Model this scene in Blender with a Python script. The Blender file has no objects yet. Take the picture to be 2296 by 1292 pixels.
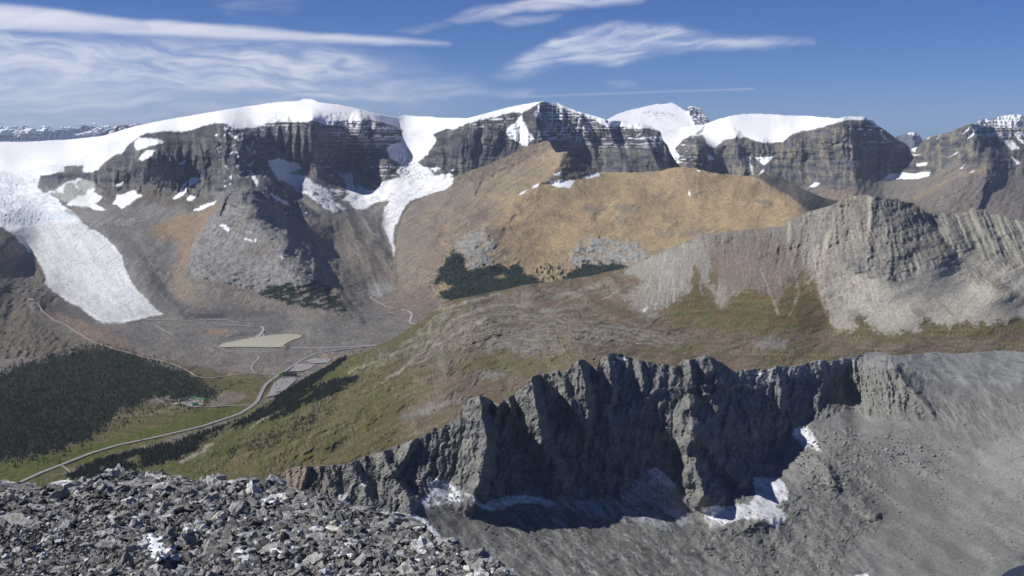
import bpy, bmesh, math, random
import numpy as np
from mathutils import Vector, Matrix, Euler
random.seed(7)
RNG = np.random.default_rng(11)
S = bpy.context.scene
COL = S.collection
# ------------------------------------------------------------------ camera
F = 2600.0                       # focal length in photo pixels (photo is 2296 x 1292)
PITCH = math.atan((646 - 280) / F)
CT, ST = math.cos(PITCH), math.sin(PITCH)
cam_d = bpy.data.cameras.new('camera')
cam = bpy.data.objects.new('camera', cam_d)
COL.objects.link(cam)
cam.location = (0, 0, 0)
cam.rotation_euler = (math.pi / 2 - PITCH, 0, 0)
cam_d.sensor_width = 36.0
cam_d.lens = 36.0 * F / 2296.0
cam_d.clip_start = 0.5
cam_d.clip_end = 600000.0
S.camera = cam
# ------------------------------------------------------------------ light
SUN_AZ = math.radians(94)        # to the left of the view direction (+Y)
SUN_EL = math.radians(41)
world = bpy.data.worlds.new('World')
S.world = world
world.use_nodes = True
wn = world.node_tree
wn.nodes.clear()
sky = wn.nodes.new('ShaderNodeTexSky')
sky.sky_type = 'NISHITA'
sky.sun_disc = False
sky.sun_elevation = SUN_EL
sky.sun_rotation = -SUN_AZ
sky.altitude = 3200
sky.air_density = 0.8
sky.dust_density = 0.05
sky.ozone_density = 3.0
SKY_STRENGTH = 0.074
bg = wn.nodes.new('ShaderNodeBackground')
bg.inputs['Strength'].default_value = SKY_STRENGTH
tint = wn.nodes.new('ShaderNodeMix')
tint.data_type = 'RGBA'
tint.blend_type = 'MULTIPLY'
tint.inputs[0].default_value = 1.0
tint.inputs[7].default_value = (0.45, 0.60, 0.96, 1)
wo = wn.nodes.new('ShaderNodeOutputWorld')
wn.links.new(sky.outputs[0], tint.inputs[6])
wn.links.new(tint.outputs[2], bg.inputs[0])
wn.links.new(bg.outputs[0], wo.inputs[0])
sun_d = bpy.data.lights.new('sun', 'SUN')
sun_d.energy = 4.6
sun_d.angle = math.radians(0.53)
sun_d.color = (1.0, 0.975, 0.94)
sun = bpy.data.objects.new('sun', sun_d)
COL.objects.link(sun)
to_sun = Vector((-math.cos(SUN_EL) * math.sin(SUN_AZ), math.cos(SUN_EL) * math.cos(SUN_AZ), math.sin(SUN_EL)))
sun.rotation_euler = to_sun.to_track_quat('Z', 'Y').to_euler()
sun.location = (0, 0, 50)
S.view_settings.view_transform = 'Standard'
S.view_settings.look = 'None'
S.view_settings.exposure = 0.13
S.view_settings.gamma = 1.0
S.view_settings.use_curve_mapping = False
HAZE_DENSITY = 1.15e-5
try:
    S.cycles.volume_max_steps = 64
    S.cycles.volume_bounces = 0
except Exception:
    pass

# ------------------------------------------------------------------ helpers
def lin(r, g, b, k=1.0):
    out = []
    for v in (r, g, b):
        v = v / 255.0
        out.append(k * (v / 12.92 if v <= 0.04045 else ((v + 0.055) / 1.055) ** 2.4))
    return np.array(out, dtype=np.float32)

def ray(px, py):
    a = (np.asarray(px, float) - 1148.0) / F
    b = (646.0 - np.asarray(py, float)) / F
    dy = CT + b * ST
    dz = -ST + b * CT
    return a / dy, dz / dy           # X/Y and Z/Y

def D_of_z(px, py, z):
    return z / ray(px, py)[1]

def at(px, py, D):
    u, w = ray(px, py)
    return Vector((float(u) * D, D, float(w) * D))

def _hash(ix, iy, seed):
    h = (ix.astype(np.int64) * 374761393 + iy.astype(np.int64) * 668265263 + seed * 974634777) & 0xffffffff
    h = ((h ^ (h >> 13)) * 1274126177) & 0xffffffff
    return (h ^ (h >> 16)) & 0xffff

def perlin(x, y, seed=0):
    x0 = np.floor(x); y0 = np.floor(y)
    fx = (x - x0).astype(np.float32); fy = (y - y0).astype(np.float32)
    ix = x0.astype(np.int64); iy = y0.astype(np.int64)
    def g(dx, dy):
        a = _hash(ix + dx, iy + dy, seed).astype(np.float32) * np.float32(2 * math.pi / 65536)
        return np.cos(a) * (fx - dx) + np.sin(a) * (fy - dy)
    u = fx * fx * fx * (fx * (fx * 6 - 15) + 10)
    v = fy * fy * fy * (fy * (fy * 6 - 15) + 10)
    n0 = g(0, 0) * (1 - u) + g(1, 0) * u
    n1 = g(0, 1) * (1 - u) + g(1, 1) * u
    return (n0 * (1 - v) + n1 * v) * 1.5

def fbm(x, y, seed=0, octv=4, gain=0.5):
    a = 1.0; s = 0; t = 0
    for i in range(octv):
        s = s + a * perlin(x * 2.03 ** i + i * 17.3, y * 2.03 ** i - i * 9.1, seed + i)
        t += a; a *= gain
    return s / t * 1.5

def ridged(x, y, seed=0, octv=4, gain=0.5):
    a = 1.0; s = 0; t = 0
    for i in range(octv):
        s = s + a * (1 - np.abs(perlin(x * 2.07 ** i + i * 5.7, y * 2.07 ** i + i * 3.1, seed + i)) * 1.6)
        t += a; a *= gain
    return s / t

def sstep(a, b, x):
    t = np.clip((x - a) / (b - a), 0, 1)
    return t * t * (3 - 2 * t)

def curve(pts):
    p = np.array(pts, float)
    return lambda x: np.interp(x, p[:, 0], p[:, 1])

class TPS:
    def __init__(s, pts):
        """pts: (px, py, km)  or (px, py, 'z', metres)"""
        P = []
        for p in pts:
            D = p[2] * 1000.0 if p[2] != 'z' else float(D_of_z(p[0], p[1], p[3]))
            P.append((p[0] / 500.0, p[1] / 500.0, math.log(D)))
        P = np.array(P)
        n = len(P)
        d2 = ((P[:, None, :2] - P[None, :, :2]) ** 2).sum(2)
        K = 0.5 * d2 * np.log(d2 + 1e-12) + np.eye(n) * 2e-4
        Q = np.c_[np.ones(n), P[:, :2]]
        A = np.zeros((n + 3, n + 3)); A[:n, :n] = K; A[:n, n:] = Q; A[n:, :n] = Q.T
        s.w = np.linalg.solve(A, np.r_[P[:, 2], 0, 0, 0]); s.P = P; s.n = n
    def __call__(s, px, py):
        x = np.asarray(px, float) / 500.0; y = np.asarray(py, float) / 500.0
        out = s.w[s.n] + s.w[s.n + 1] * x + s.w[s.n + 2] * y
        for i in range(s.n):
            d2 = (x - s.P[i, 0]) ** 2 + (y - s.P[i, 1]) ** 2
            out = out + s.w[i] * 0.5 * d2 * np.log(d2 + 1e-12)
        return np.exp(out)

class Layer:
    """A stretch of terrain: rows of points from its foot up to its crest, then down its far side."""
    def __init__(s, x0, x1, top, bot, pts, sx=2.4, sy=2.2, rough=3.0, rscale=14.0, seed=1):
        nc = int((x1 - x0) / sx) + 1
        cx = np.linspace(x0, x1, nc)
        ty = curve(top)(cx)
        ty = ty + (rough(cx) if callable(rough) else rough) * fbm(cx / rscale, cx * 0 + 0.5, seed, 4, 0.6)
        by = np.maximum(curve(bot)(cx), ty + 3)
        nr = int((by - ty).max() / sy) + 2
        t = np.linspace(0, 1, nr)[:, None]
        s.px = np.repeat(cx[None, :], nr, 0)
        s.py = by[None, :] * (1 - t) + ty[None, :] * t
        s.D0 = TPS(pts)(s.px, s.py)
        s.u, s.w = ray(s.px, s.py)
        s.rel = np.zeros_like(s.px)          # metres towards the viewer along the ray
        s.col = np.zeros(s.px.shape + (3,), np.float32)
        s.snow = np.zeros_like(s.px)
        s.nr, s.nc = nr, nc
        s.wx = fbm(s.px / 26, s.py / 26, seed + 90, 4, 0.55)
        s.wy = fbm(s.px / 26, s.py / 26, seed + 95, 4, 0.55)
        s.top = ty
        X, Y, Z = s.base()
        # how squarely the smooth ground faces the eye
        P = np.stack([X, Y, Z], -1)
        du = np.gradient(P, axis=1); dv = np.gradient(P, axis=0)
        n = np.cross(du, dv); n /= np.linalg.norm(n, axis=-1, keepdims=True) + 1e-9
        r = P / np.linalg.norm(P, axis=-1, keepdims=True)
        s.face = np.clip(np.abs((n * r).sum(-1)), 0.12, 1)
        s.up = np.abs(n[..., 2])
    grain = 0.11
    def base(s):
        return s.u * s.D0, s.D0, s.w * s.D0
    @property
    def Z(s):
        return s.w * s.D0
    def n(s, sx, sy, seed=0, octv=4, rot=0.0, gain=0.5, ridge=False, warp=0.0):
        x = s.px + warp * s.wx; y = s.py + warp * s.wy
        if rot:
            c, q = math.cos(math.radians(rot)), math.sin(math.radians(rot))
            x, y = x * c + y * q, -x * q + y * c
        return (ridged if ridge else fbm)(x / sx, y / sy, seed, octv, gain)
    def height(s, h):
        s.rel += h / s.face
    def _box(s, pts, m):
        p = np.array(pts, float)
        ok = (s.px > p[:, 0].min() - m) & (s.px < p[:, 0].max() + m) & (s.py > p[:, 1].min() - m) & (s.py < p[:, 1].max() + m)
        return p, np.nonzero(ok)
    def poly(s, pts, soft=3.0, warp=5.0, rag=0.0):
        p, ix = s._box(pts, warp * 2 + soft * 2 + 6)
        out = np.zeros_like(s.px)
        if len(ix[0]) == 0: return out
        x = s.px[ix] + warp * s.wx[ix]; y = s.py[ix] + warp * s.wy[ix]
        ins = np.zeros(x.shape, bool); d2 = np.full(x.shape, 1e12)
        n = len(p)
        for i in range(n):
            ax, ay = p[i]; bx, by = p[(i + 1) % n]
            c = ((ay > y) != (by > y))
            with np.errstate(divide='ignore', invalid='ignore'):
                xi = (bx - ax) * (y - ay) / ((by - ay) if by != ay else 1e-9) + ax
            ins ^= c & (x < xi)
            ex, ey = bx - ax, by - ay
            t = np.clip(((x - ax) * ex + (y - ay) * ey) / (ex * ex + ey * ey + 1e-9), 0, 1)
            d2 = np.minimum(d2, (x - ax - t * ex) ** 2 + (y - ay - t * ey) ** 2)
        d = np.sqrt(d2) * np.where(ins, 1, -1)
        if rag: d = d + rag * fbm(s.px[ix] / 9, s.py[ix] / 6, 55, 3, 0.6)
        out[ix] = sstep(-soft, soft, d)
        return out
    def line(s, pts, width, warp=2.0, w1=None, signed=False):
        """distance field to a polyline, returned as 0..1 (1 on the line)"""
        wm = max(width, w1 or 0)
        p, ix = s._box(pts, wm + warp * 2 + 3)
        out = np.zeros_like(s.px)
        if len(ix[0]) == 0: return out
        x = s.px[ix] + warp * s.wx[ix]; y = s.py[ix] + warp * s.wy[ix]
        best = np.full(x.shape, 1e12); tt = np.zeros(x.shape); n = len(p) - 1
        for i in range(n):
            ax, ay = p[i]; ex, ey = p[i + 1] - p[i]
            t = np.clip(((x - ax) * ex + (y - ay) * ey) / (ex * ex + ey * ey + 1e-9), 0, 1)
            d = (x - ax - t * ex) ** 2 + (y - ay - t * ey) ** 2
            m = d < best
            best[m] = d[m]; tt[m] = (i + t[m]) / n
        w = width + ((w1 if w1 is not None else width) - width) * tt
        out[ix] = np.clip(1 - np.sqrt(best) / w, 0, 1)
        return out
    def tent(s, pts, h, wl, wr, h1=None, warp=6.0, power=1.0, fade=0.0):
        """a rib or ridge line: h metres proud, flank widths in photo pixels left and right of the line walked downwards"""
        wm = max(wl, wr)
        p, ix = s._box(pts, wm + warp * 2 + 3)
        if len(ix[0]) == 0: return
        x = s.px[ix] + warp * s.wx[ix]; y = s.py[ix] + warp * s.wy[ix]
        best = np.full(x.shape, 1e12); tt = np.zeros(x.shape); sg = np.zeros(x.shape); n = len(p) - 1
        for i in range(n):
            ax, ay = p[i]; ex, ey = p[i + 1] - p[i]
            t = np.clip(((x - ax) * ex + (y - ay) * ey) / (ex * ex + ey * ey + 1e-9), 0, 1)
            d = (x - ax - t * ex) ** 2 + (y - ay - t * ey) ** 2
            m = d < best
            cr = -(ex * (y - ay) - ey * (x - ax))
            best[m] = d[m]; tt[m] = (i + t[m]) / n; sg[m] = cr[m]
        w = np.where(sg > 0, wr, wl)
        f = np.clip(1 - np.sqrt(best) / w, 0, 1) ** power
        hh = h + ((h1 if h1 is not None else h) - h) * tt
        s.rel[ix] += hh * f
    def paint(s, m, *cols, sx=30, sy=14, seed=3, octv=4, rot=0.0, k=1.0, contrast=1.6, warp=0.0):
        """mix between colours by noise, laid over what is there by mask m"""
        if len(cols) == 1:
            c = cols[0] * k
        else:
            t = np.clip(0.5 + contrast * 0.5 * s.n(sx, sy, seed, octv, rot, 0.58, warp=warp), 0, 0.9999) * (len(cols) - 1)
            i = t.astype(int); f = (t - i)[..., None]
            C = np.array(cols, np.float32) * k
            c = C[i] * (1 - f) + C[np.minimum(i + 1, len(cols) - 1)] * f
        m = np.asarray(m)[..., None] if not np.isscalar(m) else m
        s.col = s.col * (1 - m) + c * m
    def setsnow(s, m, tint=(0.86, 0.87, 0.89)):
        s.paint(m, np.array(tint, np.float32))
        s.snow = s.snow * (1 - m) + m
    def flat(s, m, z):
        D = z / s.w
        s.D0 = np.exp(np.log(s.D0) * (1 - m) + np.log(np.clip(D, 100, 9e4)) * m)
        s.rel *= (1 - m)
    def dirs(s, blur=4):
        r = s.rel.copy()
        for _ in range(3):
            for ax in (0, 1):
                k = blur; c = np.cumsum(np.concatenate([np.repeat(np.take(r, [0], ax), k + 1, ax), r, np.repeat(np.take(r, [-1], ax), k, ax)], ax), ax)
                n_ = r.shape[ax]; r = (np.take(c, np.arange(2 * k + 1, 2 * k + 1 + n_), ax) - np.take(c, np.arange(0, n_), ax)) / (2 * k + 1)
        X, Y, Z = s.base(); L_ = np.sqrt(X * X + Y * Y + Z * Z); k = 1 - r / L_
        P = np.stack([X * k, Y * k, Z * k], -1)
        n = np.cross(np.gradient(P, axis=1), np.gradient(P, axis=0)); n /= np.linalg.norm(n, axis=-1, keepdims=True) + 1e-9
        n *= np.sign(n[..., 2:3] + 1e-9)
        nx, ny, nz = n[..., 0], n[..., 1], n[..., 2]
        def proj(d):
            e = P[..., 1:2] * 0.002; q = P + d * e
            def scr(a):
                f = a[..., 1] * CT - a[..., 2] * ST; u = a[..., 1] * ST + a[..., 2] * CT
                return a[..., 0] / f * F, -u / f * F
            x0, y0 = scr(P); x1, y1 = scr(q); dx, dy = x1 - x0, y1 - y0; m = np.hypot(dx, dy) + 1e-9
            return dx / m, dy / m
        down = np.stack([nx * nz, ny * nz, -(nx * nx + ny * ny)], -1); down /= np.linalg.norm(down, axis=-1, keepdims=True) + 1e-9
        cont = np.stack([-ny, nx, nx * 0], -1); cont /= np.linalg.norm(cont, axis=-1, keepdims=True) + 1e-9
        s.fd = proj(down); s.cd = proj(cont); s.nrm = n
    def calm(s, m, blur=3, passes=2):
        r = s.rel.copy()
        for _ in range(passes):
            for ax in (0, 1):
                k = blur; c = np.cumsum(np.concatenate([np.repeat(np.take(r, [0], ax), k + 1, ax), r, np.repeat(np.take(r, [-1], ax), k, ax)], ax), ax)
                n_ = r.shape[ax]; r = (np.take(c, np.arange(2 * k + 1, 2 * k + 1 + n_), ax) - np.take(c, np.arange(0, n_), ax)) / (2 * k + 1)
        s.rel = s.rel * (1 - m) + r * m
    def lean(s, k, contour=False):
        m = np.hypot(k, 1.0)
        if contour: s.cd = (1.0 / m, k / m)
        else: s.fd = (k / m, 1.0 / m)
    def flow(s, length, size, seed, contour=False, steps=13, octv=2, sharp=1.0):
        dx, dy = s.cd if contour else s.fd
        out = 0; W_ = 0
        for k in range(steps):
            t = (k / (steps - 1) - 0.5) * length
            w = 1 - abs(k / (steps - 1) - 0.5)
            out = out + w * fbm((s.px + dx * t + 3 * s.wx) / size, (s.py + dy * t + 3 * s.wy) / size, seed, octv, 0.6); W_ += w
        out = out - out.mean(); out = out / (out.std() + 1e-9)
        mod = sstep(-0.35, 0.45, fbm(s.px / 110 + 3 * seed, s.py / 45, seed + 7, 4, 0.6))
        return out * (0.25 + 0.95 * mod)
    def shade(s, m, f):
        s.col *= (1 + m * f)[..., None]
    def finish(s, name, mat, back=10, back_len=0.25, drop=0.55, label=None):
        X, Y, Z = s.base()
        L = np.sqrt(X * X + Y * Y + Z * Z)
        k = 1 - s.rel / L
        s.P = np.stack([X * k, Y * k, Z * k], -1)
        rows = [s.P]; cols = [s.col]; sn = [s.snow]
        top = s.P[-1]; prev_col = s.col[-1]
        Dm = np.linalg.norm(top, axis=-1)
        # far side: falls away behind the crest
        out = []
        for i in range(1, back + 1):
            t = i / back
            d = Dm * back_len * t
            q = top.copy()
            q[:, 0] += d * top[:, 0] / Dm; q[:, 1] += d * top[:, 1] / Dm
            q[:, 2] -= d * drop * (0.4 + 0.6 * t) + 0.02 * Dm * t * np.abs(fbm(s.px[-1] / 40, s.px[-1] * 0 + i * 0.7, 5, 3))
            out.append(q)
        P = np.concatenate([s.P, np.array(out)], 0)
        C = np.concatenate([s.col, np.repeat(prev_col[None], back, 0)], 0)
        N = np.concatenate([s.snow, np.repeat(s.snow[-1][None], back, 0)], 0)
        C = C * (N[..., None] + (1 - N[..., None]) * np.array([0.972, 1.0, 0.965], np.float32))
        C = C * (1 + (s.grain - 0.7 * s.grain * N[..., None]) * RNG.normal(0, 1, C.shape[:2]).clip(-2, 2)[..., None].astype(np.float32))
        nr = P.shape[0]
        idx = np.arange(nr * s.nc).reshape(nr, s.nc)
        q = np.stack([idx[:-1, :-1], idx[:-1, 1:], idx[1:, 1:], idx[1:, :-1]], -1).reshape(-1, 4)
        o = mesh_np(name, P.reshape(-1, 3), q, mat, smooth=True)
        me = o.data
        ca = me.color_attributes.new('Col', 'FLOAT_COLOR', 'POINT')
        a = np.ones((P.shape[0] * s.nc, 4), np.float32)
        a[:, :3] = np.clip(C.reshape(-1, 3), 0.004, 0.95)
        a[:, 3] = np.clip(N.reshape(-1), 0, 1)
        ca.data.foreach_set('color', a.ravel())
        o['kind'] = 'structure'
        if label: o['label'] = label
        return o
    def surf(s, px, py, lift=0.0):
        """world point of the finished ground seen at photo pixel px, py"""
        x0, x1 = s.px[0, 0], s.px[0, -1]
        fc = np.clip((px - x0) / (x1 - x0) * (s.nc - 1), 0, s.nc - 1.001)
        c = int(fc); f = fc - c
        col_by = s.py[0, c] * (1 - f) + s.py[0, c + 1] * f
        col_ty = s.py[-1, c] * (1 - f) + s.py[-1, c + 1] * f
        fr = np.clip((py - col_by) / (col_ty - col_by) * (s.nr - 1), 0, s.nr - 1.001)
        r = int(fr); g = fr - r
        P = s.P
        q = (P[r, c] * (1 - f) + P[r, c + 1] * f) * (1 - g) + (P[r + 1, c] * (1 - f) + P[r + 1, c + 1] * f) * g
        return Vector((q[0], q[1], q[2] + lift))

def mesh_np(name, verts, faces, mat, smooth=False, parent=None):
    me = bpy.data.meshes.new(name)
    verts = np.asarray(verts, np.float32); faces = np.asarray(faces, np.int32)
    k = faces.shape[1]
    me.vertices.add(len(verts)); me.vertices.foreach_set('co', verts.ravel())
    me.loops.add(faces.size); me.loops.foreach_set('vertex_index', faces.ravel())
    me.polygons.add(len(faces))
    me.polygons.foreach_set('loop_start', np.arange(0, faces.size, k, dtype=np.int32))
    me.polygons.foreach_set('loop_total', np.full(len(faces), k, np.int32))
    me.polygons.foreach_set('use_smooth', np.full(len(faces), smooth, bool))
    me.update(calc_edges=True)
    if mat: me.materials.append(mat)
    o = bpy.data.objects.new(name, me)
    COL.objects.link(o)
    if parent: o.parent = parent
    return o

def bm_obj(name, bm, mat, parent=None, smooth=False):
    me = bpy.data.meshes.new(name)
    bm.normal_update()
    bm.to_mesh(me); bm.free()
    for p in me.polygons: p.use_smooth = smooth
    if mat: me.materials.append(mat)
    o = bpy.data.objects.new(name, me); COL.objects.link(o)
    if parent: o.parent = parent
    return o

def tag(o, label=None, cat=None, group=None, kind=None):
    if label: o['label'] = label
    if cat: o['category'] = cat
    if group: o['group'] = group
    if kind: o['kind'] = kind
    return o

# ------------------------------------------------------------------ materials
def terrain_mat(name, scale, bump, var=0.35, bscale=None):
    m = bpy.data.materials.new(name); m.use_nodes = True
    t = m.node_tree; b = t.nodes['Principled BSDF']
    b.inputs['Roughness'].default_value = 0.92
    b.inputs['Specular IOR Level'].default_value = 0.12
    at_ = t.nodes.new('ShaderNodeVertexColor'); at_.layer_name = 'Col'
    tc = t.nodes.new('ShaderNodeTexCoord')
    n1 = t.nodes.new('ShaderNodeTexNoise'); n1.inputs['Scale'].default_value = 1.0 / scale
    n1.inputs['Detail'].default_value = 7; n1.inputs['Roughness'].default_value = 0.68
    t.links.new(tc.outputs['Object'], n1.inputs['Vector'])
    mr = t.nodes.new('ShaderNodeMapRange')
    mr.inputs['From Min'].default_value = 0.3; mr.inputs['From Max'].default_value = 0.7
    mr.inputs['To Min'].default_value = 1 - var; mr.inputs['To Max'].default_value = 1 + var
    t.links.new(n1.outputs['Fac'], mr.inputs['Value'])
    # snow keeps its evenness
    inv = t.nodes.new('ShaderNodeMath'); inv.operation = 'SUBTRACT'; inv.inputs[0].default_value = 1.0
    t.links.new(at_.outputs['Alpha'], inv.inputs[1])
    mixf = t.nodes.new('ShaderNodeMix'); mixf.data_type = 'FLOAT'
    mixf.inputs[2].default_value = 1.0
    t.links.new(inv.outputs[0], mixf.inputs[0]); t.links.new(mr.outputs[0], mixf.inputs[3])
    mul = t.nodes.new('ShaderNodeVectorMath'); mul.operation = 'SCALE'
    t.links.new(at_.outputs['Color'], mul.inputs[0]); t.links.new(mixf.outputs[0], mul.inputs['Scale'])
    t.links.new(mul.outputs[0], b.inputs['Base Color'])
    n2 = t.nodes.new('ShaderNodeTexNoise'); n2.inputs['Scale'].default_value = 1.0 / (bscale or scale * 0.5)
    n2.inputs['Detail'].default_value = 6; n2.inputs['Roughness'].default_value = 0.7
    t.links.new(tc.outputs['Object'], n2.inputs['Vector'])
    bp = t.nodes.new('ShaderNodeBump'); bp.inputs['Distance'].default_value = bump
    bs = t.nodes.new('ShaderNodeMath'); bs.operation = 'MULTIPLY_ADD'
    bs.inputs[1].default_value = 0.85; bs.inputs[2].default_value = 0.15
    t.links.new(inv.outputs[0], bs.inputs[0])
    t.links.new(bs.outputs[0], bp.inputs['Strength'])
    t.links.new(n2.outputs['Fac'], bp.inputs['Height'])
    t.links.new(bp.outputs[0], b.inputs['Normal'])
    return m

def plain(name, c, rough=0.8, spec=0.3, var=0.0, scale=1.0, metal=0.0, bump=0.0, objrand=0.0):
    m = bpy.data.materials.new(name); m.use_nodes = True
    t = m.node_tree; b = t.nodes['Principled BSDF']
    b.inputs['Base Color'].default_value = (float(c[0]), float(c[1]), float(c[2]), 1)
    b.inputs['Roughness'].default_value = rough
    b.inputs['Specular IOR Level'].default_value = spec
    b.inputs['Metallic'].default_value = metal
    if var or bump:
        tc = t.nodes.new('ShaderNodeTexCoord')
        n = t.nodes.new('ShaderNodeTexNoise'); n.inputs['Scale'].default_value = 1.0 / scale
        n.inputs['Detail'].default_value = 6; n.inputs['Roughness'].default_value = 0.65
        t.links.new(tc.outputs['Object'], n.inputs['Vector'])
        mr = t.nodes.new('ShaderNodeMapRange')
        mr.inputs['From Min'].default_value = 0.3; mr.inputs['From Max'].default_value = 0.7
        mr.inputs['To Min'].default_value = 1 - var; mr.inputs['To Max'].default_value = 1 + var
        t.links.new(n.outputs['Fac'], mr.inputs['Value'])
        sc = t.nodes.new('ShaderNodeVectorMath'); sc.operation = 'SCALE'
        sc.inputs[0].default_value = (float(c[0]), float(c[1]), float(c[2]))
        t.links.new(mr.outputs[0], sc.inputs['Scale'])
        t.links.new(sc.outputs[0], b.inputs['Base Color'])
        if bump:
            bp = t.nodes.new('ShaderNodeBump'); bp.inputs['Distance'].default_value = bump
            t.links.new(n.outputs['Fac'], bp.inputs['Height']); t.links.new(bp.outputs[0], b.inputs['Normal'])
    return m
# colours (photo tones taken as base colours)
c_cliff = [lin(54, 54, 62), lin(74, 73, 79), lin(98, 95, 95), lin(94, 87, 77)]  # darkened and cooled, so the walls' shade is partly in the colour
c_grey = [lin(96, 92, 92), lin(116, 111, 108), lin(136, 130, 124)]
c_scree = [lin(104, 101, 101), lin(118, 114, 112), lin(132, 127, 121)]
c_brown = [lin(120, 108, 99), lin(136, 121, 107), lin(148, 130, 111)]
c_tan = [lin(140, 122, 99), lin(154, 134, 105), lin(165, 143, 110), lin(147, 127, 98)]
c_orange = [lin(126, 110, 92), lin(142, 120, 94)]
c_valley = [lin(104, 99, 97), lin(118, 111, 106), lin(130, 121, 113), lin(124, 110, 101)]
c_light = [lin(150, 144, 136), lin(168, 161, 152), lin(180, 172, 160)]
c_green = [lin(80, 80, 50), lin(96, 92, 58), lin(110, 101, 72)]
c_moss = [lin(96, 96, 54), lin(112, 108, 58), lin(112, 100, 68)]
c_heath = [lin(104, 90, 72), lin(120, 103, 82), lin(128, 112, 97), lin(112, 95, 86)]
c_forest = [lin(36, 40, 26), lin(46, 49, 31), lin(56, 57, 36)]
c_dirt_ice = [lin(128, 128, 128), lin(164, 166, 168), lin(186, 190, 194)]
SNOW = (0.91, 0.91, 0.92)
ICE = (0.66, 0.70, 0.74)
mat_far = terrain_mat('far_rock_and_snow', 40, 12, 0.32, 22)
mat_massif = terrain_mat('massif_rock_and_snow', 22, 7, 0.27, 13)
mat_mid = terrain_mat('meadow_and_scree', 10, 2.6, 0.34, 6)
mat_near = terrain_mat('cirque_rock', 5, 1.5, 0.30, 3)

def cliff_relief(L, m, gx=26, amp=55, seed=21, ledge=14, lz=34, rot=0, hang=1.0):
    """buttresses, gullies and ledges of a bedded limestone wall"""
    g = L.n(gx, gx * 5, seed, 4, rot, 0.5, ridge=True, warp=6)
    g2 = L.n(gx * 0.36, gx * 2.2, seed + 7, 3, rot, 0.55, ridge=True, warp=5)
    z = L.Z + 14 * L.n(160, 160, seed + 3, 2)
    t = z / lz + 0.8 * L.n(90, 40, seed + 5, 3)
    saw = t - np.floor(t)
    L.rel += m * (amp * (g - 0.5) * 1.6 + amp * 0.32 * (g2 - 0.5) * 1.6 - ledge * 0.55 * (saw - 0.5) * (1 + 1.2 * L.n(70, 30, seed + 9, 2)))
    return saw

def ledge_snow(L, m, seed, amount=0.0, lz=17.0, brk=22):
    z = L.Z + 10 * L.n(120, 200, seed, 2)
    a = fbm(z / lz, L.px / 260, seed + 1, 3, 0.6)
    b = L.n(brk, 5, seed + 2, 3, warp=4)
    k = sstep(0.30, 0.44, a * 0.8 + b * 0.55 + amount)
    L.setsnow(m * k, (0.74, 0.76, 0.8))

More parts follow.
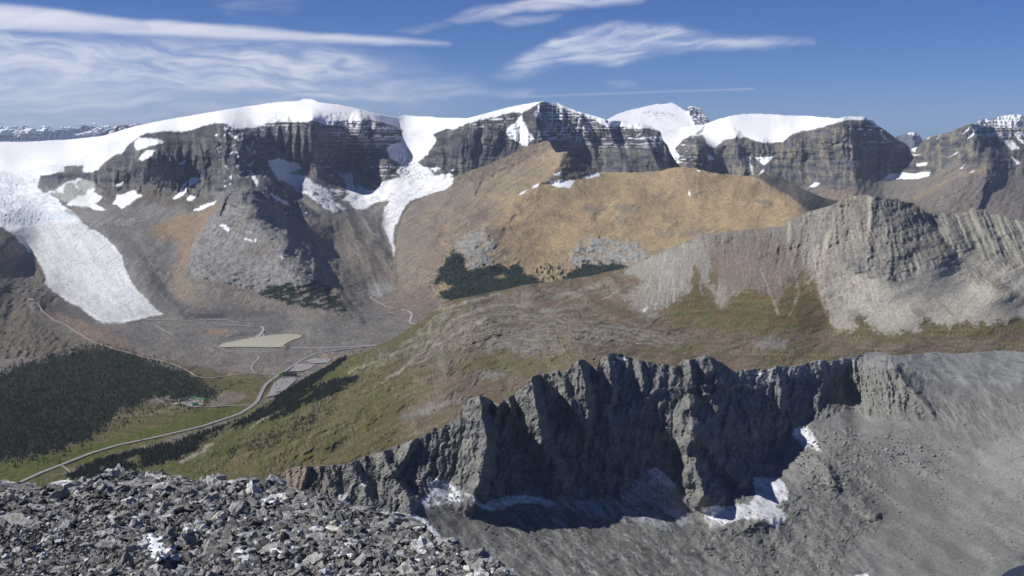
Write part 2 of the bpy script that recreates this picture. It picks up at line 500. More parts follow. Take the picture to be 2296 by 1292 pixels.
# =================================================================== the valley with the two glaciers and the ice-capped massif
V = Layer(-430, 1540,
  [(-430,314),(0,318),(60,318),(150,313),(230,305),(300,284),(350,273),(400,264),(500,247),(560,238),(620,229),(660,227),(673,226),(679,222),(701,222),(713,229),
   (760,235),(800,243),(850,257),(895,264),(905,259),(968,262),(985,264),(1050,265),(1090,254),(1130,243),(1180,233),(1210,228),(1222,226),(1236,233),(1250,230),(1262,237),(1300,251),
   (1340,262),(1362,270),(1380,271),(1400,272),(1440,277),(1458,283),(1474,292),(1481,296),(1487,316),(1497,326),(1503,342),(1515,362),(1540,392)],
  [(-430,1140),(0,1120),(300,1080),(640,960),(900,850),(1100,740),(1540,640)],
  [(-430,318,17),(0,318,17),(0,345,14.6),(150,314,17),(60,400,12.2),(0,440,11.6),(110,470,11.0),(60,505,10.5),(160,520,9.9),(30,590,9.2),(200,620,8.5),(120,690,7.35),(-100,560,9.4),(260,700,7.1),(330,712,6.95),
   (300,285,15),(240,345,11.8),(120,392,11.4),(120,420,11.0),(200,400,11.0),(200,450,10.6),(320,300,11.4),(300,400,10.5),(400,296,11.3),(380,440,9.9),(300,500,9.5),(260,560,8.9),(230,505,9.7),
   (500,278,11.0),(540,310,10.6),(545,345,10.3),(560,400,9.7),(480,430,9.5),(420,480,9.2),(400,560,8.6),(330,600,8.0),(380,650,7.5),
   (560,422,8.75),(500,450,8.7),(610,450,8.8),(520,520,8.15),(640,520,8.1),(450,600,7.75),(580,600,7.55),(690,600,7.5),(540,670,7.15),(680,660,7.1),(760,690,6.95),(430,690,7.0),(330,660,7.4),
   (400,262,13.2),(690,226,12.6),(560,240,12.9),(600,275,11.45),(700,262,11.45),(700,276,11.3),(800,268,11.85),(850,280,12.0),(620,330,11.1),(700,340,11.1),(700,400,10.95),(790,340,11.75),(770,400,11.45),(820,425,11.2),
   (860,330,11.85),(880,372,11.45),(640,400,10.6),(700,430,10.25),(760,470,9.9),(650,470,9.6),(720,500,9.2),(740,560,8.7),(790,520,9.3),(830,580,8.6),(830,650,7.85),
   (950,266,13.6),(900,262,13.8),(930,300,12.6),(920,350,11.9),(905,395,11.3),(940,420,10.9),(880,455,10.4),(870,500,9.9),(885,570,8.9),(890,620,8.25),
   (1000,385,11.1),(980,330,11.55),(1060,272,11.9),(1100,350,11.5),(1220,226,12.3),(1170,260,12.0),(1180,325,11.55),(1215,300,11.7),(1310,320,12.05),(1330,374,11.75),(1250,300,11.9),(1300,252,12.2),(1350,280,12.0),(1400,274,12.3),(1450,288,12.2),(1400,380,11.25),(1480,384,11.3),(1530,400,11.4),(1485,320,11.9),
   (960,520,9.5),(960,620,8.2),(1100,500,9.4),(1200,600,8.3),(1400,500,9.2),
   (850,660,'z',-1130),(930,720,'z',-1150),(860,760,'z',-1165),(580,765,'z',-1180),(450,750,'z',-1178),(300,740,'z',-1165),(650,730,'z',-1168),(760,740,'z',-1165),
   (240,770,'z',-1150),(100,720,6.75),(80,680,7.25),(0,640,7.6),(30,700,7.0),(0,560,8.7),(-100,620,8.0),(0,525,9.6),(-150,700,6.9),(0,760,6.15),(100,800,'z',-1145),(-150,850,5.1),
   (400,830,'z',-1175),(600,840,'z',-1185),(740,800,'z',-1180),(0,900,'z',-1120),(200,900,'z',-1160),(450,900,'z',-1182),(0,1020,'z',-1195),(200,1000,'z',-1200),(500,930,'z',-1190),(-150,1040,'z',-1190),(300,1060,'z',-1210),(0,1100,'z',-1215),(800,860,'z',-1180)],
  sx=2.45, sy=2.2, rough=1.0, rscale=9, seed=3)
L = V
# --- base colour: grey-brown moraine and outwash
L.paint(1.0, *c_valley, sx=60, sy=9, seed=4, octv=5)
L.paint(0.5 * L.poly([(380,700),(860,690),(900,780),(560,800),(250,770),(240,735)], 20, 10), lin(118,116,114), lin(106,100,96), sx=80, sy=6, seed=9)
up = sstep(640, 560, L.py + 30 * L.wy)
L.paint(up, *c_scree, sx=30, sy=40, seed=6, octv=5)
# --- lower rubble hummocks and slope relief
L.height(1.6 * L.n(14, 5, 31, 4) * sstep(600, 720, L.py) + 6 * L.n(60, 18, 33, 3) * sstep(650, 740, L.py) * sstep(1000, 880, L.py))
L.height(5 * L.n(30, 22, 35, 5, gain=0.5) * sstep(330, 450, L.py) * sstep(760, 640, L.py))
# --- cliffs
cliffL = L.poly([(90,394),(125,388),(190,384),(225,375),(250,352),(285,330),(310,305),(400,294),(470,278),(509,279),(540,290),(560,300),(600,380),(640,430),(700,480),(640,478),(590,440),(560,420),(500,430),(470,455),(400,425),(330,410),(300,420),(240,430),(212,410),(180,402),(150,406),(110,420),(92,404)], 4, 7)
cliffD = L.poly([(509,283),(540,288),(590,280),(640,270),(700,268),(800,268),(870,280),(905,290),(905,318),(872,330),(872,352),(905,375),(895,392),(860,412),(840,432),(815,424),(790,452),(740,440),(690,398),(680,370),(620,358),(600,360),(560,330),(530,310)], 3, 4)
cliffK = L.poly([(956,345),(980,312),(975,298),(1030,283),(1110,260),(1180,246),(1220,228),(1250,235),(1350,270),(1400,272),(1450,284),(1484,296),(1540,395),(1540,480),(1240,480),(1180,330),(1080,372),(1010,400),(980,392),(940,372)], 3, 4)
spurR = L.poly([(545,300),(560,318),(600,365),(625,405),(650,430),(700,470),(760,498),(765,500),(700,492),(650,486),(600,440),(560,420),(545,395),(540,350)], 4, 4)
cl_all = np.clip(cliffL + cliffD + cliffK + spurR, 0, 1)
L.paint(cl_all, *c_cliff, sx=38, sy=10, seed=12, octv=5, contrast=1.5)
# bedding seen as colour: paler and darker courses
bed = fbm((L.Z + 10 * L.n(90, 90, 17, 2)) / 30.0, L.px / 300, 18, 4, 0.6)
bl = np.floor(bed * 5) / 5; L.col *= (1 + cl_all * (0.22 * bed + 0.24 * bl))[..., None]
L.paint(0.75 * cl_all * sstep(0.1, 0.45, L.n(16, 46, 20, 4)), lin(122,117,110))
sawL = cliff_relief(L, cliffL, 22, 60, 21, 10, 42)
cliff_relief(L, cliffD, 34, 26, 24, 22, 40)
cliff_relief(L, cliffK, 28, 50, 27, 16, 38)
cliff_relief(L, spurR, 20, 50, 28, 8, 40)
# Snow Dome wall: ribs with shaded right-hand sides
for pts, h, wl, wr, h1 in [
  ([(597,284),(598,320),(600,350)], 60, 14, 12, 30),
  ([(624,282),(622,320),(618,352)], 100, 16, 9, 40),
  ([(648,276),(646,305),(640,350)], 120, 16, 9, 50),
  ([(667,276),(664,315),(660,358)], 130, 13, 9, 70),
  ([(683,276),(681,310),(676,360)], 120, 11, 8, 70),
  ([(697,270),(698,300),(702,345),(712,392)], 230, 26, 30, 190),
  ([(810,268),(808,300),(815,335),(822,360)], 190, 26, 20, 120),
  ([(843,280),(838,310),(846,340)], 90, 12, 10, 50),
  ([(870,350),(860,380),(842,424)], 120, 30, 22, 90)]:
    L.tent(pts, h, wl, wr, h1, warp=3)
# left-hand massif: spur and its buttresses
L.tent([(470,280),(520,286),(541,305),(541,330),(536,360),(532,400),(520,425)], 230, 70, 42, 260, warp=5)
L.tent([(541,330),(560,345),(590,400),(620,440),(690,492)], 70, 26, 24, 110, warp=6)
L.tent([(392,330),(400,370),(392,410)], 60, 26, 20, 70, warp=6)
L.tent([(330,350),(334,380),(320,410)], 70, 22, 16, 60, warp=6)
L.tent([(455,350),(462,390),(450,425)], 70, 26, 16, 60, warp=6)
# Kitchener: summit buttress and pleats
for pts, h, wl, wr, h1 in [
  ([(1212,230),(1200,270),(1212,300),(1225,330)], 260, 60, 36, 200),
  ([(1150,250),(1120,300),(1100,350)], 90, 50, 40, 60),
  ([(1040,285),(1048,330),(1052,372)], 70, 30, 24, 60),
  ([(1258,245),(1275,290),(1290,330)], 60, 16, 14, 40),
  ([(1300,262),(1318,300),(1330,345),(1340,372)], 130, 26, 14, 110),
  ([(1366,285),(1376,320),(1392,350),(1400,384)], 190, 34, 16, 170),
  ([(1408,290),(1414,330),(1418,380)], 80, 18, 16, 60),
  ([(1440,292),(1456,330),(1480,384)], 190, 40, 26, 220),
  ([(1468,296),(1484,330),(1505,372)], 60, 16, 20, 60)]:
    L.tent(pts, h, wl, wr, h1, warp=3)
# --- rock apron and slopes below the left cliffs
ap = L.poly([(230,440),(300,430),(400,440),(470,455),(490,440),(470,520),(440,600),(400,690),(360,700),(300,640),(260,560),(215,500)], 14, 8)
L.paint(ap, *c_scree, sx=60, sy=14, seed=40, rot=-52, octv=5)
L.height(ap * 4 * L.n(60, 16, 41, 3, rot=-50, ridge=True))
L.paint(0.85 * L.poly([(440,470),(480,455),(495,470),(470,520),(440,560),(420,600),(395,640),(388,610),(405,540),(360,540),(330,520),(350,500)], 10, 10, 6), *c_orange, sx=26, sy=10, seed=42, rot=-50)
L.paint(0.6 * L.poly([(385,600),(420,560),(410,640),(425,670),(400,690),(380,650)], 8, 8, 4), *c_brown, seed=43)
L.paint(0.9 * L.poly([(320,420),(420,440),(470,450),(420,470),(330,455),(230,450),(225,430)], 8, 8, 6), lin(104,94,80), lin(84,78,74), sx=14, sy=9, seed=44)
cliff_relief(L, 0.5 * L.poly([(330,400),(470,430),(470,455),(400,450),(330,440),(220,448),(220,425)], 8, 6), 12, 60, 46, 6, 30)
# small pale crag beside the glacier
m = L.poly([(256,498),(268,491),(300,489),(312,495),(300,505),(268,507)], 2, 2)
L.paint(m, lin(150,142,132), lin(112,106,100), sx=4, sy=20, seed=47); L.rel += m * 25
# lateral moraine trough right of the big glacier
tr = L.poly([(190,500),(230,508),(262,545),(300,600),(330,650),(372,700),(420,716),(560,712),(640,700),(560,690),(430,690),(380,660),(340,600),(300,540),(255,500),(215,485)], 9, 5)
L.paint(0.8 * tr, lin(104,98,96), lin(88,83,83), sx=70, sy=10, seed=48, rot=-55)
L.tent([(262,500),(300,560),(345,640),(400,695)], 30, 22, 16, 40, warp=4)
# --- the grey bedrock bump in the middle
bump = L.poly([(505,425),(520,419),(560,418),(585,425),(620,450),(640,480),(645,520),(660,550),(700,570),(716,600),(720,625),(690,640),(640,650),(600,655),(560,645),(500,632),(440,620),(420,600),(428,560),(450,520),(470,490),(500,450)], 4, 5)
L.paint(bump, lin(104,101,104), lin(124,120,120), lin(142,137,134), lin(116,110,104), sx=26, sy=13, seed=50, octv=5)
L.paint(0.85 * bump * sstep(470, 440, L.py) , lin(96,92,96), lin(110,105,106), sx=40, sy=40, seed=51)
L.height(bump * (15 * L.n(40, 22, 52, 5, rot=15, ridge=True, gain=0.5) + 4 * L.n(9, 5, 53, 4, ridge=True)))
L.paint(0.5 * bump * sstep(0.1, 0.6, L.n(5, 3, 540, 4)), lin(160, 156, 150))
L.paint(0.5 * bump * sstep(0.15, 0.6, L.n(8, 3, 541, 4)), lin(86, 84, 88))
L.tent([(505,425),(495,450),(455,510),(425,580)], 60, 20, 60, 50, warp=8)
L.tent([(585,424),(625,452),(642,500),(655,545),(700,570),(716,605),(722,625)], 150, 70, 16, 90, warp=5)
L.tent([(560,420),(600,421)], 40, 30, 20, 30)
for yy, dx in ((612, 0), (622, 12), (632, 24)):
    L.tent([(510 + dx, yy + 2), (560, yy + 5), (600, yy - 6)], 34, 7, 5, 24, warp=4)
L.paint(0.7 * L.poly([(560,548),(600,545),(620,570),(560,580),(530,570)], 10, 10), lin(108,100,92))
# scree fans at its foot, moraine walls
L.tent([(722,602),(736,625),(765,665),(790,700),(806,714)], 60, 26, 12, 40, warp=3)
L.paint(L.poly([(722,600),(735,610),(765,655),(800,700),(806,714),(790,706),(760,680),(738,650),(722,620)], 3, 3), lin(140,128,116), lin(150,137,123), sx=8, sy=30, seed=55, rot=30)
L.tent([(450,640),(520,652),(580,668),(650,684),(720,696),(780,706)], 22, 12, 10, 18, warp=4)
L.paint(0.7 * L.poly([(560,655),(640,686),(760,702),(800,716),(740,722),(640,706),(560,690),(520,665)], 6, 4), lin(132,122,110), lin(110,103,98), sx=4, sy=22, seed=57)
# --- basin between bump and Dome Glacier
bas = L.poly([(650,480),(700,495),(780,475),(860,470),(880,560),(895,620),(880,650),(830,668),(800,700),(770,660),(735,600),(700,560),(660,520)], 12, 6)
L.paint(bas, lin(116,108,100), lin(134,124,112), lin(104,98,94), sx=60, sy=12, seed=60, rot=62, octv=5)
L.height(bas * 5 * L.n(60, 16, 61, 3, rot=62, ridge=True))
L.tent([(780,480),(800,540),(830,590),(850,640),(858,662)], 45, 22, 18, 30, warp=4)
L.tent([(810,470),(840,540),(870,590),(886,620)], 40, 14, 18, 30, warp=3)
L.tent([(640,478),(700,535),(742,575),(750,590)], 95, 30, 12, 50, warp=5)
L.tent([(690,492),(740,508),(765,502)], 30, 14, 8, 10, warp=3)
L.paint(0.7 * L.poly([(645,488),(690,492),(730,530),(755,560),(740,545),(690,515),(655,500)], 5, 4), lin(150,126,96))
# tan slopes on the right of Dome Glacier (also continued by the tan hill)
tn = L.poly([(1018,400),(1060,395),(1180,335),(1240,345),(1270,430),(1540,500),(1540,660),(1000,690),(960,700),(900,690),(880,640),(895,560),(905,500),(940,455),(1000,425)], 8, 6)
L.paint(tn, *c_brown, sx=90, sy=12, seed=63, rot=-38)
L.paint(0.7 * L.poly([(830,690),(900,650),(960,650),(990,700),(960,730),(930,735),(880,705)], 8, 8), lin(132,118,106), lin(120,104,94), sx=30, sy=8, seed=64)
# left bank: dark rocky slope and its ribs
lb = L.poly([(-430,500),(0,505),(24,520),(40,540),(66,565),(82,590),(103,640),(130,662),(150,680),(100,690),(60,680),(70,720),(150,770),(200,790),(100,800),(-430,800)], 5, 5)
L.paint(lb, lin(84,78,76), lin(104,95,86), lin(122,110,96), sx=50, sy=12, seed=66, rot=-40, octv=5)
L.height(lb * (14 * L.n(46, 20, 67, 5, rot=-40, ridge=True, gain=0.6)))
L.tent([(-60,500),(10,545),(40,620),(70,690)], 55, 60, 22, 30, warp=14)
L.tent([(10,600),(50,640),(75,680)], 40, 20, 14, 25, warp=8)
L.paint(0.8 * L.poly([(30,530),(60,560),(95,600),(105,645),(75,640),(45,590)], 6, 4), lin(112,102,92), lin(122,112,100), seed=68)
L.tent([(60,764),(30,772),(110,780)], 30, 30, 14, 20, warp=8)
# brown moraine beside the road to the glacier
L.tent([(96,688),(120,695),(180,712),(230,736),(270,752),(292,772),(298,788)], 24, 26, 12, 20, warp=2)
L.paint(L.poly([(96,684),(120,690),(190,714),(240,737),(280,756),(298,786),(290,790),(230,776),(170,748),(125,718),(100,700)], 3, 3), lin(132,114,100), lin(118,102,92), sx=7, sy=26, seed=69, rot=-20)
L.paint(0.9 * L.poly([(150,682),(185,695),(215,725),(232,740),(185,722),(120,700),(110,690)], 5, 3), lin(96,90,88))
L.paint(0.7 * L.poly([(-430,690),(60,690),(120,730),(230,780),(340,812),(150,800),(-430,800)], 10, 10), lin(96,88,76), lin(112,102,88), lin(84,80,62), sx=60, sy=7, seed=70)
# --- valley floor vegetation
gm = L.poly([(380,836),(440,830),(500,845),(600,845),(640,850),(620,880),(560,930),(300,1010),(40,1090),(-430,1140),(-430,1030),(100,1020),(240,945),(300,905),(420,905),(470,880)], 8, 8)
L.paint(gm, *c_green, sx=70, sy=8, seed=72, octv=5)
L.paint(gm * 0.8 * sstep(0.05, 0.5, L.n(60, 9, 73, 4)), lin(112,98,64), lin(98,90,52), seed=74)
L.paint(0.8 * L.poly([(-430,1040),(0,1035),(120,1020),(300,975),(520,905),(560,925),(300,1000),(40,1085),(-430,1140)], 6, 8), lin(92,98,38), lin(78,84,34), sx=50, sy=6, seed=75)
L.paint(0.8 * L.poly([(360,812),(430,838),(520,846),(600,846),(590,836),(500,836),(430,822),(380,806)], 5, 5, 3), lin(88,84,46), lin(104,90,60), sx=30, sy=5, seed=76)
L.paint(0.9 * L.poly([(470,900),(500,878),(540,880),(556,890),(520,908),(478,912)], 4, 4), lin(134,122,108), lin(118,108,98), seed=77)
L.paint(0.7 * L.line([(0,1024),(100,1010),(180,992),(215,960),(260,935),(330,928),(420,915)], 7, 5) ** 0.6, lin(128,116,96))
fl = L.poly([(176,781),(232,776),(262,784),(353,812),(429,840),(449,850),(454,867),(486,877),(470,892),(429,898),(363,894),(343,893),(303,914),(272,919),(242,950),(202,985),(101,1020),(0,1035),(-430,1060),(-430,800),(0,838),(66,811),(116,801)], 7, 9, 12)
fl = np.clip(fl * sstep(-1.3, -0.9, L.n(50, 12, 781, 4)), 0, 1)
L.paint(fl, *c_forest, sx=16, sy=6, seed=78)
FOREST_L = fl
ff = L.poly([(576,659),(604,643),(623,638),(648,629),(668,640),(702,631),(741,645),(771,680),(785,702),(725,694),(646,682),(614,670)], 2.5, 6, 5) * sstep(-0.30, -0.1, L.n(34, 7, 79, 4, rot=-12))
L.paint(ff, lin(40,50,36), lin(52,60,42), sx=10, sy=5, seed=80)
L.rel += ff * 12 * np.abs(L.n(4, 3, 81, 2))
L.paint(0.8 * L.poly([(430,640),(390,600),(384,640),(402,672),(440,668)], 4, 5), lin(136,122,104))
# dark rock bank by the glacier river, reddish flats
L.paint(0.8 * L.poly([(420,704),(500,702),(505,712),(470,716),(415,715)], 3, 3, 3), lin(66,64,66)); 
L.paint(0.7 * L.poly([(450,745),(490,738),(520,742),(480,752)], 4, 4), lin(148,116,96))
L.paint(0.5 * L.poly([(760,800),(700,790),(730,805),(700,820),(760,812)], 4, 6), lin(150,130,104))
# --- lake bed kept level
LAKE = [(489,776),(500,770),(520,766),(545,761),(575,756),(610,751),(640,749),(664,749),(677,752),(674,757),(655,763),(640,771),(634,778),(600,779),(560,778),(520,778),(500,779)]
LZ = -1180.0
L.flat(L.poly([(470,780),(480,764),(560,748),(640,742),(690,746),(688,760),(650,774),(640,786),(480,786)], 6, 0), LZ - 3)
# --- snow and ice
plateau = L.poly([(-430,150),(1700,150),(1700,300),(1484,296),(1474,292),(1450,287),(1430,290),(1400,284),(1377,285),(1364,285),(1350,277),(1330,268),(1312,262),(1292,253),(1270,247),(1258,241),(1247,240),(1238,234),(1222,229),(1205,234),(1188,243),(1172,252),(1140,255),(1110,262),(1085,268),(1060,274),(1030,284),(1012,290),(998,290),(972,299),(979,314),(972,328),(958,346),(939,360),(935,366),(962,379),(966,386),(976,395),(996,390),(1009,388),(1018,397),(1016,412),(993,430),(965,436),(944,443),(921,451),(907,465),(897,483),(892,498),(884,512),(881,536),(888,568),(888,584),(882,576),(878,552),(866,519),(857,500),(857,480),(864,462),(874,450),(850,452),(820,468),(800,470),(784,456),(800,452),(800,412),(823,424),(842,426),(858,408),(872,404),(888,402),(900,397),(888,386),(900,372),(890,362),(874,353),(865,335),(877,326),(900,318),(903,293),(881,282),(858,275),(842,270),(823,268),(800,271),(757,275),(748,281),(730,281),(720,277),(699,270),(688,274),(655,274),(632,272),(597,277),(586,283),(562,288),(539,289),(521,286),(509,279),(488,275),(470,278),(446,286),(432,290),(407,297),(400,294),(362,296),(332,300),(318,304),(309,309),(297,318),(285,330),(272,342),(253,348),(244,360),(227,367),(220,379),(204,386),(186,386),(186,372),(162,371),(144,373),(144,381),(125,389),(91,394),(88,404),(84,418),(93,432),(111,437),(130,446),(139,460),(162,474),(176,488),(186,501),(209,515),(241,536),(258,554),(270,573),(279,601),(290,624),(309,652),(330,673),(344,687),(364,704),(337,709),(279,723),(232,724),(216,719),(195,701),(181,689),(149,674),(130,659),(100,638),(102,619),(93,596),(81,575),(65,561),(39,536),(23,519),(0,508),(-430,470)], 1.4, 3.0, 2.2)
L.setsnow(plateau, SNOW)
# icefalls: broken, bluish, crevassed
ice1 = L.poly([(-430,392),(0,388),(60,398),(130,402),(100,430),(140,460),(185,500),(100,500),(0,502),(-430,500)], 10, 6) * plateau
ice2 = L.poly([(150,372),(200,340),(280,305),(330,300),(300,318),(250,352),(225,372),(190,386),(150,385),(96,394),(80,410),(40,390),(100,370)], 8, 5) * plateau
ice3 = L.poly([(872,354),(880,345),(920,330),(965,340),(940,362),(975,395),(960,404),(900,402),(888,385),(900,372)], 8, 5) * plateau
ice4 = L.poly([(860,300),(975,290),(975,320),(900,345),(870,345)], 12, 6) * plateau
tongue = L.poly([(23,519),(100,498),(186,500),(241,536),(270,573),(290,624),(364,704),(232,726),(130,659),(100,638),(81,575)], 6, 3) * plateau
seracs = L.n(8, 3.6, 90, 4, rot=8, ridge=True, gain=0.65)
L.paint(0.8 * ice1, np.array([0.58, 0.60, 0.62], np.float32), np.array([0.70, 0.715, 0.73], np.float32), np.array([0.80, 0.805, 0.82], np.float32), sx=40, sy=9, seed=911)
L.paint(0.7 * np.clip(ice2 + ice3 + ice4, 0, 1), np.array([0.62, 0.64, 0.67], np.float32), np.array([0.78, 0.79, 0.81], np.float32), sx=14, sy=5, seed=912, contrast=2.2)  # greys paint dirty bands and crevasse shade into the ice colour
L.paint(0.65 * ice1 * sstep(0.45, 0.85, L.n(34, 9, 91, 4, rot=6, ridge=True)), np.array([0.50, 0.55, 0.58], np.float32))
L.paint(0.6 * ice1 * sstep(0.3, 0.5, L.n(18, 3, 921, 4)), np.array([0.34, 0.40, 0.45], np.float32))
L.paint(0.5 * ice1 * sstep(0.0, 0.5, L.n(50, 20, 92, 3)), np.array([0.60, 0.64, 0.67], np.float32))
L.paint(0.7 * L.poly([(0,478),(60,468),(160,478),(176,490),(120,496),(60,500),(0,506)], 6, 5, 3) * plateau, np.array([0.42, 0.48, 0.51], np.float32), np.array([0.58, 0.62, 0.64], np.float32), sx=8, sy=4, seed=93)
L.height((ice1 * 16 + ice2 * 11 + ice3 * 20 + ice4 * 5) * (seracs - 0.5))
L.height((ice1 * 8 + ice2 * 6 + ice3 * 5) * L.n(5, 3, 95, 3, ridge=True))
L.paint(0.35 * ice2 * sstep(0.2, 0.6, L.n(12, 4, 96, 4)), np.array([0.5, 0.55, 0.6], np.float32))
# bare tongue with flow lines and dust
flow = L.n(3.2, 90, 97, 4, rot=-36, warp=8)
L.paint(0.9 * tongue, np.array([0.44, 0.44, 0.45], np.float32), np.array([0.53, 0.53, 0.54], np.float32), np.array([0.61, 0.61, 0.62], np.float32), sx=36, sy=60, seed=98, rot=-30)
L.paint(0.6 * tongue * sstep(-0.1, 0.5, flow), np.array([0.45, 0.45, 0.455], np.float32)); L.paint(0.5 * tongue * sstep(0.0, 0.5, -L.n(9, 140, 1003, 3, rot=-36, warp=6)), np.array([0.66, 0.66, 0.67], np.float32))
L.paint(0.6 * L.poly([(100,636),(150,650),(200,690),(260,700),(340,700),(364,704),(232,726),(130,664)], 14, 8, 5) * tongue, np.array([0.50, 0.48, 0.45], np.float32), np.array([0.6, 0.585, 0.56], np.float32), sx=9, sy=6, seed=99)
L.snow *= 1 - 0.55 * tongue
L.height(tongue * (0.8 * flow + 0.9 * L.n(5, 4, 100, 4, ridge=True)))
L.paint(0.12 * tongue * sstep(0.25, 0.6, L.n(4, 3, 1001, 3)), np.array([0.45, 0.45, 0.46], np.float32))
L.tent([(60,540),(110,610),(200,690),(290,712)], 18, 60, 60, 12, warp=3, power=0.6)
crev = L.poly([(262,606),(275,610),(300,650),(312,658),(300,656),(280,640)], 2, 2)
L.rel -= crev * 30 * L.n(3, 12, 101, 2, rot=20, ridge=True)
# medial moraine trace and dirty margins
L.paint(0.75 * L.line([(150,474),(190,486),(215,500),(200,512)], 7, 3) ** 0.7, lin(110,104,104))
L.paint(0.6 * L.poly([(180,470),(230,480),(250,500),(210,512),(185,500),(160,474)], 6, 4, 4), lin(150,148,146), lin(118,112,110), sx=30, sy=4, seed=102)
L.paint(0.5 * L.line([(857,500),(868,540),(884,576)], 8, 2), lin(120,116,112))
for w_, p_ in ((4, [(870,470),(862,486),(858,520),(872,560)]), (5, [(845,470),(830,480),(815,490),(830,520),(850,530)])):
    L.paint(0.7 * L.line(p_, w_, 3) ** 0.5, lin(168,164,160))
L.paint(0.85 * L.poly([(860,470),(864,476),(856,510),(868,545),(880,580),(872,584),(858,550),(846,510),(850,480)], 3, 3), lin(104,98,94))
L.paint(0.6 * L.poly([(800,472),(850,458),(860,470),(840,490),(812,500),(790,478)], 5, 5), lin(140,136,132), lin(112,106,102), sx=26, sy=5, seed=103, rot=30)
# patches
PATCH = [
 [(302,318),(313,310),(340,311),(355,309),(367,320),(348,325),(325,332),(306,337),(301,330)],
 [(311,353),(330,337),(345,339),(341,349),(325,358),(312,359)],
 [(253,458),(262,437),(276,434),(302,423),(306,434),(320,437),(290,458),(272,470),(267,463)],
 [(423,404),(439,395),(451,402),(438,412),(425,416)],
 [(400,432),(414,425),(428,416),(411,439),(396,446),(388,446)],
 [(435,472),(458,458),(483,450),(479,458),(446,472)],
 [(418,444),(430,438),(436,446),(421,450)], [(424,448),(437,443),(432,450)],
 [(256,414),(272,411),(281,404),(268,420)], [(404,418),(422,404),(420,410),(406,430)], [(403,364),(417,359),(414,366),(403,370)],
 [(484,304),(490,300),(488,308)], [(522,308),(538,300),(534,310),(524,314)], [(530,312),(538,308),(535,316)],
 [(560,380),(568,388),(578,410),(576,420),(566,400)], [(486,334),(495,330),(492,336)], [(350,352),(357,350),(352,356)],
 [(493,504),(504,503),(513,514),(512,520),(504,514)], [(555,520),(561,519),(563,525)], [(547,534),(566,540),(564,542),(548,537)], [(569,535),(577,540),(572,542)],
 [(628,571),(638,576),(634,578)], [(657,577),(664,578),(660,581)], [(591,430),(600,440),(596,440)], [(606,432),(640,452),(650,462),(640,458),(616,444)],
 [(600,360),(612,360),(623,355),(640,362),(669,364),(676,380),(660,386),(646,388),(660,392),(685,393),(696,407),(712,416),(734,425),(741,434),(748,446),(760,458),(775,468),(748,479),(730,468),(713,455),(690,436),(667,427),(650,414),(632,406),(616,393),(604,372)],
 [(762,386),(772,390),(785,384),(793,396),(792,412),(800,430),(800,455),(778,452),(768,448),(782,436),(776,424),(778,412),(765,398)],
 [(738,424),(760,424),(778,430),(760,432),(745,432)],
 [(1169,255),(1160,268),(1148,280),(1136,291),(1134,300),(1150,314),(1167,324),(1181,328),(1190,318),(1199,312),(1192,302),(1183,291),(1178,280),(1172,270)],
 [(962,378),(985,378),(990,382),(976,386)], [(1012,381),(1018,376),(1015,383)], [(148,459),(178,440),(212,432),(228,442),(220,452),(210,455),(222,462),(236,470),(218,472),(190,462)],
]
for p_ in PATCH:
    L.setsnow(L.poly(p_, 1.0, 3.2, 2.4))
cs = L.poly([(102,432),(132,421),(151,407),(176,402),(204,408),(212,414),(212,432),(200,450),(223,462),(190,466),(150,452)], 2, 3, 2)
L.paint(0.55 * cs, lin(200,198,192)); L.setsnow(cs * sstep(0.0, -0.25, L.n(30, 20, 104, 3) + (L.py - 418) / 40), (0.8, 0.8, 0.82))
# dirt bands and crevasses on the small glaciers
gl2 = L.snow * L.poly([(850,380),(1018,380),(1022,412),(960,445),(905,480),(892,590),(860,560),(850,480),(780,470),(784,440)], 10, 6)
dirt = L.n(46, 3.6, 1050, 4, rot=-32, warp=8)
L.paint(0.75 * gl2 * sstep(0.0, 0.5, dirt), np.array([0.50, 0.49, 0.48], np.float32)); L.paint(0.5 * gl2 * sstep(0.05, 0.5, -dirt), np.array([0.66, 0.66, 0.67], np.float32))
L.height(gl2 * 2.5 * L.n(6, 3, 1051, 3, ridge=True))
lobe = L.snow * L.poly([(595,350),(680,362),(700,400),(745,430),(800,475),(740,485),(660,430),(600,380)], 8, 6)
L.paint(0.8 * lobe * sstep(385, 420, L.py), np.array([0.42, 0.42, 0.43], np.float32), np.array([0.58, 0.58, 0.60], np.float32), np.array([0.74, 0.74, 0.76], np.float32), sx=14, sy=4, seed=1052, rot=30, contrast=2.4)
L.height(lobe * sstep(380, 400, L.py) * 9 * L.n(7, 4, 1053, 4, ridge=True))
bk = sstep(0.18, 0.30, L.n(22, 9, 1054, 4, rot=30)) * L.poly([(595,350),(680,362),(700,400),(745,430),(800,475),(740,485),(660,430),(600,380)], 8, 6) * sstep(400, 430, L.py)
L.paint(0.8 * bk, lin(96,94,94)); L.snow *= 1 - 0.8 * bk
fr = L.snow * L.poly([(750,375),(800,380),(812,450),(900,440),(890,455),(820,470),(770,460)], 6, 6)
L.paint(0.5 * fr * sstep(0.0, 0.4, L.n(30, 4, 1055, 4, rot=20)), lin(150,148,148))
# longitudinal dirt bands on the big tongue
for off, wd in ((0, 5), (30, 3), (62, 4), (95, 3), (-26, 3)):
    L.paint(0.35 * tongue * np.clip(L.line([(70 + off, 505), (110 + off, 560), (150 + off * .9, 620), (200 + off * .8, 680), (240 + off * .8, 722)], wd * 2, 10), 0, 1) * sstep(-0.2, 0.3, L.n(20, 12, 1060 + wd, 3)), np.array([0.34, 0.335, 0.33], np.float32))
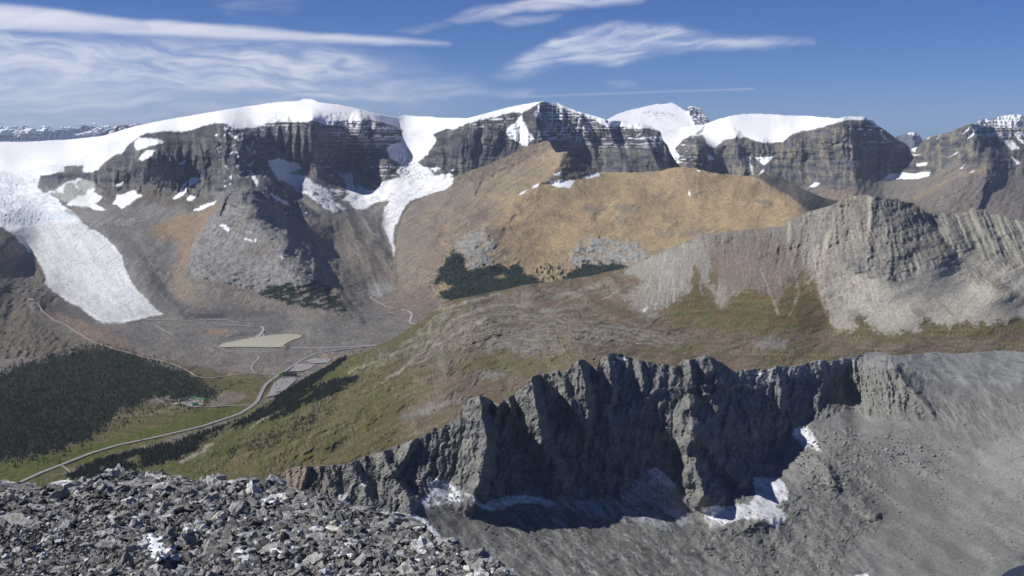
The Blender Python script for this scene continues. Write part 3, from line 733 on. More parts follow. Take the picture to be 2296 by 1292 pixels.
# the hanging ice cliff that rims the Snow Dome and its shaded lip
lip = L.line([(509,281),(545,286),(597,272),(620,262),(640,262),(700,262),(735,262),(760,258),(800,258),(850,270),(900,278),(935,280)], 8, 2)
L.rel += 26 * lip ** 0.5 * L.n(9, 40, 105, 3, ridge=True)
rim = L.poly([(600,266),(640,260),(735,262),(745,254),(800,254),(860,270),(935,280),(930,287),(860,278),(800,272),(748,280),(699,270),(597,277)], 1.5, 1.5)
L.rel -= rim * 24 * (0.5 + L.n(10, 14, 106, 3))
# snow on ledges and gullies
up_wall = cliffD * sstep(345, 290, L.py)
ledge_snow(L, up_wall * sstep(720, 800, L.px), 110, 0.16, 15)
ledge_snow(L, up_wall * sstep(700, 600, L.px), 111, 0.0, 13, 9)
ledge_snow(L, cliffD * sstep(700, 740, L.px) * sstep(300, 380, L.py), 112, -0.10, 20, 14)
ledge_snow(L, cliffK * sstep(1200, 1230, L.px) * sstep(350, 300, L.py), 113, 0.12, 14, 16)
ledge_snow(L, cliffK * sstep(1180, 1100, L.px) * sstep(300, 275, L.py), 114, 0.05, 12, 16)
st = L.n(5, 34, 115, 3, warp=3)
L.setsnow(0.9 * L.poly([(1195,240),(1225,230),(1290,255),(1330,290),(1320,330),(1250,300),(1210,270)], 8, 5) * sstep(0.22, 0.36, st + 0.12 * L.wx), (0.78, 0.8, 0.84))
L.setsnow(0.8 * cliffD * sstep(300, 278, L.py) * sstep(0.42, 0.52, st), (0.78, 0.8, 0.84))
L.setsnow(0.9 * cliffL * sstep(480, 510, L.px) * sstep(0.46, 0.54, L.n(9, 8, 116, 3, rot=-40)), (0.8, 0.82, 0.85))
# gentle roll of the ice cap
L.height(plateau * sstep(330, 280, L.py) * 0.7 * L.n(160, 8, 117, 3))
L.dirs(5)
soil = (1 - cl_all) * (1 - L.snow)
slope = sstep(770, 640, L.py)
fa = L.flow(46, 4.2, 400); fb = L.flow(26, 2.2, 401); fc = L.flow(60, 3.4, 402, contour=True)
L.shade(soil * slope, 0.10 * fa + 0.08 * fb)
L.shade(soil * (1 - slope) * (1 - FOREST_L), 0.09 * fc + 0.05 * L.n(6, 2.4, 403, 3))
L.height(soil * slope * (0.7 * fa + 0.3 * fb))
L.paint(0.35 * soil * slope * sstep(0.8, 2.0, fa), lin(156, 146, 136)); L.paint(0.35 * soil * slope * sstep(0.8, 2.0, -fa), lin(88, 82, 80))
L.paint(0.35 * soil * (1 - slope) * (1 - FOREST_L) * (1 - gm) * sstep(0.9, 2.0, fc), lin(158, 146, 134))
L.shade(cl_all * (1 - L.snow), 0.16 * L.n(3.5, 9, 404, 3) + 0.10 * fb)
L.paint(0.5 * soil * sstep(0.35, 0.6, L.n(7, 3, 405, 4)) * sstep(0.0, 0.5, L.n(70, 30, 406, 3)) * (1 - FOREST_L) * (1 - gm), lin(84, 80, 80))
L.paint(0.5 * soil * sstep(0.40, 0.62, L.n(7, 2.4, 407, 4)) * sstep(0.0, 0.5, L.n(70, 30, 408, 3)) * (1 - FOREST_L) * (1 - gm), lin(166, 158, 148))
L.paint(0.9 * L.poly([(828,640),(846,637),(868,638),(881,641),(879,652),(853,663),(836,664),(825,658)], 2, 4, 2), lin(152,150,146), lin(138,136,132), sx=20, sy=3, seed=409)
L.paint(0.7 * L.line([(560,760),(575,764),(600,760)], 6, 3), lin(160,158,152))
L.paint(0.8 * L.poly([(530,782),(580,781),(620,783),(600,790),(560,794),(535,790)], 3, 3), lin(136,132,126))
L.col = np.clip(L.col, 0.004, 0.9)
valley = L.finish('valley_terrain', mat_massif)
# =================================================================== the tan hill in front of the ice-capped walls
T = Layer(872, 1960,
  [(872,655),(880,600),(892,520),(905,480),(925,455),(960,436),(1000,425),(1016,412),(1020,396),(1060,382),(1100,368),(1150,346),(1175,330),(1190,326),(1204,324),(1215,318),(1232,316),(1238,330),(1246,342),(1262,340),(1274,341),(1284,356),(1300,366),(1320,373),(1340,380),(1350,385),(1420,387),(1480,383),(1500,377),(1530,375),(1560,378),(1600,388),(1690,396),(1716,388),(1730,392),(1760,403),(1790,418),(1820,432),(1850,444),(1885,450),(1930,470),(1960,480)],
  [(872,690),(960,735),(1000,760),(1200,700),(1400,660),(1600,590),(1960,580)],
  [(880,600,8.5),(905,480,10.0),(960,436,10.7),(1020,398,10.95),(1100,368,11.0),(1180,328,11.0),(1235,318,10.7),(1262,342,10.0),(1274,343,10.0),(1350,387,9.9),(1480,385,9.7),(1530,377,9.5),(1600,390,9.4),(1690,398,9.3),
   (900,560,8.8),(940,500,9.4),(1000,450,9.9),(1100,400,10.3),(1180,400,9.8),(1240,380,9.75),(1300,410,9.5),(1100,480,9.1),(1160,440,9.3),(1000,540,8.6),(930,600,8.2),(960,660,7.65),(900,660,7.75),(920,700,'z',-1150),(1000,720,7.0),
   (1090,530,8.5),(1060,600,8.0),(1000,640,7.7),(1200,520,8.7),(1200,620,7.9),(1300,500,8.8),(1300,560,8.3),(1300,620,7.85),(1400,460,9.0),(1400,560,8.2),(1500,460,9.0),(1500,540,8.2),(1600,460,8.8),(1600,530,8.1),(1700,430,9.0),(1700,500,8.2),(1800,475,8.3),(1800,540,7.7),(1720,392,9.3),(1760,420,9.1),(1850,450,9.1),(1880,500,8.5),(1200,690,7.2),(1400,640,7.4),(1950,540,8.2)],
  sx=2.4, sy=2.2, rough=1.6, rscale=10, seed=5)
L = T
L.paint(1.0, *c_tan, sx=110, sy=40, seed=5, octv=4, contrast=1.2, rot=-12)
L.paint(0.8 * L.poly([(870,700),(870,560),(905,470),(960,430),(1020,395),(1180,325),(1240,320),(1270,345),(1200,410),(1140,450),(1090,500),(1010,560),(970,640),(990,720)], 16, 10, 6), *c_brown, sx=90, sy=12, seed=6, rot=-40, octv=5)
L.paint(0.8 * L.poly([(870,700),(870,600),(900,480),(950,440),(990,425),(950,470),(930,520),(905,600),(905,680)], 10, 6, 4), lin(112,106,100), lin(126,117,107), sx=40, sy=16, seed=7, rot=-60)
L.paint(0.45 * sstep(0.1, 0.6, L.n(110, 16, 8, 5, rot=-38)) * sstep(1230, 1130, L.px), lin(150,128,100), lin(126,114,102), seed=9)
L.paint(0.5 * sstep(0.15, 0.6, L.n(50, 30, 10, 5)) * sstep(1150, 1250, L.px), lin(138,118,94), lin(150,134,112), seed=11)
L.paint(0.25 * sstep(0.1, 0.5, L.n(60, 24, 12, 3, rot=20)), lin(182,160,124))
L.height(20 * L.n(130, 60, 13, 3) + 6 * L.n(50, 16, 14, 4, rot=-35, ridge=True) * sstep(1250, 1150, L.px) + 1.2 * L.n(26, 12, 15, 4))
for p_, h, a, b_ in [([(1274,345),(1240,372),(1180,430),(1120,490),(1090,530)], 60, 60, 34), ([(1530,378),(1560,430),(1600,480)], 24, 60, 60), ([(1690,398),(1735,425),(1805,475)], 30, 40, 10),
                     ([(1350,500),(1410,540),(1455,575)], 26, 40, 16), ([(1200,324),(1180,345),(1120,395),(1060,430)], 30, 40, 30), ([(1430,430),(1440,470),(1470,520)], 22, 40, 40), ([(1200,450),(1215,500),(1260,560)], 28, 60, 40), ([(1350,390),(1330,430),(1300,470)], 22, 40, 40)]:
    L.tent(p_, h, a, b_, h * 0.5, warp=12)
# the dark jagged crest between hill and wall
rk = L.poly([(1016,420),(1018,394),(1060,380),(1110,360),(1175,328),(1234,314),(1240,330),(1215,340),(1150,372),(1110,392),(1085,400),(1075,425),(1060,440),(1055,410),(1030,410)], 4, 6, 4)
L.paint(rk, lin(92,84,76), lin(118,104,88), lin(134,118,96), sx=14, sy=8, seed=16)
rk2 = L.poly([(1262,345),(1275,341),(1286,356),(1320,372),(1348,384),(1330,390),(1306,396),(1285,402),(1250,405),(1205,415),(1235,398),(1252,376)], 3, 4, 3)
L.paint(rk2, lin(96,88,80), lin(116,104,90), sx=6, sy=18, seed=17, rot=20)
for p_, h, a, b_ in [([(1120,440),(1060,500),(1010,560)], 16, 16, 10), ([(1160,470),(1120,520),(1115,560)], 14, 16, 10), ([(1000,440),(960,500),(930,560)], 14, 18, 10), ([(1060,420),(1000,490),(950,570),(930,620)], 16, 18, 10), ([(1650,410),(1640,450),(1620,500)], 14, 30, 24),
                     ([(1560,400),(1570,450),(1540,510)], 12, 30, 20), ([(1300,430),(1330,480),(1320,520)], 12, 26, 20), ([(1480,480),(1520,520),(1540,550)], 14, 24, 12)]:
    L.tent(p_, h, a, b_, h * 0.6, warp=10)
L.paint(0.6 * L.poly([(875,700),(880,600),(900,490),(950,440),(1010,410),(1080,400),(1040,460),(990,520),(960,580),(965,640),(985,720)], 20, 14, 8), lin(118,110,102), lin(130,120,109), lin(108,102,97), sx=60, sy=14, seed=1600, rot=-48)
L.paint(0.45 * sstep(0.15, 0.6, L.n(46, 90, 1602, 5, rot=14, warp=14)) * sstep(1180, 1300, L.px), lin(128,110,90), lin(140,124,106), seed=1603)
L.height(5 * L.n(34, 110, 1604, 3, rot=12, ridge=True, warp=14) * sstep(1180, 1300, L.px))
L.paint(0.5 * sstep(0.05, 0.5, L.n(90, 10, 1601, 4, rot=-40, warp=10)) * sstep(1260, 1160, L.px), lin(110,102,94))
L.height((rk + rk2) * 16 * L.n(12, 9, 18, 4, ridge=True, gain=0.6))
L.tent([(1272,341),(1262,360),(1240,385),(1205,412)], 80, 16, 30, 30, warp=4)
L.tent([(1232,316),(1180,330),(1130,350)], 25, 16, 16, 20, warp=8)
for c0 in [(1330,470,26,10), (1400,465,34,12), (1160,465,10,6), (1470,440,12,6), (1090,445,14,8), (1120,480,16,10), (1710,455,20,8), (1030,470,12,10), (1000,500,10,6), (1560,435,12,5), (1395,490,12,16), (1485,525,26,9), (1560,520,34,11)]:
    x_, y_, a_, b_ = c0
    pp = [(x_ + a_ * math.cos(t) * random.uniform(.7, 1.2), y_ + b_ * math.sin(t) * random.uniform(.6, 1.2)) for t in np.linspace(0, 6.0, 9)]
    m = 0.7 * L.poly(pp, 3, 8, 5)
    L.paint(m, lin(118,112,106), lin(140,128,112), sx=8, sy=6, seed=19); L.height(m * 8 * L.n(6, 5, 20, 3, ridge=True))
dk = L.poly([(1690,396),(1716,387),(1760,402),(1850,443),(1960,478),(1960,520),(1880,520),(1808,472),(1770,440),(1730,418)], 3, 4)
L.paint(dk, lin(88,84,78), lin(106,98,90), sx=26, sy=10, seed=22, rot=-70)
L.paint(dk * 0.6 * sstep(0.1, 0.5, L.n(7, 40, 23, 3, rot=18)) * sstep(425, 450, L.py), lin(50,56,44))
# pale rock outcrops
for pts, sd in (([(1016,550),(1030,536),(1048,524),(1070,520),(1086,500),(1092,522),(1111,545),(1106,582),(1113,598),(1060,603),(1039,577),(1016,570)], 25),
                ([(1279,582),(1286,557),(1311,538),(1339,526),(1374,534),(1409,545),(1425,538),(1457,577),(1411,598),(1340,602),(1290,604)], 27)):
    m = L.poly(pts, 3.5, 9, 9)
    m = m * (0.35 + 0.65 * sstep(-0.35, 0.1, L.n(26, 12, sd + 40, 4)))
    L.paint(m, lin(120,118,116), lin(146,143,140), lin(164,160,154), sx=16, sy=7, seed=sd, octv=5)
    L.height(m * (10 * L.n(14, 10, sd + 1, 4, ridge=True, gain=0.65)))
    L.paint(m * 0.85 * sstep(0.25, 0.5, L.n(5, 9, sd + 2, 3)) * sstep(0.0, 0.4, L.n(40, 30, sd + 3, 2)), lin(70,68,70))
# forests on its foot
f1 = L.poly([(972,629),(985,605),(997,587),(1014,566),(1028,570),(1039,577),(1041,600),(1060,604),(1090,598),(1110,594),(1134,603),(1150,598),(1162,591),(1168,596),(1176,608),(1200,622),(1215,634),(1215,680),(1125,680),(1018,700),(997,690),(986,668),(974,645)], 2, 8, 9)
f1 = f1 * (1 - 0.8 * L.poly([(974,640),(995,634),(1014,640),(1000,650),(985,656),(992,670),(980,664)], 3, 5, 4)) * (1 - 0.7 * L.poly([(1105,620),(1130,615),(1140,622),(1120,626)], 3, 4))
f2 = L.poly([(1262,630),(1277,608),(1300,600),(1309,588),(1325,594),(1360,592),(1397,591),(1413,600),(1420,640),(1270,660)], 2, 8, 8)
f3 = sstep(0.12, 0.3, L.n(5, 11, 30, 3)) * L.poly([(1195,600),(1235,585),(1262,605),(1270,628),(1215,640)], 5, 3)
for m in (f1, f2, f3):
    L.paint(m, lin(34,45,36), lin(46,56,42), lin(56,62,44), sx=9, sy=6, seed=31)
    L.rel += m * (14 + 22 * np.abs(L.n(4, 4, 32, 2)))
L.paint(0.6 * L.poly([(900,640),(950,600),(985,600),(972,640),(990,700),(960,735),(900,700)], 8, 8, 5), lin(140,124,110), lin(124,108,98), sx=30, sy=8, seed=33)
for p_ in ([(1226,411),(1240,407),(1258,401),(1265,405),(1288,404),(1284,413),(1277,423),(1262,418),(1253,421),(1240,416)], [(1311,397),(1330,389),(1349,386),(1344,395),(1330,398),(1316,402)],
           [(1162,437),(1170,430),(1182,426),(1176,432),(1164,439)], [(1193,419),(1209,411),(1206,418),(1196,423)], [(1240,392),(1256,386),(1252,394)], [(1544,428),(1548,432),(1547,440),(1543,434)],
           [(1562,381),(1572,383),(1566,387)], [(1283,350),(1298,358),(1316,371),(1300,366)]):
    L.setsnow(L.poly(p_, 1.2, 1.5, 0.8))
L.dirs(5)
soil = 1 - L.snow
fa = L.flow(50, 4.5, 410); fb = L.flow(26, 2.4, 411)
L.shade(soil * (1 - f1) * (1 - f2), 0.045 * fa + 0.04 * fb + 0.06 * L.n(5, 3, 412, 3))
L.height(0.35 * fa)
L.paint(0.30 * soil * (1 - f1) * (1 - f2) * sstep(0.9, 2.1, fa), lin(186, 166, 134)); L.paint(0.35 * soil * (1 - f1) * (1 - f2) * sstep(0.9, 2.0, -fa), lin(112, 94, 76))
L.paint(0.6 * soil * (1 - f1) * (1 - f2) * sstep(0.42, 0.6, L.n(9, 4, 413, 4)) * sstep(0.0, 0.4, L.n(60, 40, 414, 3)), lin(92, 84, 78))
tan_hill = L.finish('tan_hill', mat_massif)

# =================================================================== the right-hand walls and their side valley
G = Layer(1385, 2680,
  [(1385,306),(1440,304),(1480,296),(1525,285),(1576,280),(1588,276),(1600,271),(1625,263),(1660,257),(1690,255),(1720,256),(1750,258),(1810,260),(1850,263),(1878,266),(1890,263),(1904,261),(1940,263),(1946,267),(1958,270),(1966,280),(1980,289),(1990,296),(2010,312),(2030,322),(2044,334),(2060,328),(2068,317),(2076,310),(2100,303),(2130,296),(2160,283),(2178,277),(2186,279),(2196,281),(2240,286),(2296,286),(2680,280)],
  [(1385,450),(1700,480),(1860,540),(2000,540),(2200,580),(2680,640)],
  [(1400,306,14.5),(1525,286,17),(1576,281,16.5),(1500,330,13.5),(1515,365,13.0),(1400,400,13),(1600,270,15.0),(1680,257,14.8),(1800,261,14.8),(1600,330,13.1),(1700,318,13.1),(1780,305,13.2),(1560,310,13.3),(1900,263,13.2),(1940,264,13.2),
   (1850,285,13.2),(1700,352,12.9),(1600,395,12.6),(1800,360,12.7),(1900,340,12.7),(1800,410,12.1),(1900,400,12.1),(1920,440,11.5),(1850,460,11.2),(1980,350,12.9),(2000,400,12.4),(2040,335,13.9),(2050,380,12.6),(2000,430,11.7),
   (2060,430,11.3),(2000,480,10.6),(2100,305,13.0),(2178,279,12.4),(2150,340,12.1),(2200,390,11.2),(2120,420,10.9),(2080,480,10.0),(2240,300,12.7),(2296,300,12.8),(2290,360,12.0),(2296,420,11.0),(2200,480,9.9),(2296,520,9.2),(2200,540,9.0),(2440,560,8.8),(2440,320,12.6),(2660,320,12.4),(2660,560,8.6),(1700,470,10.8)],
  sx=2.3, sy=2.1, rough=1.6, rscale=8, seed=8)
L = G
L.paint(1.0, lin(104,98,96), lin(122,114,108), lin(134,124,112), sx=60, sy=16, seed=4, rot=-30, octv=5)
wall = L.poly([(1500,340),(1550,304),(1600,330),(1700,316),(1760,312),(1880,275),(1945,268),(2044,334),(2070,315),(2180,277),(2296,280),(2680,280),(2680,400),(2296,400),(2210,392),(2140,360),(2086,395),(1990,392),(1960,425),(1900,440),(1840,415),(1760,420),(1700,400),(1500,400)], 4, 6)
L.paint(wall, lin(66,66,76), lin(86,84,90), lin(106,102,98), lin(118,110,98), sx=30, sy=10, seed=12, octv=5)
bed = fbm((L.Z + 12 * L.n(120, 90, 17, 2)) / 34.0, L.px / 300, 19, 4, 0.6)
bl = np.floor(bed * 5) / 5; L.col *= (1 + wall * (0.22 * bed + 0.24 * bl))[..., None]
L.paint(0.7 * wall * sstep(0.1, 0.45, L.n(14, 40, 21, 4)), lin(140,130,112))
cliff_relief(L, wall, 26, 62, 41, 26, 62)
for pts, h, wl, wr, h1 in [
  ([(1880,274),(1905,300),(1915,340),(1918,400),(1935,440)], 560, 150, 46, 420),
  ([(1935,268),(1950,300),(1955,350)], 90, 22, 14, 60), ([(1975,300),(1990,330),(1996,370)], 220, 24, 18, 140), ([(2015,325),(2022,350),(2030,375)], 80, 16, 14, 40),
  ([(1650,310),(1655,345),(1668,380)], 200, 26, 18, 120), ([(1560,306),(1575,340),(1590,380)], 120, 30, 24, 90), ([(1780,308),(1790,340),(1800,370)], 110, 40, 34, 60), ([(1710,320),(1704,350),(1700,372)], 60, 14, 14, 30),
  ([(2180,280),(2200,320),(2225,350),(2215,392)], 480, 120, 40, 320), ([(2150,335),(2160,365),(2170,390)], 60, 24, 16, 40), ([(2110,305),(2090,340),(2060,380)], 60, 40, 30, 40),
  ([(2250,300),(2250,330),(2262,360)], 120, 26, 20, 60), ([(2222,380),(2180,385),(2120,425),(2060,470)], 110, 40, 40, 60), ([(2220,385),(2230,440),(2260,500)], 60, 40, 50, 50),
  ([(2160,430),(2130,470),(2110,510)], 26, 26, 20, 20), ([(2200,420),(2190,470),(2180,520)], 26, 26, 20, 20), ([(2280,450),(2290,500)], 30, 26, 20, 20)]:
    L.tent(pts, h, wl, wr, h1, warp=6)
fan = L.poly([(1800,430),(1900,425),(1990,405),(2090,400),(2150,380),(2215,385),(2300,420),(2300,600),(1800,560)], 12, 8)
L.height(fan * 10 * L.n(40, 12, 43, 4, rot=-48, ridge=True))
L.paint(0.8 * fan, lin(108,102,98), lin(124,114,106), lin(116,104,94), sx=60, sy=10, seed=44, rot=-42, octv=5)
L.paint(0.7 * L.poly([(1980,405),(2045,405),(2090,400),(2060,440),(2000,470),(1920,470),(1960,430)], 8, 5), lin(132,126,118), lin(120,113,106), seed=45)
L.paint(0.5 * L.poly([(1830,430),(1900,425),(1920,450),(1860,470)], 8, 6), lin(146,124,106))
L.paint(0.5 * L.poly([(2030,450),(2070,460),(2120,490),(2160,520),(2050,520)], 10, 9, 6), lin(74,78,64), lin(96,92,78), seed=46)
L.paint(0.7 * L.line([(2205,382),(2150,390),(2090,425),(2050,445)], 10, 4), lin(150,132,112))
snowtop = L.poly([(1300,200),(2000,200),(1975,285),(1966,284),(1956,276),(1941,270),(1906,268),(1886,273),(1862,280),(1832,288),(1793,296),(1767,307),(1753,318),(1735,320),(1704,320),(1674,308),(1646,310),(1623,314),(1600,332),(1590,328),(1576,304),(1552,304),(1530,315),(1514,330),(1514,340),(1526,350),(1520,358),(1530,364),(1480,372),(1385,400),(1300,400)], 1.6, 2.4, 1.2)
L.setsnow(snowtop, SNOW)
L.height(snowtop * (4 * L.n(10, 4, 47, 4, ridge=True) * sstep(280, 310, L.py) + 1.0 * L.n(90, 9, 48, 3)))
L.paint(0.8 * L.poly([(1560,300),(1572,290),(1580,282),(1576,294),(1566,302)], 1.5, 2, 1.5), lin(110,105,104))
for p_ in ([(1674,351),(1684,353),(1680,365),(1686,372),(1688,392),(1681,383),(1680,370)], [(1693,354),(1735,351),(1714,371),(1706,367)], [(1700,393),(1711,379),(1713,384)], [(1814,419),(1828,408),(1839,410),(1825,420)],
           [(1977,404),(1996,390),(2028,387),(2045,390),(2068,385),(2086,386),(2082,396),(2045,403),(2007,401)], [(2055,366),(2080,364),(2078,370),(2056,373)], [(2045,346),(2066,347),(2050,350)],
           [(2166,315),(2180,300),(2186,282),(2195,287),(2182,303)], [(2158,300),(2174,284),(2170,292)], [(2040,326),(2057,326),(2052,340),(2046,338)], [(2249,315),(2258,314),(2272,318),(2286,333),(2267,337),(2258,325)],
           [(2272,296),(2284,310),(2300,318),(2300,330),(2282,312)], [(2131,352),(2148,338),(2146,343)], [(2268,350),(2288,366),(2280,370)], [(2152,379),(2160,371),(2157,378)], [(1561,366),(1576,366),(1572,374)], [(1585,349),(1592,347),(1604,358),(1590,360)],
           [(2175,386),(2184,381),(2182,385)], [(2226,330),(2236,338),(2240,344)], [(2078,312),(2086,307),(2082,313)], [(2100,312),(2108,302),(2104,310)], [(1961,290),(1975,300),(1996,318),(1985,312)]):
    L.setsnow(L.poly(p_, 1.2, 2.0, 1.0))
ledge_snow(L, wall * sstep(1890, 1930, L.px) * sstep(2060, 2020, L.px) * sstep(350, 300, L.py), 120, 0.08, 24, 14)
ledge_snow(L, wall * sstep(2185, 2200, L.px) * sstep(320, 295, L.py), 121, 0.16, 18, 14)
ledge_snow(L, wall * sstep(1620, 1500, L.px), 122, 0.0, 24, 12)
L.dirs(5)
fa = L.flow(46, 4.0, 420); fb = L.flow(26, 2.2, 421); soil = 1 - L.snow
L.shade(soil, 0.08 * fa + 0.07 * fb); L.height(soil * 0.9 * fa)
L.paint(0.35 * soil * (1 - wall) * sstep(0.8, 2.0, fa), lin(150, 142, 136)); L.paint(0.35 * soil * (1 - wall) * sstep(0.8, 2.0, -fa), lin(84, 80, 80))
L.shade(soil * wall, 0.18 * L.n(3.5, 9, 422, 3))
wall_right = L.finish('mountain_walls', mat_massif)

# =================================================================== summits behind
def summit(name, top, bot, D, paintf, label, x0, x1, rough=1.5, seed=60, lean=1.03):
    Lr = Layer(x0, x1, top, bot, [(x0, 300, D), (x1, 300, D), (x0, 240, D * lean), (x1, 240, D * lean), ((x0 + x1) / 2, 360, D * (2 - lean)), ((x0 + x1) / 2, 330, D * (1 - (lean - 1) * .5))], sx=2.2, sy=2.0, rough=rough, rscale=7, seed=seed)
    paintf(Lr)
    return Lr.finish(name, mat_far, back=6, label=label)
def p_twin(L):
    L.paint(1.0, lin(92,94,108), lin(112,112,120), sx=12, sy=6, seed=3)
    rock = L.poly([(1540,244),(1552,240),(1570,246),(1594,272),(1594,285),(1556,280),(1548,262)], 2, 3)
    L.setsnow(1 - rock, SNOW)
    L.height((1 - rock) * (7 * L.n(40, 12, 61, 4, ridge=True)) + rock * 60 * L.n(7, 30, 62, 4, ridge=True, gain=0.6))
    L.tent([(1504,233),(1520,250),(1550,285)], 90, 120, 60, 60)
    L.tent([(1552,241),(1560,262),(1574,285)], 200, 14, 26, 150, warp=3)
    L.tent([(1440,250),(1500,265),(1540,282)], 60, 26, 14, 40, warp=8)
    L.paint(0.6 * L.poly([(1436,254),(1470,246),(1500,252),(1528,256),(1500,262),(1460,262)], 2, 5, 4) * sstep(0.1, 0.4, L.n(9, 4, 63, 3)), lin(120,124,136))
    ledge_snow(L, rock, 64, 0.22, 26, 12)
summit('icy_summit', [(1300,300),(1340,284),(1362,268),(1380,258),(1400,250),(1440,241),(1474,233),(1490,234),(1506,230),(1516,234),(1530,244),(1540,250),(1541,241),(1550,238),(1566,241),(1574,248),(1582,262),(1592,272),(1620,300)],
       [(1300,420),(1620,420)], 20.0, p_twin, 'double snow summit', 1300, 1620, 1.2, 60, 1.10)
def p_small(L):
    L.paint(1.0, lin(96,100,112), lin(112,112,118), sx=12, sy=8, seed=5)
    L.tent([(2046,297),(2050,330)], 500, 30, 40, 400); L.height(40 * L.n(10, 20, 65, 4, ridge=True))
    L.setsnow(L.poly([(2032,298),(2050,296),(2064,300),(2070,308),(2056,303),(2040,302)], 1, 1.5, 1))
summit('distant_peak', [(1980,330),(2010,306),(2024,303),(2036,297),(2052,296),(2060,301),(2070,316),(2110,345)], [(1980,380),(2110,380)], 27.0, p_small, 'small peak in the gap', 1980, 2110, 0.6, 66)
def p_layered(L):
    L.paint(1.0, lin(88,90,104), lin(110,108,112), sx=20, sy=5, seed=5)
    L.height(60 * L.n(9, 30, 67, 4, ridge=True)); L.tent([(2290,262),(2262,290)], 200, 60, 60, 200)
    ledge_snow(L, 1.0, 68, 0.30, 30, 10)
    L.setsnow(0.9 * L.poly([(2235,262),(2296,250),(2680,250),(2680,284),(2290,280),(2240,284)], 4, 6, 5) * sstep(0.5, 0.05, L.n(7, 3, 69, 3)))
    L.rel += 60 * ((L.Z / 70) % 1.0)
summit('layered_summit', [(2150,300),(2190,278),(2194,272),(2210,266),(2226,267),(2240,261),(2262,258),(2280,256),(2296,260),(2680,262)], [(2150,350),(2680,350)], 16.0, p_layered, 'banded snowy summit', 2150, 2680, 1.0, 70)
def p_farl(L):
    L.paint(1.0, lin(70,80,106), lin(84,92,116), sx=20, sy=8, seed=5)  # blue of the distance haze is put into the rock colour
    L.height(110 * L.n(14, 22, 71, 5, ridge=True, gain=0.6))
    L.setsnow(0.8 * sstep(0.42, 0.6, L.n(14, 5, 72, 4) + 0.02 * (290 - L.py)))
summit('distant_range', [(-430,296),(-60,302),(0,296),(20,300),(40,296),(55,282),(66,288),(90,292),(120,293),(150,290),(176,289),(188,280),(200,283),(214,285),(225,293),(240,300),(330,318)], [(-430,345),(330,345)], 44.0, p_farl, 'hazy blue range', -430, 330, 1.2, 73)
def p_farm(L):
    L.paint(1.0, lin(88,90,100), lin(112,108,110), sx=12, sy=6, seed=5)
    L.height(90 * L.n(10, 16, 74, 4, ridge=True)); L.setsnow(sstep(0.12, 0.3, L.n(16, 6, 75, 4, rot=-30) + 0.01 * (290 - L.py)))
summit('snowy_ridge', [(200,318),(222,304),(240,292),(262,283),(272,282),(280,280),(296,280),(310,277),(322,280),(345,292),(400,300)], [(200,340),(400,330)], 26.0, p_farm, 'snow streaked ridge', 200, 400, 1.0, 76)
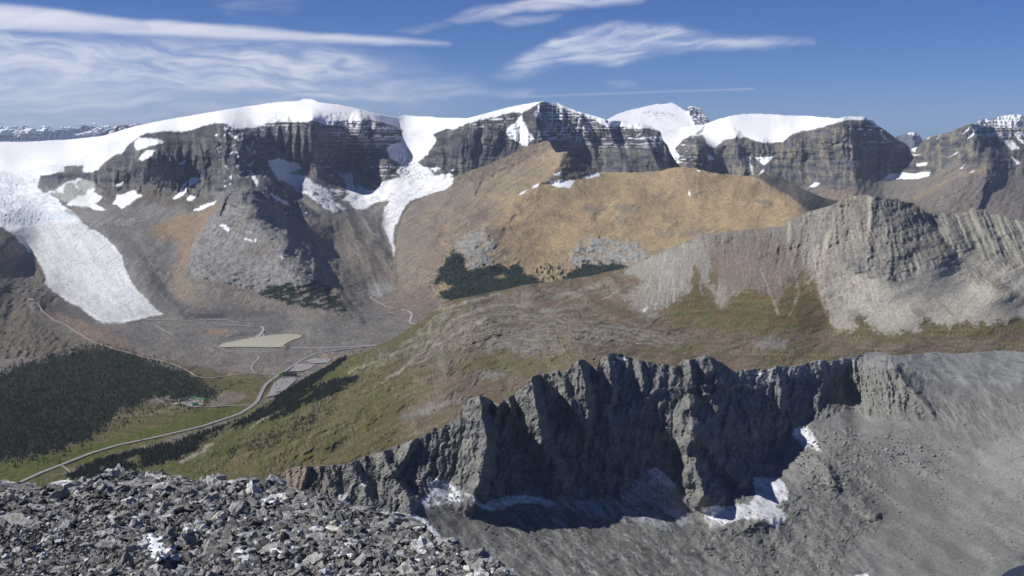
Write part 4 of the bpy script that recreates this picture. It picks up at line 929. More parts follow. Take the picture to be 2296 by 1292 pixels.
# =================================================================== the pass: meadow slopes and the long bare mountain beyond them
W = Layer(-430, 2680,
  [(-430,1150),(40,1092),(160,1046),(300,1012),(420,982),(520,948),(560,934),(590,914),(604,900),(640,878),(668,862),(700,842),(733,826),(760,806),(800,792),(830,782),(845,776),(880,760),(905,745),(925,730),(945,722),(960,704),(985,690),(1000,680),(1020,671),(1060,664),(1100,655),(1130,650),(1170,640),(1215,634),(1240,632),(1270,626),(1320,620),(1350,612),(1380,606),(1410,598),(1440,584),(1465,572),(1490,560),(1530,546),(1560,532),(1580,524),(1600,526),(1640,518),(1700,512),(1730,510),(1760,508),(1780,490),(1800,480),(1830,470),(1860,462),(1884,450),(1900,440),(1925,440),(1945,436),(1960,442),(1972,440),(1990,445),(2010,444),(2030,452),(2050,458),(2065,468),(2080,478),(2100,484),(2115,478),(2130,478),(2150,480),(2170,474),(2185,466),(2200,470),(2220,480),(2250,484),(2270,490),(2296,496),(2380,510),(2680,540)],
  [(-430,1430),(40,1430),(300,1430),(540,1430),(660,1200),(1000,1080),(1060,940),(1200,880),(1400,850),(1600,850),(1900,840),(2680,830)],
  [(-150,1150,'z',-1212),(-400,1150,'z',-1212),(0,1250,2.95),(0,1400,2.1),(0,1600,1.45),(500,1250,2.6),(480,1400,1.95),(480,1600,1.4),(-400,1250,2.95),(-400,1400,2.1),(-400,1600,1.45),(2660,600,4.6),(2660,740,4.2),(2660,540,4.9),(40,1092,'z',-1206),(300,1008,'z',-1196),(560,925,'z',-1180),(640,868,'z',-1176),(700,842,'z',-1170),(760,806,5.62),(845,776,5.75),(925,730,5.95),(1000,680,6.2),(1100,655,6.2),(1215,634,6.2),(1300,622,6.15),(1400,602,6.0),(1490,560,5.75),(1580,525,5.65),(1700,512,5.5),(1780,490,5.4),(1860,462,5.25),(1945,438,5.15),(2060,466,5.2),(2110,482,5.3),(2185,468,5.35),(2296,496,5.25),(2440,525,5.2),
   (150,1100,'z',-1200),(300,1070,'z',-1185),(480,1000,'z',-1165),(620,920,'z',-1150),(760,840,5.3),(860,800,5.3),(600,1060,3.55),(700,1000,3.8),(660,1105,3.3),(800,930,4.2),(900,860,4.55),(960,780,5.1),(1000,730,5.45),(1100,700,5.4),(1000,880,4.1),(1000,1000,3.5),(1100,800,4.6),(1100,900,3.9),(1060,660,6.05),
   (1200,670,5.6),(1200,740,4.95),(1300,700,5.2),(1300,790,4.3),(1300,860,3.85),(1400,650,5.45),(1400,720,4.9),(1500,600,5.45),(1500,680,5.05),(1550,740,4.65),(1500,820,4.05),(1600,600,5.3),(1600,680,4.95),(1700,560,5.25),(1700,620,5.05),(1700,720,4.65),(1700,820,3.95),(1800,520,5.25),(1800,600,5.0),(1800,690,4.75),(1850,745,4.55),(1850,820,3.95),
   (1960,500,5.0),(1960,560,4.85),(1980,640,4.7),(1980,720,4.55),(2000,790,4.1),(2110,540,4.98),(2100,600,4.76),(2100,700,4.56),(2180,540,5.08),(2180,620,4.80),(2270,580,4.98),(2296,640,4.70),(2230,640,4.66),(2296,720,4.50),(2296,780,4.15),(2440,600,4.72),(2440,720,4.4),(2440,800,4.0)],
  sx=2.6, sy=2.4, rough=lambda x: 1.0 + 3.2 * sstep(1860, 1960, x), rscale=9, seed=12)
L = W
# meadow: green near the road, rusty heath higher, bare grey ground on the crests
L.paint(1.0, lin(90,86,54), lin(104,95,62), lin(112,98,70), lin(88,88,50), sx=80, sy=18, seed=4, rot=-24, octv=5)
hz = L.poly([(900,900),(960,760),(1010,690),(1200,640),(1400,610),(1470,640),(1500,700),(1600,740),(1900,740),(2000,760),(2680,720),(2680,900),(900,1000)], 20, 16)
L.paint(hz, *c_heath, sx=70, sy=9, seed=5, rot=-14, octv=5)
L.paint(0.8 * L.poly([(-430,1200),(40,1088),(560,925),(700,845),(830,782),(930,735),(900,780),(840,830),(740,890),(640,950),(520,1010),(420,1110)], 10, 8), lin(80,84,38), lin(92,94,42), lin(100,96,56), sx=50, sy=8, seed=6, rot=-26)
L.paint(0.75 * L.poly([(420,1080),(560,1020),(700,940),(800,880),(930,820),(1010,800),(960,880),(860,950),(700,1040),(600,1080)], 14, 12) * sstep(-0.1, 0.35, L.n(70, 12, 7, 4, rot=-22)), lin(88,92,42), lin(104,100,50), sx=40, sy=8, seed=8, rot=-22)
for p_ in ([(1020,810),(1100,790),(1200,790),(1300,810),(1240,840),(1130,850),(1050,845)], [(1470,790),(1560,765),(1600,770),(1560,790),(1500,800)], [(1690,800),(1740,780),(1800,770),(1870,795),(1860,812),(1720,818)],
           [(1440,712),(1520,690),(1570,660),(1600,690),(1580,715),(1500,735)], [(1620,660),(1680,655),(1720,680),(1700,710),(1780,730),(1800,745),(1720,750),(1640,735),(1610,700)], [(1780,700),(1820,680),(1850,700),(1860,740),(1800,748)],
           [(1880,740),(1950,735),(2020,745),(2120,720),(2260,728),(2296,722),(2680,720),(2680,745),(2100,750),(1960,765),(1890,760)], [(1050,700),(1120,706),(1190,704),(1200,716),(1100,724)], [(2240,760),(2330,765),(2330,790),(2230,780)]):
    m = L.poly(p_, 10, 14, 8)
    L.paint(0.8 * m * sstep(-0.5, 0.25, L.n(30, 7, 9, 4)), *c_moss, sx=34, sy=7, seed=10, octv=5)
# bare limestone pavement: pale, laid in bands that follow the slope
bands = L.n(60, 4.2, 11, 5, rot=-24, warp=18, gain=0.6)
pave = np.clip(L.poly([(900,780),(1000,690),(1130,660),(1300,625),(1400,605),(1440,640),(1330,690),(1200,720),(1060,740),(960,790),(880,810),(800,830),(840,790)], 14, 12)
  + L.poly([(930,800),(1060,745),(1200,720),(1440,720),(1560,750),(1500,770),(1380,770),(1330,790),(1200,800),(1060,800),(990,830)], 14, 14), 0, 1)
L.paint(0.85 * pave * sstep(-0.12, 0.4, bands), lin(132,126,120), lin(150,144,134), lin(120,112,106), sx=40, sy=5, seed=13, rot=-20)
L.paint(0.55 * sstep(0.25, 0.6, bands) * hz, lin(140,128,116), lin(126,116,108), sx=40, sy=5, seed=14)
L.paint(0.5 * sstep(0.2, 0.55, L.n(50, 3.4, 15, 5, rot=-24, warp=16)), lin(78,70,56), sx=40)
L.paint(0.30 * sstep(0.25, 0.6, L.n(34, 4, 16, 4, rot=-22, warp=16)), lin(142,132,112))
for p_ in ([(1060,845),(1090,830),(1140,835),(1120,850)], [(1690,770),(1720,758),(1765,760),(1772,772),(1740,782),(1700,784)], [(890,935),(930,918),(1000,898),(1060,885),(1040,900),(960,925),(910,940)],
           [(1100,745),(1200,735),(1260,760),(1180,790),(1100,775)], [(1420,700),(1450,676),(1480,690),(1470,720),(1430,715)], [(1280,740),(1400,730),(1480,745),(1400,760),(1300,758)]):
    m = L.poly(p_, 4, 9, 7)
    L.paint(0.8 * m, lin(128,124,120), lin(150,146,140), lin(112,106,102), sx=12, sy=5, seed=17); L.height(m * 2.5 * L.n(10, 5, 18, 4, ridge=True))
# pale bedrock steps and paths
for p_, w_ in (([(1262,660),(1300,652),(1330,640),(1370,625),(1360,632),(1310,655),(1240,690),(1215,698)], 7), ([(1350,672),(1380,655),(1412,638)], 4), ([(930,780),(1000,750),(1060,722),(1090,718),(1200,720),(1330,722)], 4),
               ([(970,776),(1030,740),(1092,718)], 5), ([(950,700),(1010,690),(1060,672),(1120,660)], 4), ([(780,835),(840,810),(900,786),(960,768)], 3), ([(420,1030),(450,1010),(470,1000)], 8), ([(405,1036),(440,1018),(478,998)], 6),
               ([(1240,705),(1262,690),(1290,676)], 4), ([(560,960),(610,930),(650,915)], 3), ([(250,1100),(300,1085),(360,1070),(400,1066)], 2.5), ([(690,860),(720,838),(760,820)], 3)):
    L.paint(0.85 * np.clip(L.line(p_, w_, 5) * 1.6 - 0.3 * L.n(6, 4, 19, 3) - 0.2, 0, 1), lin(170,162,146), lin(148,138,122), sx=8, sy=4, seed=20)
# slope relief: terracettes
L.height(1.5 * bands * sstep(1450, 1350, L.px) + 2.2 * L.n(40, 8, 21, 5, rot=-24, warp=14) + 7 * L.n(110, 30, 22, 3, rot=-20))
for p_, h, a, b_ in (([(1010,690),(960,735),(900,790),(800,860),(700,925),(560,1010)], 16, 26, 60), ([(1090,720),(1000,765),(900,850),(760,950),(560,1060)], 18, 16, 60), ([(1330,725),(1150,730),(1040,780),(960,840)], 9, 20, 40)):
    L.tent(p_, h / 0.25, a, b_, h / 0.3, warp=12, power=1.2)
# the bare mountain
mt = L.poly([(1400,600),(1490,556),(1580,520),(1780,486),(1900,436),(2000,436),(2070,466),(2120,474),(2185,462),(2300,490),(2680,535),(2680,700),(2296,712),(2268,720),(2225,722),(2180,728),(2140,720),(2128,736),(2100,725),(2070,716),(2056,726),(2064,738),(2010,748),(1990,748),(1965,738),(1940,720),(1946,704),(1915,712),(1920,735),(1880,740),(1862,720),(1838,672),(1800,640),(1770,620),(1760,650),(1745,700),(1738,662),(1712,655),(1690,640),(1640,668),(1618,690),(1596,672),(1584,640),(1560,628),(1550,650),(1520,672),(1490,690),(1460,700),(1420,690),(1400,660),(1440,630),(1400,612)], 7, 12, 11)
L.paint(mt, lin(130,123,115), lin(142,135,126), lin(126,116,107), sx=26, sy=60, seed=24, octv=5, warp=8)
L.paint(0.8 * mt * L.poly([(1580,530),(1780,500),(1800,640),(1750,690),(1640,650),(1600,600)], 26, 14), lin(114,104,97), lin(104,98,93), lin(124,115,106), sx=13, sy=70, seed=25)
L.paint(0.85 * mt * L.poly([(1880,620),(1980,600),(2060,590),(2180,570),(2300,620),(2300,720),(1960,750),(1890,735)], 30, 12), lin(160,154,146), lin(172,165,154), lin(150,143,136), sx=26, sy=50, seed=26, rot=40)
L.paint(0.8 * L.poly([(1450,580),(1560,540),(1600,600),(1560,640),(1480,690),(1440,690),(1480,640)], 16, 10) * mt, lin(150,143,136), lin(138,130,124), sx=20, sy=30, seed=27)
# gullied cliffs along its crest
gl = L.poly([(1590,522),(1780,490),(1880,446),(1960,434),(2070,462),(2100,520),(2160,590),(2240,640),(2200,640),(2130,600),(2060,600),(2010,640),(1950,620),(1900,600),(1860,560),(1820,570),(1790,600),(1700,600),(1610,560)], 12, 8)
gr = L.poly([(2090,480),(2185,462),(2300,490),(2680,535),(2680,680),(2300,600),(2240,600),(2180,560),(2140,556)], 4, 5)
sl = -0.14
def fl_n(sx, sy, seed, rot=0, octv=4, warp=6):
    x = L.px + warp * L.wx; y = L.py + warp * L.wy
    # fall lines fan out below the crest: straight down at left, leaning right to the right of the peak
    k = np.clip((x - 1900) / 250, -0.6, 1.5)
    xx = x - k * 0.42 * (y - 470)
    return lambda rg: (ridged if rg else fbm)(xx / sx, y / sy, seed, octv, 0.55)
g1 = fl_n(13, 120, 28)(True); g2 = fl_n(4.6, 60, 29)(True); g0 = fl_n(40, 200, 30)(True)
L.paint(0.8 * gl * sstep(0.35, 0.75, g1 + 0.2 * L.wx), lin(104,100,98), lin(126,120,114), sx=20, sy=30, seed=31)
L.paint(0.85 * gr, lin(124,119,112), lin(142,136,126), lin(112,106,100), sx=6, sy=70, seed=32, rot=-24)
pk = L.poly([(1950,438),(1975,440),(2020,446),(2070,470),(2090,510),(2070,560),(2010,580),(1998,640),(1950,620),(1942,560),(1950,500)], 5, 8, 5)
L.paint(0.8 * pk, lin(102,100,100), lin(122,118,114), lin(140,134,126), sx=9, sy=20, seed=33)
pk2 = L.poly([(1905,590),(1920,575),(1946,580),(1944,610),(1920,615)], 5, 4)
L.paint(0.7 * pk2, lin(92,92,94), lin(122,118,114), sx=6, sy=5, seed=34)
L.rel += gl * (16 * (g1 - 0.4) + 8 * (g2 - 0.4)) + (0.12 + 0.88 * gl) * mt * 15 * (g0 - 0.5)
L.rel += (pk + pk2) * (12 * L.n(9, 12, 35, 4, ridge=True, gain=0.6))
L.rel += gr * (22 * (L.n(13, 160, 36, 2, rot=-24, ridge=True, warp=3) - 0.5) + 7 * L.n(5, 80, 37, 3, rot=-24, ridge=True, warp=3))
L.height(mt * 0.8 * L.n(5, 12, 38, 4))
for pts, h, wl, wr, h1 in [
  ([(1960,438),(1954,470),(1950,520),(1942,570),(1946,620)], 26, 12, 14, 18), ([(1962,440),(1990,500),(2000,560),(1992,620)], 26, 40, 60, 20), ([(2060,462),(2085,500),(2120,560),(2160,600),(2230,636),(2296,672)], 10, 46, 11, 8),
  ([(2185,466),(2215,520),(2250,570),(2270,600)], 36, 26, 16, 14), ([(2120,480),(2140,520),(2170,560)], 30, 18, 14, 20), ([(2250,486),(2270,540),(2296,590)], 26, 22, 14, 14),
  ([(1795,482),(1775,520),(1762,570),(1770,620)], 26, 30, 26, 12), ([(1885,450),(1870,500),(1860,550)], 30, 30, 20, 16), ([(1580,525),(1500,565),(1440,600),(1400,640)], 30, 40, 60, 20), ([(1850,470),(1832,520),(1830,590)], 20, 16, 12, 12)]:
    L.tent(pts, h, wl, wr, h1, warp=5)
L.rel -= 34 * L.line([(2084,482),(2100,510),(2122,545),(2146,568)], 10, 4) 
# rivulets of pale scree between tongues of heath
for p_, w_ in (([(1768,500),(1768,560),(1778,600),(1792,650),(1784,670),(1772,705)], 3.4), ([(1704,600),(1720,640),(1745,705)], 2.6), ([(1836,560),(1838,640),(1850,680),(1880,735)], 9), ([(1740,610),(1752,650),(1764,695)], 2.2), ([(1950,445),(1950,520),(1946,600)], 3.5),
               ([(1566,620),(1574,655),(1588,695)], 2.0), ([(1860,520),(1848,560),(1838,600)], 5)):
    L.paint(0.8 * np.clip(L.line(p_, w_ * 1.6, 3) * 1.8, 0, 1), lin(162,152,140))
tg = mt * sstep(0.25, 0.5, L.n(9, 46, 39, 4, warp=8)) * sstep(540, 660, L.py)
L.paint(0.9 * tg * L.poly([(1540,560),(1620,560),(1640,640),(1700,640),(1800,600),(1880,600),(1960,640),(1990,740),(1540,740)], 14, 10), lin(104,82,66), lin(96,84,56), sx=12, sy=30, seed=40)
for p_ in ([(1550,640),(1555,590),(1566,600),(1572,650),(1600,690),(1570,700),(1552,680)], [(1592,575),(1606,565),(1612,600),(1604,640),(1590,640)], [(1792,615),(1806,590),(1812,640),(1828,620),(1838,670),(1858,720),(1850,740),(1780,735),(1790,680)], [(1748,645),(1765,640),(1782,690),(1760,715),(1748,700)]):
    L.paint(0.85 * L.poly(p_, 2.5, 7, 6), lin(108,86,66), lin(98,88,54), lin(120,96,76), sx=8, sy=22, seed=41)
for p_ in ([(2050,692),(2066,694),(2076,706),(2060,712),(2044,700)], [(2104,672),(2112,676),(2136,704),(2130,706)], [(1900,700),(1925,690),(1940,705),(1920,725),(1900,722)]):
    L.paint(0.8 * L.poly(p_, 2, 4, 3), lin(84,80,58), lin(98,84,66), sx=6, sy=4, seed=42)
L.paint(0.5 * L.poly([(2180,592),(2210,600),(2240,625),(2270,650),(2296,665),(2296,680),(2240,650),(2200,620)], 4, 5, 4), lin(96,92,88), lin(140,120,100), sx=7, sy=5, seed=43)
for p_ in ([(1439,694),(1452,686),(1456,690),(1442,700)], [(1466,682),(1474,682),(1470,686)]):
    L.paint(0.9 * L.poly(p_, 1.2, 1, 1), lin(190,190,186))
b1 = L.poly([(612,886),(625,868),(640,862),(660,846),(700,826),(740,806),(775,800),(772,812),(740,835),(706,855),(675,878),(651,893),(616,896)], 3, 4, 3)
b2 = L.poly([(150,1070),(200,1040),(252,1020),(330,1005),(383,988),(440,970),(484,953),(520,945),(555,925),(616,902),(706,867),(757,850),(800,845),(797,856),(757,877),(720,895),(681,907),(640,930),(605,943),(560,955),(504,966),(454,990),(434,1010),(400,1030),(353,1040),(300,1052),(252,1068),(182,1076)], 4, 6, 8)
b2 = b2 * sstep(-0.5, -0.1, L.n(60, 14, 300, 3, rot=-24))
b3 = L.poly([(500,1010),(560,985),(640,960),(700,930),(720,940),(660,975),(600,1000),(520,1030)], 5, 8, 8) * sstep(-0.2, 0.2, L.n(30, 10, 301, 3, rot=-24))
L.dirs(6)
L.lean(np.interp(L.px, [1400,1550,1750,1880,1980,2080,2200,2300], [-0.5,0.02,0.12,0.22,0.38,0.62,0.80,0.80]))
L.lean(np.interp(L.px, [-200,500,900,1150,1400,1600,2400], [-0.42,-0.48,-0.5,-0.30,-0.12,0.0,0.02]) + 0.12 * L.n(160, 40, 4361, 2) + 0.10 * L.n(40, 16, 4362, 3), True)
veg = 1 - np.clip(mt + gr + gl, 0, 1)
fa = L.flow(44, 4.0, 430); fb = L.flow(24, 2.2, 431); fc = L.flow(60, 3.4, 432, contour=True); fe = L.flow(110, 7, 433, contour=True)
L.shade(veg, 0.07 * fc + 0.07 * fe + 0.07 * L.n(6, 3, 434, 3)); L.height(veg * (0.15 * fc + 0.45 * fe) * sstep(1500, 1300, L.px))
L.paint(0.42 * veg * sstep(0.7, 1.9, fe + 0.4 * fc), lin(150, 138, 122)); L.paint(0.40 * veg * sstep(0.8, 2.0, -fe + 0.3 * fc), lin(72, 68, 50))
L.paint(0.30 * veg * sstep(1.0, 2.2, fc), lin(156, 146, 130))
L.shade(1 - veg, 0.10 * fa + 0.08 * fb); L.height((1 - veg) * (0.7 * fa + 0.3 * fb))
L.paint(0.40 * (1 - veg) * sstep(0.7, 2.0, fa), lin(178, 170, 158)); L.paint(0.40 * (1 - veg) * sstep(0.7, 2.0, -fa), lin(104, 97, 92))
zb = L.Z + 10 * L.n(150, 40, 470, 3) + 4 * L.n(40, 14, 471, 3)
bz = fbm(zb / 5.5, L.px / 260, 472, 4, 0.62); bz2 = fbm(zb / 14, L.px / 500, 474, 3, 0.6)
zone = np.clip(0.35 * hz + 0.65 * pave, 0, 1) * sstep(1720, 1560, L.px)
L.paint(0.75 * veg * zone * sstep(0.12, 0.40, bz), lin(146, 139, 128), lin(128, 121, 113), sx=20, sy=5, seed=473)
L.paint(0.60 * veg * sstep(0.15, 0.45, -bz) * (0.35 + 0.65 * zone), lin(80, 70, 52))
L.paint(0.45 * veg * sstep(0.05, 0.45, bz2) * sstep(900, 1300, L.px), lin(98, 78, 62))
L.height(veg * zone * 1.6 * bz)
L.shade(veg, -0.19)
L.paint(0.35 * veg * sstep(0.0, 0.5, L.n(120, 18, 4900, 4, rot=-20)) * sstep(1500, 1000, L.px), lin(70, 76, 36), lin(84, 84, 44), seed=4901)
# curving terraces of bare rock across the shoulder
ar = random.Random(4)
for k_ in range(13):
    o_ = k_ * 8.5
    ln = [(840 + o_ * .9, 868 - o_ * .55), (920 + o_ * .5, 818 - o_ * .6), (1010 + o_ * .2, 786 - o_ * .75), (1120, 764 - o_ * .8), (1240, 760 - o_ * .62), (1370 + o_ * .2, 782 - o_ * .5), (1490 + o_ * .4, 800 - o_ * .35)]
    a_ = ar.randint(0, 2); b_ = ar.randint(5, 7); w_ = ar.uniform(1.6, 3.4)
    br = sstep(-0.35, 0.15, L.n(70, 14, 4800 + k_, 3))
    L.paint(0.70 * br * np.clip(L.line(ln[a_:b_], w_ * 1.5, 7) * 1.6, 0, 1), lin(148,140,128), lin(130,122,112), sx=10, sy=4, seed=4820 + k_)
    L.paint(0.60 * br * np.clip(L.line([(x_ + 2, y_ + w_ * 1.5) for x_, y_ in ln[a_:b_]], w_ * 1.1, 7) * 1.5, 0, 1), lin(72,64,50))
for k_ in range(7):
    o_ = k_ * 9
    ln = [(1000 + o_, 694 - o_ * .25), (960 + o_ * .9, 722 - o_ * .2), (900 + o_ * .8, 772 - o_ * .3), (830 + o_ * .7, 815 - o_ * .35), (760 + o_ * .6, 862 - o_ * .3)]
    L.paint(0.55 * np.clip(L.line(ln, 3.4, 6) * 1.5, 0, 1) * sstep(-0.3, 0.2, L.n(50, 12, 4840 + k_, 3)), lin(144,137,124) if k_ % 2 else lin(62,64,40))  # pale rock lines; the dark green ones paint the gully's shady side
L.paint(0.5 * veg * sstep(0.1, 0.5, L.n(90, 14, 4850, 4, rot=-10)) * sstep(1080, 1250, L.px) * sstep(780, 700, L.py), lin(112,86,66))
L.paint(0.55 * veg * sstep(0.25, 0.5, L.n(40, 9, 475, 5, rot=-12)) * sstep(1100, 1300, L.px), lin(80, 84, 44))
L.paint(0.5 * gr, lin(152,147,138)); L.shade(gr, 0.34 * L.n(5, 120, 476, 4, rot=-24, warp=3)); L.paint(0.7 * gr * sstep(0.15, 0.45, L.n(3.6, 90, 477, 3, rot=-24, warp=3)), lin(88,86,86))
L.shade(gl, 0.22 * fl_n(4.2, 60, 478)(False))
L.paint(0.85 * np.clip(b1 + b2 + 0.5 * b3, 0, 1), lin(48, 54, 32), lin(62, 66, 38), sx=10, sy=5, seed=435)
fan2 = mt * L.poly([(1880,640),(1960,625),(2010,640),(2060,615),(2130,610),(2200,650),(2300,690),(2680,700),(2680,780),(1860,780)], 24, 10)
fan3 = mt * L.poly([(1400,660),(1460,580),(1560,540),(1600,560),(1590,700),(1400,720)], 20, 10)
L.calm(np.clip(0.9 * fan2 + 0.8 * fan3, 0, 1), 3, 2)
L.paint(0.55 * mt * L.poly([(1600,545),(1720,530),(1790,560),(1800,640),(1770,690),(1700,680),(1640,650),(1590,600)], 24, 14), lin(122,104,96), lin(112,98,92), sx=14, sy=70, seed=4870)
L.paint(0.40 * mt * sstep(600, 700, L.py) * sstep(1900, 1820, L.px) * sstep(0.0, 0.4, L.n(14, 40, 4871, 4)), lin(104,88,66), lin(94,90,56), seed=4872)
L.paint(0.55 * fan2, lin(150,145,136), lin(160,154,144), lin(142,136,128), sx=16, sy=90, seed=4790, rot=38)
L.paint(0.35 * fan2 * sstep(0.3, 0.6, L.n(5, 60, 4791, 3, rot=38)), lin(118,112,105))
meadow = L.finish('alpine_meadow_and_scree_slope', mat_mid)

# =================================================================== the near cirque: broken dark wall, dying glacier, grey floor
N = Layer(300, 2680,
  [(300,1440),(400,1270),(480,1180),(560,1125),(600,1096),(622,1078),(640,1056),(660,1048),(690,1046),(720,1046),(780,1040),(820,1024),(860,1012),(895,998),(930,985),(942,980),(962,970),(976,958),(985,964),(1000,952),(1018,945),(1032,935),(1036,912),(1048,897),(1062,890),(1078,888),(1094,892),(1108,902),(1118,908),(1130,896),(1150,886),(1180,864),(1188,850),(1200,842),(1216,837),(1232,838),(1244,830),(1256,832),(1266,834),(1276,826),(1284,818),(1294,810),(1306,806),(1316,812),(1330,822),(1340,824),(1344,808),(1356,798),(1370,791),(1388,792),(1400,798),(1430,806),(1460,812),(1490,816),(1510,822),(1522,816),(1532,805),(1548,807),(1566,800),(1582,797),(1596,800),(1606,808),(1622,816),(1634,824),(1645,832),(1690,827),(1726,828),(1740,820),(1770,822),(1800,818),(1822,810),(1848,807),(1858,812),(1880,806),(1900,802),(1930,796),(1966,789),(1990,794),(2010,798),(2060,794),(2090,790),(2150,793),(2220,788),(2260,785),(2296,790),(2680,796)],
  [(300,1500),(2680,1500)],
  [(640,1056,1.96),(300,1450,1.35),(480,1200,1.75),(780,1040,1.97),(930,985,2.03),(1070,889,2.12),(1200,842,2.2),(1306,807,2.28),(1370,793,2.34),(1480,815,2.38),(1582,798,2.46),(1690,827,2.54),(1800,818,2.62),(1900,802,2.74),
   (1966,789,2.86),(2090,790,3.05),(2220,788,3.25),(2296,790,3.3),(2440,796,3.3),
   (1905,830,2.72),(1905,905,2.66),(1980,825,2.66),(2100,850,2.68),(2296,865,2.62),(2440,880,2.5),(2200,810,3.0),(2040,840,2.66),
   (660,1100,1.90),(800,1135,1.88),(930,1150,1.87),(1030,1112,1.96),(1180,1122,2.03),(1300,1120,2.09),(1420,1120,2.13),(1550,1135,2.14),(1680,1136,2.12),(1740,1050,2.36),(1740,1100,2.2),(1790,960,2.48),(1900,912,2.60),
   (1000,1000,2.02),(1200,960,2.12),(1400,950,2.22),(1600,950,2.3),(1750,900,2.5),
   (2000,930,2.50),(2100,930,2.47),(2200,960,2.38),(2296,960,2.34),(2440,960,2.3),(1850,1000,2.40),(1980,1030,2.33),(2150,1080,2.22),(2296,1080,2.16),(1820,1060,2.28),(1780,1120,2.17),(1950,1150,2.15),
   (640,1200,'z',-632),(800,1200,1.76),(1000,1200,1.83),(1150,1200,1.89),(1300,1200,1.94),(1450,1200,1.99),(1600,1200,2.04),(1750,1200,2.06),(1900,1230,2.0),(2100,1200,2.03),(2296,1200,1.98),
   (1000,1292,1.68),(1200,1292,1.75),(1500,1292,1.83),(1800,1292,1.89),(2100,1292,1.87),(2290,1292,1.84),(2440,1300,1.82),(700,1292,1.58),(600,1500,1.3),(1200,1500,1.42),(1800,1500,1.5),(2440,1500,1.5),(2660,796,3.3),(2660,1292,1.8)],
  sx=2.3, sy=2.1, rough=2.6, rscale=7, seed=15)
L = N
L.paint(1.0, lin(116,115,114), lin(126,124,122), lin(134,132,129), sx=70, sy=24, seed=4, rot=34, octv=5)
wall = L.poly([(560,1060),(640,1040),(780,1030),(1060,880),(1200,830),(1370,780),(1480,800),(1582,785),(1690,815),(1800,806),(1900,790),(2000,800),(2060,830),(2100,850),(1990,930),(1905,912),(1870,930),(1820,950),(1795,965),(1775,1000),(1750,1050),(1740,1065),(1700,1062),(1690,1100),(1660,1135),(1560,1140),(1530,1120),(1480,1065),(1420,1090),(1400,1115),(1300,1124),(1250,1115),(1180,1120),(1090,1112),(1040,1095),(1000,1075),(960,1090),(935,1130),(900,1148),(800,1140),(720,1115),(670,1100)], 4, 6, 3)
L.paint(wall, lin(102,101,103), lin(118,116,114), lin(134,130,124), sx=26, sy=26, seed=5, octv=5)
L.paint(0.7 * wall * sstep(800, 640, L.px), lin(112,98,88), lin(98,88,82), sx=20, sy=20, seed=6)
g1 = L.n(30, 150, 7, 4, rot=8, ridge=True, warp=10); g2 = L.n(9, 60, 8, 4, rot=6, ridge=True, warp=8, gain=0.6); g3 = L.n(4, 5, 9, 4, ridge=True)
strat = L.n(26, 3.2, 10, 4, rot=-20, warp=16, ridge=True)
L.rel += wall * (16 * (g1 - 0.5) + 4.5 * (g2 - 0.5) + 1.2 * g3 + 2.5 * (strat - 0.5))
for pts, h, wl, wr, h1 in [
  ([(1076,889),(1080,930),(1092,980),(1086,1040),(1072,1100)], 62, 66, 24, 60), ([(1120,905),(1104,960),(1102,990)], 26, 16, 14, 16),
  ([(1192,846),(1198,890),(1209,940),(1216,990),(1246,1036),(1262,1090)], 70, 44, 20, 40), ([(1140,890),(1152,930),(1158,945)], 26, 22, 12, 14),
  ([(1300,808),(1310,850),(1318,900),(1318,948)], 56, 52, 18, 30), ([(1362,800),(1370,850),(1374,895)], 34, 18, 14, 16), ([(1248,834),(1262,860),(1286,920),(1340,1000),(1380,1070)], 20, 16, 12, 14),
  ([(1340,824),(1352,900),(1380,990),(1400,1060)], 16, 20, 12, 10), ([(1436,812),(1444,860),(1440,880)], 12, 14, 10, 8),
  ([(1545,810),(1552,860)], 30, 20, 16, 16), ([(1590,800),(1600,830),(1620,850)], 34, 40, 30, 20),
  ([(1550,905),(1530,930),(1528,975),(1530,1000)], 26, 22, 22, 26), ([(1552,962),(1560,1010),(1562,1060),(1580,1110)], 52, 40, 56, 76), ([(1552,962),(1585,1000),(1620,1050),(1660,1085)], 26, 16, 22, 40), ([(1552,962),(1538,1020),(1540,1080)], 20, 16, 16, 30),
  ([(1666,905),(1680,950),(1690,975)], 12, 12, 10, 8), ([(1476,850),(1470,880)], 10, 12, 10, 8),
  ([(860,1014),(876,1060),(906,1100),(920,1130)], 26, 26, 18, 20), ([(930,985),(905,1030),(880,1060)], 20, 22, 14, 16), ([(786,1040),(810,1080),(836,1130)], 20, 24, 16, 16), ([(720,1048),(740,1080),(760,1110)], 12, 20, 14, 12),
  ([(1740,826),(1752,880),(1746,940)], 16, 20, 14, 12), ([(1840,812),(1846,860),(1830,910)], 14, 16, 12, 10)]:
    L.tent(pts, h * 1.45, wl, wr, h1 * 1.45, warp=4)
# broken faces: sharp-edged steps and joints
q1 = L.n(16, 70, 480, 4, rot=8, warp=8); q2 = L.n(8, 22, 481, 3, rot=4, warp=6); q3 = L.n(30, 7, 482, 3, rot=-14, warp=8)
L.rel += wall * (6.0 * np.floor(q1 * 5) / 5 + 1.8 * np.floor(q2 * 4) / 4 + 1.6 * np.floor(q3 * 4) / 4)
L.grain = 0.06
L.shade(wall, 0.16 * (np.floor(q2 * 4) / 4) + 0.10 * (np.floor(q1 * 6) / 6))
# ledges that catch the light high on the wall
for p_, h in (([(1556,868),(1590,862),(1606,858)], 12), ([(1576,885),(1600,883)], 8), ([(1436,893),(1470,894)], 7), ([(1478,870),(1540,872)], 8), ([(1640,866),(1660,860),(1700,868)], 10), ([(1620,856),(1645,860)], 6)):
    L.tent(p_, h, 9, 4, h, warp=4)
L.rel -= 20 * L.line([(1528,835),(1560,870),(1600,930),(1620,950)], 14, 3)
